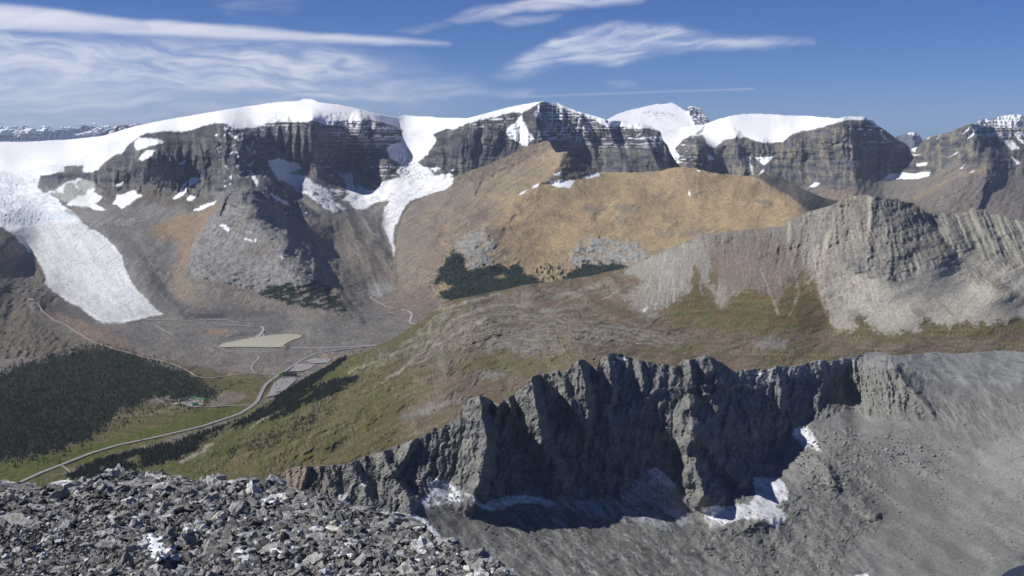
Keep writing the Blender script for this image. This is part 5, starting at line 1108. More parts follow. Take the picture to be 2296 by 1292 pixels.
# brown apron at the left end of the wall
ba = L.poly([(600,1090),(640,1050),(690,1046),(700,1060),(680,1100),(650,1104),(600,1108)], 4, 4)
L.paint(ba, lin(134,116,104), lin(122,108,98), lin(142,128,116), sx=10, sy=20, seed=11, rot=30)
L.tent([(690,1046),(684,1075),(668,1106)], 22, 50, 10, 20, warp=3)
# right-hand fluted face and plateau
flu = L.poly([(1904,815),(1960,820),(2000,828),(2040,860),(2100,900),(2180,900),(2300,868),(2680,890),(2680,1000),(2200,1010),(2160,990),(2100,960),(2050,940),(1990,938),(1930,930),(1904,905)], 8, 6)
L.paint(flu, lin(104,103,104), lin(122,119,116), lin(134,130,124), sx=12, sy=50, seed=12, rot=-24, octv=5)
L.rel += flu * sstep(2060, 1960, L.px) * (24 * (L.n(8, 120, 13, 3, rot=-6, ridge=True, warp=3) - 0.5) + 7 * L.n(3.4, 60, 14, 3, ridge=True, rot=-6))
L.rel += flu * sstep(1960, 2060, L.px) * (8 * (L.n(9, 90, 15, 4, rot=-36, ridge=True, warp=5) - 0.5) + 4 * L.n(4, 26, 16, 3, rot=-36, ridge=True))
L.tent([(2008,822),(2030,860),(2060,890),(2090,925)], 36, 20, 10, 16, warp=3)
L.rel += 10 * L.poly([(1990,900),(2020,880),(2060,910),(2080,935),(2040,940),(1990,935)], 10, 6) * L.n(40, 4, 17, 3, rot=12, ridge=True, warp=14)
pl = L.poly([(1640,822),(1700,820),(1850,800),(1966,782),(2100,780),(2296,778),(2680,786),(2680,880),(2296,862),(2180,862),(2080,850),(2020,830),(1960,818),(1900,818),(1860,830),(1780,845),(1700,872),(1650,866)], 5, 6)
L.paint(pl, lin(128,127,126), lin(146,145,143), lin(112,110,108), sx=60, sy=7, seed=18, rot=12, octv=5)
L.height(pl * (2.4 * L.n(40, 7, 19, 5, rot=10, ridge=True) ))
L.height((1 - wall) * (0.5 * L.n(16, 9, 20, 5, rot=20, gain=0.62) + 4 * L.n(70, 30, 21, 3, rot=30)))
# ribs of bedrock on the floor
rb = L.poly([(1560,1190),(1640,1160),(1700,1170),(1760,1130),(1800,1080),(1830,1050),(1900,1080),(1960,1090),(1990,1150),(1960,1190),(1900,1230),(1880,1292),(1700,1300),(1560,1230)], 18, 14, 8)
L.paint(0.8 * rb, lin(100,99,98), lin(118,116,113), lin(128,125,120), sx=40, sy=5, seed=22, rot=14, octv=5)
L.height(rb * (4.5 * L.n(44, 9, 23, 5, rot=14, ridge=True, warp=12, gain=0.5)))
L.height(3.5 * L.n(12, 8, 24, 4, ridge=True, gain=0.6) * L.poly([(1800,960),(1900,950),(2000,990),(2100,1040),(2150,1010),(2200,1060),(2060,1090),(1950,1100),(1860,1090),(1790,1060),(1770,1020)], 20, 16))
for p_, h, a, b_ in (([(1848,1040),(1862,1060),(1876,1090)], 26, 26, 12), ([(1930,1120),(1955,1135),(1965,1150)], 22, 30, 12), ([(1950,1160),(1976,1150)], 14, 12, 10), ([(2080,1058),(2130,1050),(2170,1052)], 7, 10, 8), ([(1700,1165),(1740,1180),(1780,1230)], 18, 30, 24), ([(1600,1180),(1660,1190),(1700,1170)], 14, 20, 12)):
    L.tent(p_, h, a, b_, h * 0.7, warp=6)
L.paint(0.8 * L.poly([(1970,935),(2060,950),(2080,990),(2020,1010),(1960,960)], 10, 8), lin(118,116,112))
L.paint(0.75 * L.poly([(2200,1010),(2296,960),(2680,960),(2680,1130),(2280,1110),(2180,1060)], 20, 10), lin(128,126,123), lin(120,118,115), sx=60, sy=20, seed=25)
L.paint(0.6 * L.poly([(1840,980),(1960,1010),(2060,1080),(2150,1150),(2200,1292),(2040,1292),(1960,1180),(1880,1090)], 24, 14), lin(116,113,108), lin(108,106,104), sx=50, sy=10, seed=26, rot=40)
# rubble-covered glacier with bare streaks
gz = L.poly([(700,1120),(760,1125),(930,1150),(1040,1100),(1180,1118),(1300,1124),(1420,1115),(1540,1130),(1580,1180),(1560,1210),(1600,1300),(560,1300),(560,1120)], 8, 6)
st = L.n(7, 130, 27, 5, rot=-52, warp=10, gain=0.62); st2 = L.n(3, 60, 28, 4, rot=-50, warp=6, gain=0.62)
L.paint(gz, lin(106,103,99), lin(118,115,110), sx=40, sy=60, seed=29, rot=-50)
L.paint(0.7 * gz * sstep(0.05, 0.5, st + 0.5 * st2) * sstep(1000, 1250, L.px + (L.py - 1130) * 0.6), lin(138,136,134), lin(160,160,160), sx=12, sy=8, seed=30)
L.paint(0.6 * gz * sstep(0.1, 0.5, -st + 0.4 * st2), lin(78,75,72))
L.height(gz * (0.5 * st + 0.35 * st2 + 0.25 * L.n(9, 6, 31, 4)))
for p_ in ([(845,1142),(870,1146),(905,1152),(930,1152),(948,1160),(960,1172),(975,1190),(992,1204),(984,1204),(962,1196),(945,1175),(934,1162),(900,1158),(860,1152)],
           [(1042,1106),(1060,1112),(1085,1132),(1105,1120),(1140,1112),(1180,1110),(1220,1118),(1250,1130),(1230,1136),(1200,1128),(1160,1128),(1130,1142),(1095,1146),(1070,1132)],
           [(1690,1072),(1720,1070),(1752,1074),(1766,1100),(1768,1120),(1740,1136),(1756,1150),(1768,1160),(1742,1184),(1720,1166),(1690,1162),(1650,1166),(1600,1184),(1588,1180),(1572,1150),(1570,1138),(1620,1136),(1680,1130),(1694,1110)],
           [(1790,954),(1802,958),(1818,964),(1830,985),(1840,1011),(1816,1004),(1796,1000),(1778,976)],
           [(1450,1060),(1470,1050),(1500,1070),(1516,1084),(1514,1100),(1496,1092),(1480,1076)]):
    m = L.poly(p_, 1.5, 4, 4.0) * sstep(-0.75, -0.45, L.n(5, 40, 462, 3, rot=-48) + 0.2 * L.n(20, 10, 463, 2))
    L.paint(m, np.array([0.60, 0.605, 0.62], np.float32), np.array([0.72, 0.725, 0.74], np.float32), np.array([0.50, 0.50, 0.51], np.float32), sx=5, sy=40, seed=32, rot=-48)
    L.snow = np.maximum(L.snow, m * 0.8)
ic = L.poly([(936,1126),(960,1095),(966,1074),(985,1075),(1010,1085),(1032,1105),(1040,1120),(1020,1130),(990,1130),(960,1140)], 2, 5, 5) * sstep(-0.25, 0.0, L.n(10, 9, 33, 4, rot=-40))
L.setsnow(ic, (0.66, 0.68, 0.72))
L.paint(0.8 * L.poly([(1380,1120),(1440,1090),(1520,1110),(1560,1180),(1500,1180),(1400,1150)], 8, 8) * sstep(0.0, 0.35, st + 0.4 * st2), lin(150,152,158))
for p_ in ([(810,1086),(814,1080),(820,1092)], [(1388,803),(1400,802),(1408,806),(1396,810)], [(1374,811),(1380,812),(1377,816)], [(1684,837),(1712,838),(1700,841)], [(690,1098),(702,1106),(704,1112)], [(1915,1290),(1945,1286),(1950,1296),(1920,1298)]):
    L.setsnow(L.poly(p_, 1, 1, 0.6))
cv = L.line([(1136,1176),(1160,1160),(1178,1146)], 3, 1) + L.line([(1090,1190),(1100,1180)], 2, 1) + L.line([(1330,1170),(1370,1150)], 3, 1) + L.line([(1240,1146),(1220,1152)], 3, 1)
L.rel -= 8 * np.clip(cv, 0, 1)
L.dirs(5)
# floor: darker wet ground, paler dust, boulders lying about
fl_ = (1 - wall)
L.paint(0.5 * fl_ * sstep(0.1, 0.6, L.n(120, 24, 450, 4, rot=30)), lin(98,97,97), lin(108,106,104), sx=40, sy=12, seed=451)
L.paint(0.45 * fl_ * sstep(0.1, 0.6, L.n(100, 20, 452, 4, rot=34)), lin(140,137,132))
cr_ = L.n(26, 5, 453, 5, rot=16, ridge=True, warp=14, gain=0.6)
L.paint(0.55 * rb * sstep(0.75, 0.95, cr_), lin(144,141,136)); L.paint(0.6 * rb * sstep(0.5, 0.25, cr_), lin(74,73,76))
boul = sstep(0.40, 0.62, L.n(6, 4, 454, 3)) * L.poly([(1780,1010),(1860,990),(1960,960),(2060,980),(2110,1020),(2070,1040),(1980,1010),(1900,1050),(1860,1110),(1800,1090)], 14, 14)
L.rel += 5 * boul; L.paint(0.7 * boul, lin(140,137,132), lin(92,90,90), sx=5, sy=4, seed=455)
gs = L.poly([(1180,1130),(1300,1128),(1420,1120),(1540,1140),(1600,1210),(1560,1250),(1480,1292),(1200,1330),(1120,1200)], 24, 20)
L.paint(0.75 * gs * sstep(0.1, 0.55, 0.8 * st + 0.6 * st2), lin(150,149,148), lin(168,168,170), sx=10, sy=8, seed=456)
L.paint(0.6 * gs * sstep(0.15, 0.6, -0.6 * st + 0.7 * L.n(4, 50, 457, 3, rot=-50)), lin(76,74,74))
L.paint(0.6 * L.poly([(1040,1200),(1200,1260),(1330,1292),(1330,1360),(1160,1330),(1000,1250)], 14, 12) * sstep(0.2, 0.6, L.n(4, 80, 458, 3, rot=-52)), lin(158,156,152))
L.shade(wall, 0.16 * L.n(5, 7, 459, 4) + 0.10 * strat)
L.paint(0.4 * wall * sstep(0.3, 0.6, L.n(9, 26, 460, 4)), lin(136,131,124))
fa = L.flow(60, 4.0, 440); fb = L.flow(30, 2.2, 441); rk_ = 1 - L.snow
L.shade(rk_, 0.035 * fa + 0.03 * fb + 0.05 * L.n(3, 3, 442, 2)); L.height(rk_ * (1 - wall) * (0.14 * fa + 0.06 * fb))
L.rel += wall * (1.6 * fa + 0.8 * fb)
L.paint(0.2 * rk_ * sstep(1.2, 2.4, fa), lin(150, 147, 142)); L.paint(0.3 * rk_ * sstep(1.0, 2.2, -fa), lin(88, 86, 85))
L.paint(0.75 * L.poly([(1370,1125),(1400,1100),(1450,1052),(1500,1066),(1530,1110),(1560,1180),(1490,1186),(1400,1165),(1300,1150),(1240,1128)], 8, 8, 6) * sstep(-0.35, 0.2, 0.8 * st + 0.5 * st2), lin(176,180,188), lin(150,152,158), sx=6, sy=30, seed=4860)  # pale ice streaks, brightened in colour to lift the wall's shadow
L.calm(fl_ * 0.75 * L.poly([(1900,940),(2080,960),(2680,900),(2680,1400),(2000,1400),(1960,1200),(1990,1060)], 40, 20), 4, 2)
L.paint(0.6 * L.poly([(2190,1010),(2296,955),(2680,955),(2680,1120),(2296,1110),(2200,1070)], 18, 12), lin(148,146,142), lin(138,136,132), sx=60, sy=20, seed=4861)
TARN_Z = float(L.Z[(np.abs(L.px - 2280) < 8) & (np.abs(L.py - 1284) < 8)].mean())
TARN = [(2240,1296),(2250,1287),(2264,1278),(2282,1270),(2300,1266),(2400,1268),(2400,1330),(2230,1330)]
L.flat(L.poly([(2205,1300),(2230,1275),(2262,1258),(2300,1250),(2430,1250),(2430,1345),(2195,1345)], 16, 0), TARN_Z - 1)
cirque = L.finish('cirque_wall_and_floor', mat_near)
# =================================================================== cirrus, far beyond the mountains
K = Layer(-420, 2720, [(-420,-120),(2720,-120)], [(-420,330),(2720,330)], [(-400,-120,74),(1148,-120,74),(2700,-120,74),(-400,100,112),(1148,100,112),(2700,100,112),(-400,330,210),(1148,330,210),(2700,330,210)], sx=4, sy=2.2, rough=0, seed=40)
L = K
qx = fbm(L.px / 260, L.py / 70, 240, 3, 0.5); qy = fbm(L.px / 240, L.py / 80, 245, 3, 0.5)
L.wx = 0.5 * fbm(L.px / 60, L.py / 30, 250, 2); L.wy = 0.35 * fbm(L.px / 90, L.py / 30, 251, 2)
def wisp(sx, sy, seed, rot, bend=1.0, octv=5):
    x = L.px + 60 * qx * bend; y = L.py + 22 * qy * bend
    c, s_ = math.cos(math.radians(rot)), math.sin(math.radians(rot))
    return fbm((x * c + y * s_) / sx, (-x * s_ + y * c) / sy, seed, octv, 0.55)
wsp = wisp(260, 26, 200, -4, 0.8, 6); wsp2 = wisp(150, 24, 210, 10, 1.0, 6)
fine = wisp(120, 9, 220, 3, 0.8)
al = np.zeros_like(L.px)
def veil(pts, soft, warp, k, base=0.35, tex=None, lo=-0.55, hi=0.8):
    global al
    m = L.poly(pts, soft, warp)
    t = sstep(lo, hi, (tex if tex is not None else wsp) + 0.12 * fine)
    al = 1 - (1 - al) * (1 - m * k * (base + (1 - base) * t))
# the long smooth bank at upper left
veil([(-420,-30),(0,8),(100,16),(200,32),(300,44),(400,50),(560,62),(760,78),(900,86),(1010,98),(900,100),(700,92),(520,86),(350,78),(200,72),(0,66),(-420,50)], 8, 7, 0.62, 0.8)
veil([(-420,-20),(0,22),(120,26),(260,44),(300,52),(200,62),(0,54),(-420,40)], 10, 6, 0.5, 0.85)
veil([(330,48),(460,54),(700,76),(880,90),(700,90),(480,80),(340,70)], 9, 6, 0.42, 0.75)
# broken veils under it
veil([(-420,60),(0,60),(300,80),(800,110),(1050,200),(900,260),(300,290),(-420,290)], 60, 40, 0.34, 0.45)
veil([(-420,90),(0,70),(150,80),(300,100),(560,105),(800,120),(860,160),(700,180),(860,215),(700,220),(400,200),(200,190),(0,200),(-420,210)], 34, 26, 0.62, 0.10, wsp2)
veil([(-420,110),(0,120),(180,140),(340,160),(520,150),(420,180),(200,170),(0,180),(-420,180)], 14, 24, 0.40, 0.25)
veil([(-420,190),(0,190),(300,200),(520,240),(300,280),(0,280),(-420,280)], 30, 20, 0.42, 0.30)
veil([(480,0),(560,-30),(700,-10),(640,20),(520,24)], 22, 20, 0.22, 0.2)
veil([(540,110),(720,110),(840,160),(800,180),(600,180),(520,150)], 14, 24, 0.40, 0.15, wsp2)
veil([(500,185),(760,190),(900,208),(1000,222),(900,228),(760,216),(560,205)], 10, 16, 0.40, 0.2)
veil([(860,180),(1000,185),(1200,205),(1180,218),(960,214),(820,200)], 10, 14, 0.34, 0.2)
# streaks at top centre
veil([(1000,46),(1080,14),(1130,10),(1220,-6),(1320,-24),(1480,-20),(1440,4),(1280,18),(1180,22),(1110,40),(1030,54)], 9, 12, 0.66, 0.35)
veil([(1110,46),(1200,34),(1260,34),(1220,50),(1150,58)], 9, 12, 0.36, 0.3)
veil([(890,70),(980,52),(1010,56),(940,74)], 8, 10, 0.3, 0.4)
# the fan right of centre
veil([(1130,150),(1200,112),(1240,92),(1320,62),(1420,54),(1520,62),(1570,76),(1660,86),(1820,92),(1700,104),(1560,108),(1440,130),(1390,148),(1340,140),(1240,136),(1180,158)], 13, 16, 0.66, 0.22, 0.5 * wsp + 0.7 * wisp(170, 17, 230, -12, 0.9, 6))
veil([(1240,100),(1340,80),(1480,88),(1540,98),(1400,112),(1280,118)], 12, 14, 0.42, 0.35)
veil([(1100,170),(1200,140),(1260,150),(1160,180)], 14, 14, 0.22, 0.3)
veil([(1360,185),(1410,180),(1430,192),(1390,196)], 8, 8, 0.25, 0.4)
tr_ = L.line([(1130,219),(1400,209),(1690,199)], 3.2, 1.5)
al = 1 - (1 - al) * (1 - 0.26 * tr_ ** 0.6 * (0.7 + 0.3 * wsp))
al = 1 - (1 - al) * (1 - 0.10 * sstep(700, 0, L.px) * sstep(40, 250, L.py))
edge = sstep(-110, -60, L.py) * sstep(330, 310, L.py) * sstep(-420, -330, L.px) * sstep(2720, 2600, L.px)
al = np.clip(al * edge, 0, 0.9)
X, Y, Z = L.base()
idx = np.arange(L.nr * L.nc).reshape(L.nr, L.nc)
q = np.stack([idx[:-1, :-1], idx[:-1, 1:], idx[1:, 1:], idx[1:, :-1]], -1).reshape(-1, 4)
cm = bpy.data.materials.new('cirrus'); cm.use_nodes = True
t = cm.node_tree; t.nodes.clear()
o_ = t.nodes.new('ShaderNodeOutputMaterial'); mx = t.nodes.new('ShaderNodeMixShader'); tp = t.nodes.new('ShaderNodeBsdfTransparent')
ad = t.nodes.new('ShaderNodeMixShader'); df = t.nodes.new('ShaderNodeBsdfDiffuse'); tl = t.nodes.new('ShaderNodeBsdfTranslucent'); vc = t.nodes.new('ShaderNodeVertexColor'); vc.layer_name = 'Col'
df.inputs[0].default_value = (0.95, 0.95, 0.95, 1); tl.inputs[0].default_value = (0.97, 0.96, 0.96, 1); ad.inputs[0].default_value = 0.85
t.links.new(df.outputs[0], ad.inputs[1]); t.links.new(tl.outputs[0], ad.inputs[2])
t.links.new(vc.outputs['Alpha'], mx.inputs[0]); t.links.new(tp.outputs[0], mx.inputs[1]); t.links.new(ad.outputs[0], mx.inputs[2]); t.links.new(mx.outputs[0], o_.inputs[0])
ko = mesh_np('cirrus_clouds', np.stack([X, Y, Z], -1).reshape(-1, 3), q, cm, True)
a = np.ones((L.nr * L.nc, 4), np.float32); a[:, 3] = al.ravel()
ko.data.color_attributes.new('Col', 'FLOAT_COLOR', 'POINT').data.foreach_set('color', a.ravel())
ko['kind'] = 'structure'
# low cumulus lying in the far valleys at left
def lumps(name, items, mat, seed):
    rng = random.Random(seed); bm = bmesh.new()
    for px, py, D, w, h in items:
        n = 9
        for i in range(n):
            f = (i / (n - 1) - 0.5) * 2
            x = px + f * w * 0.5 + rng.uniform(-3, 3)
            hh = h * (1 - 0.6 * f * f) * rng.uniform(0.5, 1.0)
            c = at(x, py - hh * 0.25, D * 1000 + rng.uniform(-300, 300))
            r = hh * 0.5 * D * 1000 / F
            mt_ = Matrix.Translation(c) @ Matrix.Diagonal((1.5, 1.5, 1.0, 1))
            v = bmesh.ops.create_icosphere(bm, subdivisions=3, radius=r, matrix=mt_)['verts']
            for q_ in v:
                d = (q_.co - c); k = 1 + 0.22 * math.sin(q_.co.x / r * 2.1 + i) * math.sin(q_.co.z / r * 2.7) + 0.12 * math.sin(q_.co.y / r * 5 + q_.co.z / r * 6)
                q_.co = c + d * k
    return bm_obj(name, bm, mat, None, True)
m_cloud = plain('cumulus', (0.96, 0.96, 0.97), 1.0, 0.0)
m_cloud.node_tree.nodes['Principled BSDF'].inputs['Subsurface Weight'].default_value = 0.0
lc = lumps('valley_clouds', [(20,304,30,60,20),(70,300,30,46,18),(100,296,30,40,12),(52,309,30,70,12),(40,287,30,40,7),(150,288,30,30,7),(190,304,30,40,9),(206,300,30,34,10),(222,292,30,26,8),(100,287,30,26,9),(235,286,30,22,7),(12,288,30,24,7),(215,279,30,26,6),(182,281,30,20,5)], m_cloud, 3)
lc['kind'] = 'structure'

# =================================================================== haze
bm = bmesh.new()
bmesh.ops.create_cube(bm, size=1.0)
hz_o = bm_obj('haze', bm, None)
hz_o.location = (0, 26000, -505); hz_o.scale = (56000, 60000, 2600)
hm = bpy.data.materials.new('haze'); hm.use_nodes = True
t = hm.node_tree; t.nodes.clear()
o_ = t.nodes.new('ShaderNodeOutputMaterial'); pv = t.nodes.new('ShaderNodeVolumePrincipled')
pv.inputs['Color'].default_value = (0.62, 0.76, 1.0, 1); pv.inputs['Density'].default_value = HAZE_DENSITY; pv.inputs['Anisotropy'].default_value = 0.0
t.links.new(pv.outputs[0], o_.inputs['Volume'])
hz_o.data.materials.append(hm); hz_o['kind'] = 'stuff'

# =================================================================== water, roads, streams
def ribbon(name, Lr, pts, width, mat, lift=2.5, step=3.0, kind='structure', parent=None, wvar=0.0):
    P = np.array(pts, float); seg = np.hypot(*(P[1:] - P[:-1]).T); s = np.r_[0, np.cumsum(seg)]
    n = max(int(s[-1] / step), 3); tt = np.linspace(0, s[-1], n)
    # rounded corners
    xs = np.interp(tt, s, P[:, 0]); ys = np.interp(tt, s, P[:, 1])
    for _ in range(3):
        xs[1:-1] = (xs[:-2] + 2 * xs[1:-1] + xs[2:]) / 4; ys[1:-1] = (ys[:-2] + 2 * ys[1:-1] + ys[2:]) / 4
    C = [Lr.surf(x, y) for x, y in zip(xs, ys)]
    zs = np.array([c.z for c in C])
    for _ in range(4): zs[1:-1] = (zs[:-2] + 2 * zs[1:-1] + zs[2:]) / 4
    V_, Fc = [], []
    for i, c in enumerate(C):
        a_ = C[max(i - 1, 0)]; b_ = C[min(i + 1, n - 1)]
        d = Vector((b_.x - a_.x, b_.y - a_.y, 0)); d.normalize(); nn = Vector((-d.y, d.x, 0))
        w = width * (1 + wvar * math.sin(i * 1.7) * math.sin(i * 0.6 + 1))
        z = max(zs[i], c.z - 1.0) + lift
        for k_ in (-0.5, 0.5):
            q_ = Vector((c.x, c.y, z)) + nn * (w * k_)
            V_.append(q_)
        if i: Fc.append((2 * i - 2, 2 * i - 1, 2 * i + 1, 2 * i))
    o = mesh_np(name, V_, Fc, mat, True, parent)
    if kind: o['kind'] = kind
    return o
m_asphalt = plain('weathered_asphalt', lin(142, 138, 134), 0.9, 0.2, 0.12, 9)
m_gravelroad = plain('gravel_road', lin(158, 148, 136), 0.95, 0.1, 0.15, 12)
m_stream = plain('silty_stream', lin(170, 170, 168), 0.5, 0.4, 0.15, 14)
m_lot = plain('gravel_lot', lin(146, 141, 138), 0.95, 0.1, 0.10, 12)
m_line = plain('road_paint', lin(200, 196, 180), 0.7)
HW = [(20,1092),(48,1081),(90,1062),(136,1044),(202,1018),(262,1000),(353,981),(454,957),(505,940),(535,930),(562,914),(578,900),(583,888),(590,872),(602,857),(628,841),(652,824),(678,807),(708,794),(750,787),(807,780),(842,776)]
ribbon('highway', V, HW, 17, m_asphalt, 3.0)
ribbon('road_marking', V, HW, 0.5, m_line, 3.4)
ribbon('glacier_road', V, [(70,678),(84,680),(90,690),(94,698),(109,710),(121,719),(144,728),(172,746),(209,768),(246,780),(300,795),(331,804),(365,811),(399,821),(423,834),(441,845),(462,849),(496,846),(548,838),(577,838),(622,842)], 10, m_gravelroad, 2.4)
ribbon('lake_road', V, [(480,775),(506,787),(535,795),(560,797),(582,799),(580,806),(572,812),(563,822),(564,830),(574,838)], 9, m_gravelroad, 2.2)
ribbon('lodge_road', V, [(436,913),(462,914),(509,911),(564,909)], 9, m_gravelroad, 2.4)
ribbon('footpath', V, [(478,774),(458,768),(430,765),(397,759),(385,752),(370,743),(350,735)], 5, m_gravelroad, 2.0)
ribbon('footpath', V, [(136,1044),(150,1052),(162,1066)], 7, m_gravelroad, 2.2)
ribbon('footpath', V, [(535,828),(500,822),(466,817),(462,812),(475,810),(495,814),(494,818)], 4, m_gravelroad, 2.0)
ribbon('footpath', V, [(345,890),(360,900),(374,910)], 5, m_gravelroad, 2.0)
ribbon('lake_outflow', V, [(632,778),(660,780),(700,781),(750,779),(800,777),(842,774)], 16, m_stream, 1.6, wvar=0.3)
for p_, w_ in (([(494,728),(520,729),(548,731),(570,733),(588,732),(592,740),(586,748),(578,754),(570,762),(562,766)], 14), ([(588,748),(594,755),(590,762),(596,764)], 7), ([(582,752),(570,756),(556,762),(548,766)], 7), ([(586,750),(580,757),(584,763)], 6),
               ([(232,724),(279,723),(313,719),(348,717),(400,719),(440,719),(470,718),(502,717),(520,720),(537,724)], 13), ([(830,668),(838,674),(846,677),(863,687),(881,691)], 12), ([(900,694),(916,698),(925,705),(920,717),(916,723),(928,727),(942,730)], 14), ([(850,660),(836,664),(830,668)], 16),
               ([(345,728),(360,736),(372,744)], 5), ([(318,722),(344,726),(370,724)], 5), ([(870,700),(890,706),(910,704)], 6)):
    ribbon('stream', V, p_, w_, m_stream, 1.8, wvar=0.35)
def water_poly(name, pts, z, c, sub=1, shore=0.0):
    bm = bmesh.new(); vs = []
    for px, py in pts:
        u, w = ray(px, py); D = z / float(w); vs.append(bm.verts.new((float(u) * D, D, z)))
    bm.faces.new(vs)
    m = plain(name + '_water', c, 0.22, 0.5, 0.05, 60)
    o = bm_obj(name, bm, m); 
    if o.data.polygons[0].normal.z < 0: o.data.flip_normals()
    o['kind'] = 'structure'; return o
water_poly('lake', LAKE, LZ, lin(188, 184, 160))
water_poly('tarn', TARN, TARN_Z, lin(50, 58, 66))
def ground_patch(name, Lr, pts, mat, lift=2.0):
    """a flat yard laid over the ground"""
    bm = bmesh.new(); P = [Lr.surf(x, y) for x, y in pts]
    z = sum(p.z for p in P) / len(P)
    A = np.array([(p.x, p.y, 1) for p in P]); co = np.linalg.lstsq(A, np.array([p.z for p in P]), rcond=None)[0]
    vs = [bm.verts.new((p.x, p.y, co[0] * p.x + co[1] * p.y + co[2] + lift)) for p in P]
    bm.faces.new(vs); bmesh.ops.triangulate(bm, faces=bm.faces[:])
    o = bm_obj(name, bm, mat); o['kind'] = 'structure'
    return o, lambda x, y: co[0] * x + co[1] * y + co[2] + lift
LOT1 = [(595,893),(604,880),(610,868),(614,859),(629,850),(661,848),(664,854),(652,865),(642,873),(632,881),(616,889)]
LOT2 = [(650,833),(658,824),(666,818),(687,816),(708,820),(694,828),(676,835)]
LOT3 = [(685,811),(700,805),(722,804),(744,806),(734,815),(700,816)]
LOTL = [(404,905),(425,895),(446,898),(458,909),(446,914),(425,913)]
lot1, z1 = ground_patch('parking_lot', V, LOT1, m_lot, 3)
lot2, z2 = ground_patch('parking_lot', V, LOT2, m_lot, 3)
lot3, z3 = ground_patch('parking_lot', V, LOT3, m_lot, 3)
lotl, zl = ground_patch('lodge_yard', V, LOTL, m_lot, 3)

# =================================================================== vehicles
def car_bm(l=4.6, w=1.9, h=1.5):
    bm = bmesh.new()
    prof = [(-l/2, .35), (-l/2, .8), (-l*.33, .9), (-l*.2, h), (l*.22, h), (l*.36, .95), (l/2, .85), (l/2, .35)]
    a = [bm.verts.new((x, -w/2 * (0.86 if z > 1.2 else 1), z)) for x, z in prof]; b = [bm.verts.new((x, w/2 * (0.86 if z > 1.2 else 1), z)) for x, z in prof]
    bm.faces.new(a); bm.faces.new(b[::-1])
    for i in range(len(prof)):
        j = (i + 1) % len(prof); bm.faces.new((a[i], b[i], b[j], a[j]))
    for x in (-l*.3, l*.3):
        for y in (-w*.42, w*.42):
            bmesh.ops.create_cone(bm, cap_ends=True, segments=8, radius1=.34, radius2=.34, depth=.25, matrix=Matrix.Translation((x, y, .34)) @ Matrix.Rotation(math.pi/2, 4, 'X'))
    bmesh.ops.recalc_face_normals(bm, faces=bm.faces[:])
    return bm
def bus_bm(l=13, w=2.7, h=3.4):
    bm = bmesh.new()
    prof = [(-l/2, .5), (-l/2, h - .3), (-l/2 + .4, h), (l/2 - .8, h), (l/2, h - 1.4), (l/2, .5)]
    a = [bm.verts.new((x, -w/2, z)) for x, z in prof]; b = [bm.verts.new((x, w/2, z)) for x, z in prof]
    bm.faces.new(a); bm.faces.new(b[::-1])
    for i in range(len(prof)):
        j = (i + 1) % len(prof); bm.faces.new((a[i], b[i], b[j], a[j]))
    for x in (-l*.3, l*.3):
        for y in (-w*.44, w*.44):
            bmesh.ops.create_cone(bm, cap_ends=True, segments=8, radius1=.5, radius2=.5, depth=.3, matrix=Matrix.Translation((x, y, .5)) @ Matrix.Rotation(math.pi/2, 4, 'X'))
    bmesh.ops.recalc_face_normals(bm, faces=bm.faces[:])
    return bm
paints = [plain('car_paint_' + n, c, 0.35, 0.5) for n, c in (('white', (.75,.75,.75)), ('silver', (.5,.5,.52)), ('dark', (.03,.03,.035)), ('blue', (.04,.07,.16)), ('red', (.25,.03,.02)), ('black', (.015,.015,.015)))]
car_me = []
for k_, m_ in enumerate(paints):
    bm = car_bm(); me = bpy.data.meshes.new('parked_car'); bm.to_mesh(me); bm.free(); me.materials.append(m_); car_me.append(me)
def place_car(px, py, zf, rz, label, group, colour=None, Lr=None, lift=0.1, name='parked_car'):
    p = (Lr or V).surf(px, py)
    o = bpy.data.objects.new(name, car_me[colour if colour is not None else random.choice([0, 0, 0, 0, 0, 1, 1, 2, 3, 4, 5])])
    k_ = random.uniform(1.0, 1.5); o.scale = (k_, 1.0 + (k_ - 1) * .6, 1.0 + (k_ - 1) * 1.2)
    COL.objects.link(o); o.location = (p.x, p.y, (zf(p.x, p.y) if zf else p.z) + lift); o.rotation_euler = (0, 0, rz)
    tag(o, label, 'car', group); return o
def inside(pts, x, y):
    c = False; n = len(pts)
    for i in range(n):
        ax, ay = pts[i]; bx, by = pts[(i + 1) % n]
        if (ay > y) != (by > y) and x < (bx - ax) * (y - ay) / (by - ay) + ax: c = not c
    return c
def rows(pts, zf, x0, y0, dx, dy, nrow, ncol, rx, ry, label, group, rz, p=0.8):
    for i in range(nrow):
        for j in range(ncol):
            x = x0 + i * rx + j * dx + random.uniform(-.3, .3); y = y0 + i * ry + j * dy
            if inside(pts, x, y) and random.random() < p:
                place_car(x, y, zf, rz + random.uniform(-.05, .05), label, group)
rows(LOT2, z2, 652, 830, 3.0, -1.0, 5, 18, 3.5, 3.4, 'small car in the middle lot behind the dark roofed visitor centre', 'cars parked in the middle lot', 1.2, 0.75)
rows(LOT3, z3, 688, 811, 3.2, -0.5, 4, 18, 2.0, 3.0, 'small car in the far lot at the forest edge beside the highway', 'cars parked in the far lot', 1.2, 0.6)
rows(LOTL, zl, 408, 903, 3.2, -0.7, 3, 14, 1.5, 3.6, 'small car in the yard of the green roofed lodge', 'cars parked at the lodge', 0.7, 0.5)
rows(LOT1, z1, 632, 852, 3.2, -0.2, 1, 10, 2, 3, 'small car parked in front of the visitor centre', 'cars parked before the visitor centre', 1.3, 0.7)
rows(LOT1, z1, 616, 876, 3.2, -1.2, 2, 4, -1, 4, 'small car at the near end of the nearest lot', 'cars at the near end of the nearest lot', 0.9, 0.9)
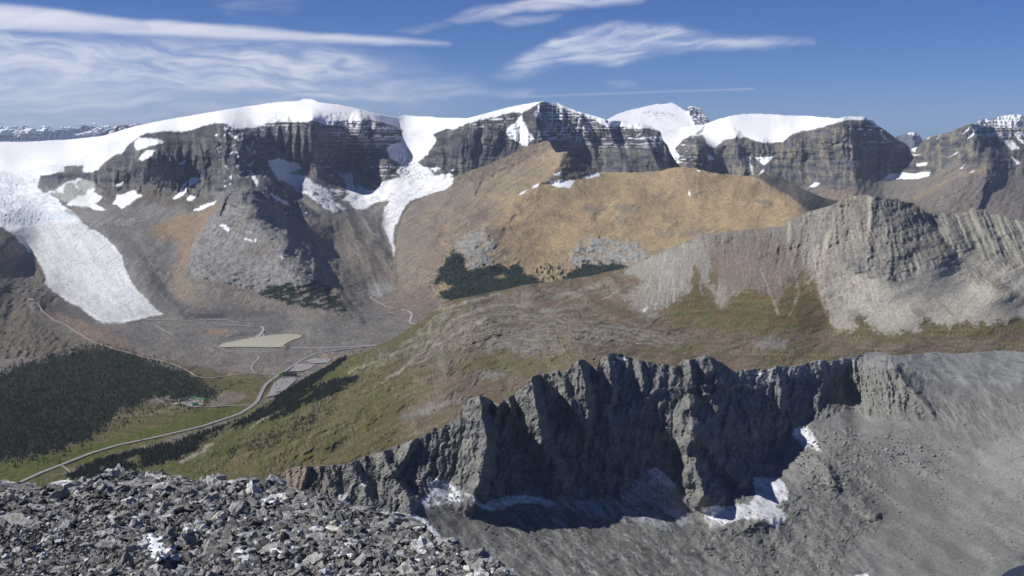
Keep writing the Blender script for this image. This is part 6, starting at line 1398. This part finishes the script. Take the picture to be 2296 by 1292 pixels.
place_car(583, 891, None, 1.3, 'white camper van driving on the highway past the nearest lot', None, 0, lift=3.2, name='camper_van').scale = (1.7, 1.4, 1.9)
place_car(627, 842, None, 0.9, 'white car turning off the highway towards the glacier road', None, 0, lift=3.2, name='car').scale = (1.4, 1.2, 1.2)
place_car(318, 989, None, 0.3, 'dark car alone on the highway across the meadow', None, 5, lift=3.2, name='car')
bus_mat = plain('bus_white', (.72, .73, .74), 0.4, 0.5)
bme = bpy.data.meshes.new('tour_bus'); bm = bus_bm(); bm.to_mesh(bme); bm.free(); bme.materials.append(bus_mat)
for i, (x, y, rz, lab) in enumerate([(617,861,1.2,'white tour bus by the left edge of the nearest lot'), (618,866,1.2,'white tour bus just below another at the left edge of the nearest lot'), (632,860,0.1,'white tour bus parked crosswise in the middle of the nearest lot'), (633,856,0.1,'white tour bus behind the crosswise one, nearer the visitor centre'),
                                     (641,858,0.9,'white tour bus right of the crosswise pair in the nearest lot'), (634,877,0.8,'white tour bus at the lower right kerb of the nearest lot')]):
    o = bpy.data.objects.new('tour_bus', bme); COL.objects.link(o); p = V.surf(x, y); o.location = (p.x, p.y, z1(p.x, p.y) + .1); o.rotation_euler = (0, 0, rz); tag(o, lab, 'bus', 'tour buses in the nearest lot')
bred = plain('ice_bus_dark', (.10, .10, .12), 0.5); bme2 = bme.copy(); bme2.name = 'ice_bus'; bme2.materials.clear(); bme2.materials.append(bred)
for x, y, lab in ((151, 641, 'dark ice bus on the track low on the big glacier tongue'), (168, 585, 'dark ice bus at the turning place halfway up the glacier'), (160, 586, 'dark ice bus parked left of the other at the glacier turning place')):
    o = bpy.data.objects.new('ice_bus', bme2); COL.objects.link(o); p = V.surf(x, y); o.location = (p.x, p.y, p.z + 1.0); o.rotation_euler = (0, 0, .4); tag(o, lab, 'bus', 'ice buses on the glacier')

# =================================================================== buildings
def building(name, label, cat, loc, rz, blocks, wall_m, roof_m, trim_m, windows=True):
    """blocks: (x, y, length, width, eaves, ridge)"""
    root = bpy.data.objects.new(name, None); COL.objects.link(root); root.location = loc; root.rotation_euler = (0, 0, rz)
    tag(root, label, cat)
    for (x, y, l, w, e, r) in blocks:
        bm = bmesh.new(); prof = [(-w/2, -4), (-w/2, e), (0, r - .3), (w/2, e), (w/2, -4)]
        a = [bm.verts.new((x - l/2, y + v, z)) for v, z in prof]; b = [bm.verts.new((x + l/2, y + v, z)) for v, z in prof]
        bm.faces.new(a[::-1]); bm.faces.new(b)
        for i in range(5): j = (i + 1) % 5; bm.faces.new((a[i], a[j], b[j], b[i]))
        bmesh.ops.recalc_face_normals(bm, faces=bm.faces[:]); wl_ = bm_obj('wall', bm, wall_m, root)
        bm = bmesh.new(); ov = 1.0; sl_ = (r - e) / (w / 2)
        prof = [(-w/2 - ov, e - sl_ * ov), (0, r), (w/2 + ov, e - sl_ * ov), (w/2 + ov, e - sl_ * ov + .5), (0, r + .55), (-w/2 - ov, e - sl_ * ov + .5)]
        a = [bm.verts.new((x - l/2 - ov, y + v, z)) for v, z in prof]; b = [bm.verts.new((x + l/2 + ov, y + v, z)) for v, z in prof]
        bm.faces.new(a); bm.faces.new(b)
        for i in range(6): j = (i + 1) % 6; bm.faces.new((a[i], a[j], b[j], b[i]))
        bmesh.ops.recalc_face_normals(bm, faces=bm.faces[:]); bm_obj('roof', bm, roof_m, root)
        if windows:
            n = int(l / 5); wm = bpy.data.meshes.new('window'); bm = bmesh.new(); bmesh.ops.create_cube(bm, size=1, matrix=Matrix.Diagonal((2.4, .2, 1.6, 1))); bm.to_mesh(wm); bm.free(); wm.materials.append(trim_m)
            for i in range(n):
                for s_ in (-1, 1):
                    wo_ = bpy.data.objects.new('window', wm); COL.objects.link(wo_); wo_.parent = root
                    wo_.location = (x - l/2 + (i + .5) * l / n, y + s_ * (w/2 + .02), e * .55)
    return root
m_dark = plain('dark_roof', lin(44, 48, 44), 0.7); m_greenroof = plain('green_metal_roof', lin(58, 112, 84), 0.45, 0.5); m_yel = plain('cream_wall', lin(190, 180, 120), 0.8)
m_glass = plain('window_glass', (.03, .04, .05), 0.1, 0.6); m_stone = plain('grey_wall', lin(120, 116, 108), 0.9); m_whiteb = plain('white_building', lin(225, 225, 222), 0.6); m_lime = plain('lime_glazed_gable', lin(178, 196, 92), 0.35, 0.5)
p = V.surf(650, 843)
vc_ = building('visitor_centre', 'long dark-roofed visitor centre with a lime green glazed gable beside the parking lots', 'building', (p.x, p.y, z1(p.x, p.y)), 0.12, [(0, 0, 62, 20, 9, 15), (20, -10, 26, 14, 7, 11)], m_stone, m_dark, m_glass)
bm = bmesh.new()
for x, hh, ww in ((-36, 14, 12), (-46, 9, 10)):
    bmesh.ops.create_cube(bm, size=1, matrix=Matrix.Translation((x, -3, hh / 2 - 2)) @ Matrix.Diagonal((ww, 12, hh + 4, 1)))
    a = bm.verts.new((x, -3, hh + 5)); top_ = [v for v in bm.verts if abs(v.co.z - hh) < .01 and abs(v.co.x - x) <= ww / 2 + .1 and v is not a]
    top_.sort(key=lambda v: math.atan2(v.co.y + 3, v.co.x - x))
    for i in range(4): bm.faces.new((top_[i], top_[(i + 1) % 4], a))
bmesh.ops.recalc_face_normals(bm, faces=bm.faces[:]); bm_obj('entrance_gable', bm, m_lime, vc_)
for (x, y, rz, l, w, lab) in ((449, 900, -0.35, 48, 15, 'long green-roofed lodge wing facing the meadow'), (434, 897, 0.2, 24, 14, 'green-roofed lodge block behind the parking yard'), (437, 909, 0.45, 26, 12, 'low green-roofed outbuilding at the near edge of the lodge yard'),
                              (412, 899, 0.55, 42, 12, 'long low grey-green roofed building at the left of the lodge yard')):
    p = V.surf(x, y)
    building('lodge_building', lab, 'lodge', (p.x, p.y, zl(p.x, p.y)), rz, [(0, 0, l, w, 7, 11.5)], m_yel, m_greenroof if 'grey' not in lab else plain('dull_green_roof', lin(88, 104, 92), .6), m_glass)
p = V.surf(394, 907); building('shed', 'small white shed left of the lodge yard', 'shed', p, 0.3, [(0, 0, 10, 7, 4, 6)], m_whiteb, m_whiteb, m_glass, False)
p = V.surf(70, 675)
tb = building('bus_station', 'white flat building at the end of the glacier road', 'building', (p.x, p.y, p.z + 2), 0.1, [(0, 0, 26, 14, 8, 10)], m_whiteb, m_whiteb, m_glass)
ground_patch('gravel_yard', V, [(66,681),(72,678),(88,677),(90,680),(78,683)], m_lot, 2.5)
for k_, (x, y) in enumerate([(466,770),(470,769),(474,770),(477,768),(462,772),(458,770),(452,767),(448,768),(472,772),(482,772)]):
    place_car(x, y, None, random.uniform(0, 3), 'small vehicle parked at the left tip of the milky lake', 'vehicles at the lake tip', random.choice([0, 0, 1]), lift=2.2)
# =================================================================== conifers
m_conifer = plain('conifer_foliage', lin(42, 46, 27), 0.95, 0.1, 0.35, 6)
m_conifer2 = plain('conifer_foliage_paler', lin(56, 60, 34), 0.95, 0.1, 0.35, 6)
m_trunk = plain('bark', lin(80, 66, 54), 0.95, 0.1)
def conifer_variant(seed, tiers=3, seg=6):
    r = random.Random(seed); V_, F_ = [], []
    for t_ in range(tiers):
        z0 = 0.08 + t_ * 0.8 / tiers; z1_ = min(1.0, z0 + 0.62 - 0.12 * t_); rad = 0.24 * (1 - t_ / (tiers + 0.6))
        b = len(V_)
        for i in range(seg):
            a = 2 * math.pi * i / seg + r.uniform(-.3, .3) + t_; q_ = rad * r.uniform(.7, 1.25)
            V_.append((math.cos(a) * q_, math.sin(a) * q_, z0 + r.uniform(-.05, .05)))
        V_.append((r.uniform(-.02, .02), r.uniform(-.02, .02), z1_ if t_ < tiers - 1 else 1.0))
        for i in range(seg): F_.append((b + i, b + (i + 1) % seg, b + seg))
    return np.array(V_), np.array(F_)
variants = [conifer_variant(i) for i in range(8)]
def sample(Lr, mask, n, rng, cols=None):
    p = (mask * 1.0).ravel(); p = p / p.sum()
    ix = rng.choice(p.size, n, replace=False if n < (p > 0).sum() else True, p=p)
    P = Lr.P.reshape(-1, 3)[ix] ; return ix, P
trees = []   # (x, y, z, height)
def grove(Lr, mask, n, hmin, hmax, seed):
    rng = np.random.default_rng(seed); ix, P = sample(Lr, mask, n, rng)
    h = rng.uniform(hmin, hmax, n) * (0.8 + 0.4 * rng.random(n))
    for i in range(n): trees.append((P[i, 0] + rng.uniform(-4, 4), P[i, 1] + rng.uniform(-4, 4), P[i, 2] - 0.6, h[i], Lr.px.ravel()[ix[i]], Lr.py.ravel()[ix[i]], 'W' if Lr is W else 'V'))
sc = W.poly([(180,1110),(420,1050),(560,960),(700,885),(860,800),(940,790),(900,830),(780,900),(700,950),(600,1010),(500,1040),(380,1090)], 20, 12) * sstep(0.05, 0.35, W.n(24, 8, 302, 4, rot=-24))
W.wood = np.clip(b1 + b2, 0, 1)
grove(W, b1, 1900, 9, 15, 1)
grove(W, b2, 5200, 9, 15, 2)
grove(W, b3, 350, 6, 10, 3)
grove(W, sc, 800, 4, 8, 4)
grove(V, FOREST_L * (0.55 + 0.45 * sstep(-0.2, 0.3, V.n(30, 9, 3050, 3))), 12000, 7, 13, 5)
vs = V.poly([(300,905),(420,900),(470,890),(450,920),(330,930),(280,945),(230,960),(180,1000),(60,1030),(240,940)], 8, 8) * sstep(0.0, 0.3, V.n(20, 6, 303, 3))
grove(V, vs, 320, 5, 9, 6)
grove(V, V.poly([(486,865),(540,852),(600,846),(560,862),(520,876),(480,886)], 5, 5) * sstep(0.1, 0.4, V.n(16, 5, 304, 3)), 90, 5, 8, 7)
grove(V, ff, 900, 8, 12, 8)
edge_ = V.poly([(150,785),(232,770),(370,806),(470,850),(500,885),(440,915),(320,935),(250,970),(120,1040),(-150,1070),(-150,990),(200,930),(330,880),(440,860),(380,830),(200,800)], 14, 14) * sstep(0.0, 0.3, V.n(16, 5, 3051, 3))
grove(V, edge_, 900, 6, 12, 11)
grove(T, np.clip(f1 + f2 + f3, 0, 1), 2600, 9, 15, 9)
grove(T, T.poly([(960,640),(1000,560),(1050,590),(1160,580),(1270,570),(1420,585),(1420,640),(1200,650),(1000,690)], 14, 10) * sstep(0.15, 0.4, T.n(12, 8, 3052, 3)), 500, 7, 12, 10)
grove(W, W.poly([(560,1000),(760,900),(960,830),(1050,820),(1000,900),(860,1000),(700,1060),(500,1080),(420,1060)], 30, 20) * sstep(0.1, 0.4, W.n(30, 8, 3060, 4, rot=-24)), 900, 1.5, 4.0, 12)
trees.sort(key=lambda t: -t[3] / t[1])
def tree_label(t):
    x = t[4]
    if t[6] == 'V': return ('dark conifer in or at the edge of the big wood left of the highway', 'conifers of the big wood left of the highway')
    for lim, lb, g in ((230, 'dark conifer at the lower left end of the tree belt, just above the boulder crest', 'conifers at the low end of the belt'),
                       (300, 'dark conifer in the lower part of the tree belt, near the short spur path', 'conifers near the spur path'),
                       (370, 'dark conifer in the belt beside the straight stretch of highway', 'conifers beside the straight highway'),
                       (440, 'dark conifer in the belt next to the pale bare scar', 'conifers next to the pale scar'),
                       (520, 'dark conifer in the belt uphill of the pale bare scar', 'conifers above the pale scar'),
                       (600, 'dark conifer in the belt where the highway starts to bend', 'conifers at the highway bend')):
        if x < lim: return lb, g
    return 'dark conifer in the wood behind the parking lots', 'conifers behind the parking lots'
tm = []
for k_, (vv, ff_) in enumerate(variants):
    me = bpy.data.meshes.new('conifer'); me.from_pydata([tuple(v) for v in vv], [], [tuple(map(int, f)) for f in ff_]); me.materials.append(m_conifer if k_ % 3 else m_conifer2); tm.append(me)
near = [t_ for t_ in trees if t_[5] < 1076 and (W.P is not None)]
for i, t_ in enumerate(near[:300]):
    o = bpy.data.objects.new('conifer', tm[i % 8]); COL.objects.link(o)
    o.location = t_[:3]; s_ = t_[3]; o.scale = (s_, s_, s_); o.rotation_euler = (0, 0, i * 1.3)
    lb, g_ = tree_label(t_); tag(o, lb, 'tree', g_)
rest = near[300:]
for mi, (mat_, nm) in enumerate(((m_conifer, 'conifer_forest'), (m_conifer2, 'conifer_forest'))):
    Vs, Fs, off = [], [], 0
    for i, t_ in enumerate(rest):
        if (i % 4 == 0) != (mi == 1): continue
        vv, f_ = variants[i % 8]; a = i * 0.7; c_, s_ = math.cos(a) * t_[3], math.sin(a) * t_[3]
        q_ = np.stack([vv[:, 0] * c_ - vv[:, 1] * s_ + t_[0], vv[:, 0] * s_ + vv[:, 1] * c_ + t_[1], vv[:, 2] * t_[3] + t_[2]], -1)
        Vs.append(q_); Fs.append(f_ + off); off += len(vv)
    o = mesh_np(nm, np.concatenate(Vs), np.concatenate(Fs), mat_)
    tag(o, kind='stuff')

# =================================================================== foreground: the scree the camera stands on
R = Layer(-420, 1250,
  [(-420,1080),(-100,1078),(0,1086),(40,1100),(80,1096),(130,1092),(190,1082),(230,1072),(300,1066),(360,1070),(430,1078),(520,1080),(620,1082),(660,1102),(720,1112),(760,1126),(800,1140),(860,1160),(930,1178),(960,1205),(1000,1222),(1040,1234),(1080,1246),(1110,1262),(1130,1284),(1170,1300),(1250,1420)],
  [(-420,1900),(1250,1900)],
  [(-400,1080,15),(0,1088,16),(300,1068,18),(620,1084,17),(760,1128,15),(930,1180,13),(1040,1236,11.5),(1110,1264,10.5),(1170,1302,9.6),(1250,1420,7.6),(0,1180,12),(300,1180,12),(620,1180,12.6),(-400,1180,11.4),(0,1292,8.8),(300,1292,8.7),(620,1292,9.0),(900,1292,9.3),(1000,1292,9.2),(-400,1292,8.5),
   (0,1500,5.9),(600,1500,5.9),(1200,1500,6.3),(0,1900,3.6),(1200,1900,3.7),(300,1120,14.6),(500,1120,14.8)] if False else
  [(x, y, d / 1000.0) for x, y, d in [(-400,1080,15),(0,1088,16),(300,1068,18),(620,1084,17),(760,1128,15),(930,1180,13),(1040,1236,11.5),(1110,1264,10.5),(1170,1302,9.6),(1250,1420,7.6),(0,1180,12),(300,1180,12),(620,1180,12.6),(-400,1180,11.4),(0,1292,8.8),(300,1292,8.7),(620,1292,9.0),(900,1292,9.3),(1000,1292,9.2),(-400,1292,8.5),
   (0,1500,5.9),(600,1500,5.9),(1200,1500,6.3),(0,1900,3.6),(1200,1900,3.7),(300,1120,14.6),(500,1120,14.8)]],
  sx=4.5, sy=4.5, rough=3, rscale=30, seed=21)
R.paint(1.0, lin(36, 35, 34), lin(54, 52, 50), lin(78, 76, 72), sx=30, sy=20, seed=3)  # floor colour darkened to paint the black shade in gaps between stones
R.rel += 0.05 * R.n(60, 40, 4, 4) + 0.03 * R.n(14, 10, 5, 3)
SNOWP = [(318,1203,30,8),(385,1200,16,9),(362,1222,34,18),(380,1245,40,12),(356,1250,20,10),(486,1218,16,6),(602,1124,24,7),(540,1242,18,8),(640,1230,36,12),(770,1240,30,10),(788,1222,18,7),(668,1190,16,6),(124,1212,20,6),(306,1164,14,6),(700,1130,20,7),(900,1250,30,8),(430,1190,20,7),(250,1180,14,5)]
for x_, y_, a_, b_ in SNOWP:
    m = R.poly([(x_ + a_ * math.cos(t), y_ + b_ * math.sin(t)) for t in np.linspace(0, 5.6, 8)], 4, 10, 4)
    R.setsnow(m, (.80, .83, .88)); R.height(m * .055)
mat_scree = terrain_mat('scree_floor', 0.07, 0.03, 0.4, 0.05)
scree = R.finish('scree_slope', mat_scree, back=14, back_len=0.5, drop=1.2)
def rock_mat(name, base, var):
    m = bpy.data.materials.new(name); m.use_nodes = True
    t = m.node_tree; b = t.nodes['Principled BSDF']; b.inputs['Roughness'].default_value = 0.82; b.inputs['Specular IOR Level'].default_value = 0.25
    vc = t.nodes.new('ShaderNodeVertexColor'); vc.layer_name = 'Col'
    tc = t.nodes.new('ShaderNodeTexCoord')
    n = t.nodes.new('ShaderNodeTexNoise'); n.inputs['Scale'].default_value = 22; n.inputs['Detail'].default_value = 8; n.inputs['Roughness'].default_value = 0.7
    t.links.new(tc.outputs['Object'], n.inputs['Vector'])
    cr = t.nodes.new('ShaderNodeValToRGB'); e = cr.color_ramp.elements
    e[0].position = 0.30; e[0].color = (*(base * (1 - var)), 1); e[1].position = 0.64; e[1].color = (*(base * (1 + var)), 1)
    x_ = e.new(0.5); x_.color = (*(base), 1)
    t.links.new(n.outputs['Fac'], cr.inputs[0])
    # black and rusty lichen
    n3 = t.nodes.new('ShaderNodeTexNoise'); n3.inputs['Scale'].default_value = 9; n3.inputs['Detail'].default_value = 5
    t.links.new(tc.outputs['Object'], n3.inputs['Vector'])
    c3 = t.nodes.new('ShaderNodeValToRGB'); c3.color_ramp.elements[0].position = 0.56; c3.color_ramp.elements[1].position = 0.66
    t.links.new(n3.outputs['Fac'], c3.inputs[0])
    mx = t.nodes.new('ShaderNodeMix'); mx.data_type = 'RGBA'; mx.inputs[7].default_value = (*lin(96, 88, 76), 1)
    f_ = t.nodes.new('ShaderNodeMath'); f_.operation = 'MULTIPLY'; f_.inputs[1].default_value = 0.6
    t.links.new(c3.outputs[0], f_.inputs[0]); t.links.new(f_.outputs[0], mx.inputs[0]); t.links.new(cr.outputs[0], mx.inputs[6])
    mul = t.nodes.new('ShaderNodeMix'); mul.data_type = 'RGBA'; mul.blend_type = 'MULTIPLY'; mul.inputs[0].default_value = 1
    t.links.new(mx.outputs[2], mul.inputs[6]); t.links.new(vc.outputs[0], mul.inputs[7])
    t.links.new(mul.outputs[2], b.inputs['Base Color'])
    bp = t.nodes.new('ShaderNodeBump'); bp.inputs['Distance'].default_value = 0.02; bp.inputs['Strength'].default_value = 0.8
    t.links.new(n.outputs['Fac'], bp.inputs['Height']); t.links.new(bp.outputs[0], b.inputs['Normal'])
    return m
m_rock = rock_mat('limestone', lin(152, 151, 149), 0.38)
def rock_variant(seed, n=15, flat=0.6, detail=False):
    r = random.Random(seed); bm = bmesh.new()
    ax = (1.0, r.uniform(.55, .9), flat * r.uniform(.6, 1.2))
    for _ in range(n):
        v = Vector((r.gauss(0, 1), r.gauss(0, 1), r.gauss(0, 1))); v.normalize()
        # push towards a box so that faces read as broken blocks
        m_ = max(abs(c) for c in v); v = v.lerp(v / m_, 0.55) * r.uniform(.82, 1.0)
        bm.verts.new((v.x * ax[0] * .5, v.y * ax[1] * .5, v.z * ax[2] * .5))
    bmesh.ops.convex_hull(bm, input=bm.verts[:])
    for v in [v for v in bm.verts if not v.link_faces]: bm.verts.remove(v)
    if detail:
        # chips and steps on the larger blocks
        bmesh.ops.subdivide_edges(bm, edges=bm.edges[:], cuts=2, use_grid_fill=True)
        for v in bm.verts:
            k = 0.055 * (math.sin(v.co.x * 17 + seed) * math.sin(v.co.y * 13 + 2 * seed) + math.sin(v.co.z * 29 + seed) * 0.8) + r.uniform(-.018, .018)
            v.co += v.co.normalized() * k
        bmesh.ops.triangulate(bm, faces=bm.faces[:])
    bmesh.ops.triangulate(bm, faces=bm.faces[:])
    bm.verts.index_update()
    V_ = np.array([v.co[:] for v in bm.verts]); F_ = np.array([[v.index for v in f.verts] for f in bm.faces]); bm.free()
    return V_, F_
small = [rock_variant(i, 10, .5) for i in range(14)]
med = [rock_variant(50 + i, 16, .55) for i in range(16)]
big = [rock_variant(90 + i, 18, .55, True) for i in range(16)]
rng = np.random.default_rng(5)
ctop = curve([(-420,1080),(-100,1078),(0,1086),(40,1100),(80,1096),(130,1092),(190,1082),(230,1072),(300,1066),(360,1070),(430,1078),(520,1080),(620,1082),(660,1102),(720,1112),(760,1126),(800,1140),(860,1160),(930,1178),(960,1205),(1000,1222),(1040,1234),(1080,1246),(1110,1262),(1130,1284),(1170,1300),(1250,1420)])
def rot3(a, b, c):
    ca, sa, cb, sb, cc, sc_ = np.cos(a), np.sin(a), np.cos(b), np.sin(b), np.cos(c), np.sin(c)
    Rz = np.array([[ca, -sa, 0], [sa, ca, 0], [0, 0, 1]]); Rx = np.array([[1, 0, 0], [0, cb, -sb], [0, sb, cb]]); Ry = np.array([[cc, 0, sc_], [0, 1, 0], [-sc_, 0, cc]])
    return Rz @ Rx @ Ry
def scatter(n, vset, s_lo, s_hi, seed, x0=-330, x1=1240, pw=2.2, crest_bias=0.0):
    r = np.random.default_rng(seed); out = []
    for _ in range(n):
        x = r.uniform(x0, x1); ty = float(ctop(x)); u = r.random()
        y = ty + 1 + (1400 - ty) * (u ** (1.0 + crest_bias))
        # fines towards the lower left, blocks elsewhere
        fin = 1.0 - 0.45 * max(0, min(1, (420 - x) / 420)) * max(0, min(1, (y - 1130) / 80))
        px = s_lo + (s_hi - s_lo) * r.random() ** pw
        if any(abs(x - a_[0]) < a_[2] * .9 and abs(y - a_[1]) < a_[3] * .9 for a_ in SNOWP) and r.random() < .7: continue
        if px > 60 and y < ty + 30: px *= .6
        out.append((x, y, px * fin, r.integers(0, len(vset)), r.uniform(0, 6.28), r.normal(0, .5), r.normal(0, .5), r.random()))
    return out
def merge(items, vset, name, jitter=0.0, sink=0.2):
    Vs, Fs, Cs, off = [], [], [], 0
    for (x, y, px, k, a, b_, c_, tone) in items:
        p = R.surf(x, y); s_ = px * p.y / F
        vv, f_ = vset[k]; q_ = (vv * s_) @ rot3(a, b_, c_).T + np.array([p.x, p.y, p.z + s_ * (0.5 * .5 - sink)])
        Vs.append(q_); Fs.append(f_ + off); off += len(vv)
        g_ = 0.24 + 0.85 * tone if tone < .90 else 1.7
        w_ = 1 + 0.05 * math.sin(tone * 40)
        Cs.append(np.tile([g_ * w_, g_, g_ * (2 - w_) , 1], (len(vv), 1)))
    o = mesh_np(name, np.concatenate(Vs), np.concatenate(Fs), m_rock)
    o.data.color_attributes.new('Col', 'FLOAT_COLOR', 'POINT').data.foreach_set('color', np.concatenate(Cs).astype(np.float32).ravel())
    tag(o, kind='stuff'); return o
merge(scatter(22000, small, 6, 17, 1), small, 'scree_stones')
merge(scatter(10500, med, 14, 34, 2), med, 'scree_stones')
merge(scatter(1700, big, 30, 56, 4, pw=2.2), big, 'scree_stones')
# fallen blocks lying about the cirque floor
def far_rocks(Lr, mask, n, lo, hi, seed, vset, mat, name, tone=(.7, 1.3)):
    r = np.random.default_rng(seed); ix, P = sample(Lr, mask, n, r); Vs, Fs, Cs, off = [], [], [], 0
    for i in range(n):
        s_ = lo + (hi - lo) * r.random() ** 3; vv, f_ = vset[i % len(vset)]
        q_ = (vv * s_) @ rot3(r.uniform(0, 6.28), r.normal(0, .4), r.normal(0, .4)).T + P[i] + np.array([r.uniform(-3, 3), r.uniform(-3, 3), s_ * .08])
        Vs.append(q_); Fs.append(f_ + off); off += len(vv); g_ = r.uniform(*tone); Cs.append(np.tile([g_, g_, g_, 1], (len(vv), 1)))
    o = mesh_np(name, np.concatenate(Vs), np.concatenate(Fs), mat)
    o.data.color_attributes.new('Col', 'FLOAT_COLOR', 'POINT').data.foreach_set('color', np.concatenate(Cs).astype(np.float32).ravel()); tag(o, kind='stuff')
m_block = rock_mat('cirque_block', lin(128, 126, 123), 0.15)
N_floor = (1 - N.poly([(560,1060),(640,1040),(780,1030),(1060,880),(1200,830),(1370,780),(1480,800),(1582,785),(1690,815),(1800,806),(1900,790),(2460,780),(2460,880),(2200,880),(2100,870),(2060,930),(1990,930),(1905,912),(1795,965),(1750,1050),(1690,1100),(1660,1135),(1560,1140),(1420,1110),(1180,1120),(1040,1095),(900,1148),(670,1100)], 4, 0)) * (N.py < 1330)
dens = sstep(0.0, 0.5, N.n(90, 40, 490, 4)) ** 2 + 0.08
far_rocks(N, N_floor * dens * (N.px > 850), 4200, 1.2, 7.0, 21, small, m_block, 'fallen_blocks')
far_rocks(N, N_floor * N.poly([(1780,1000),(1880,960),(2000,970),(2110,1000),(2130,1050),(2060,1060),(1960,1030),(1900,1090),(1840,1110),(1790,1060)], 16, 10), 700, 2.5, 11.0, 22, med, m_block, 'fallen_blocks')
# the 300 largest blocks, each an object of its own
def rock_object(name, V_, F_, p, s3, rot, tone, label, group, cat='rock'):
    vv = V_ * np.array(s3)
    o = mesh_np(name, vv, F_, m_rock)
    c = np.tile([tone, tone, tone * .99, 1], (len(vv), 1)).astype(np.float32)
    o.data.color_attributes.new('Col', 'FLOAT_COLOR', 'POINT').data.foreach_set('color', c.ravel())
    o.location = p; o.rotation_euler = rot; tag(o, label, cat, group); return o
named = [
 (40,1102,118,60,.25,.9,'dark rounded boulder at the far left of the scree crest'), (195,1094,64,44,.1,1.2,'pale boulder right of the dark one on the crest, low and wedge shaped'), (16,1178,160,44,-.3,1.0,'long grey slab lying tilted at the left edge'),
 (305,1092,90,40,.1,1.1,'flat-topped block jutting from the crest beside a bright white rock'), (142,1092,74,50,.3,2.0,'bright white boulder at the left end of the flat-topped block'), (350,1076,62,36,0,1.9,'white blocky boulder standing on the crest, right of the flat-topped block'),
 (252,1064,40,26,.2,1.4,'round-topped stone standing up from the crest, left of centre'), (296,1066,32,24,.5,1.0,'small dark peaked stone on the crest next to the round-topped one'), (320,1090,100,44,-.2,.75,'dark wedge-shaped block with a sheer right side below the crest'),
 (492,1080,36,56,.6,1.0,'upright pointed shard on the crest'), (560,1080,60,38,.2,1.0,'rough dark boulder near the right end of the crest'), (236,1120,86,40,.1,.7,'broad dark block with a shadowed overhang in the upper left'),
 (345,1164,70,50,-.3,1.2,'tan-grey wedge with a flat lit top right of the middle'), (486,1168,34,44,.1,.8,'narrow upright dark block standing like a tooth'), (475,1180,60,36,.2,.9,'blocky boulder at the foot of the tooth-like block'),
 (500,1230,100,44,.25,.8,'large rectangular block with a shadowed right face near the bottom'), (250,1222,80,34,-.1,1.2,'pale smooth slab near the lower middle'), (225,1195,60,40,.5,1.0,'rounded grey boulder leaning on a slab, lower left'),
 (640,1180,66,40,.2,1.0,'grey boulder below the crest where it starts to drop'), (700,1156,90,46,.1,1.1,'broken ledge-like block on the dropping crest'), (800,1150,80,40,.3,.9,'squat boulder on the skyline above the pale glacier'), (864,1192,84,46,.2,1.25,'pale cracked block below the right skyline'),
 (1000,1226,70,40,.1,1.1,'blocky rock on the skyline right of the ice'), (1070,1252,70,46,.2,1.0,'rock pile block at the right end of the slope'), (1132,1284,70,26,0,1.1,'last low flat stone at the right tip of the scree'), (930,1190,60,60,.2,.8,'dark stack with a vertical face on the right skyline'),
 (410,1100,70,36,.1,1.0,'grey slab stone just under the crest in the middle'), (170,1100,60,30,.4,1.0,'grey stone between the white boulder and the pale wedge'),
 (900,1160,50,30,.1,1.0,'small slab on the skyline left of the dark stack'), (600,1240,80,46,.3,.95,'rounded boulder in the lower middle right'),
]
for i, (x, y, w_, h_, r_, tone, lab) in enumerate(named):
    V_, F_ = big[i % len(big)]
    p = R.surf(x, min(max(y, float(ctop(x)) + 4), 1600)); s_ = w_ * p.y / F
    # the block's foot lies a little below its drawn middle
    u, wv = ray(x, y); cz = float(wv) * p.y
    rock_object('boulder', V_, F_, (p.x, p.y, cz), (s_ * 1.05, s_ * .8, h_ * p.y / F * 1.75), (0.1 * math.sin(i), .1 * math.cos(i * 2), r_), tone, lab, None, 'boulder')
items = scatter(1500, big, 34, 72, 9, x0=-20, x1=1180, pw=1.6, crest_bias=0.35)
items.sort(key=lambda t: -t[2])
placed = []
for (x, y, px, k, a, b_, c_, tone) in items:
    if len(placed) >= 270: break
    if any((x - q[0]) ** 2 + ((y - q[1]) * 1.6) ** 2 < (0.42 * (px + q[2])) ** 2 for q in placed): continue
    if y > 1300: continue
    placed.append((x, y, px))
    V_, F_ = big[k]; p = R.surf(x, y); s_ = px * p.y / F
    side = 'far left part' if x < 250 else ('left middle part' if x < 520 else ('right middle part' if x < 800 else 'right end'))
    dpt = y - float(ctop(x)); row = 'crest' if dpt < 26 else ('upper slope' if dpt < 90 else 'lower slope')
    shp = 'pale' if tone >= .9 else ('dark' if tone < .3 else 'grey')
    g_ = '%s blocks, %s, %s of the scree' % (shp, row, side); lab = '%s angular limestone block on the %s of the scree, %s' % (shp, row, side)
    rock_object('boulder', V_, F_, (p.x, p.y, p.z + .05 * s_), (s_,) * 3, (b_, c_, a), (0.65 + .6 * tone if tone < .92 else 1.7), lab, g_, 'boulder')
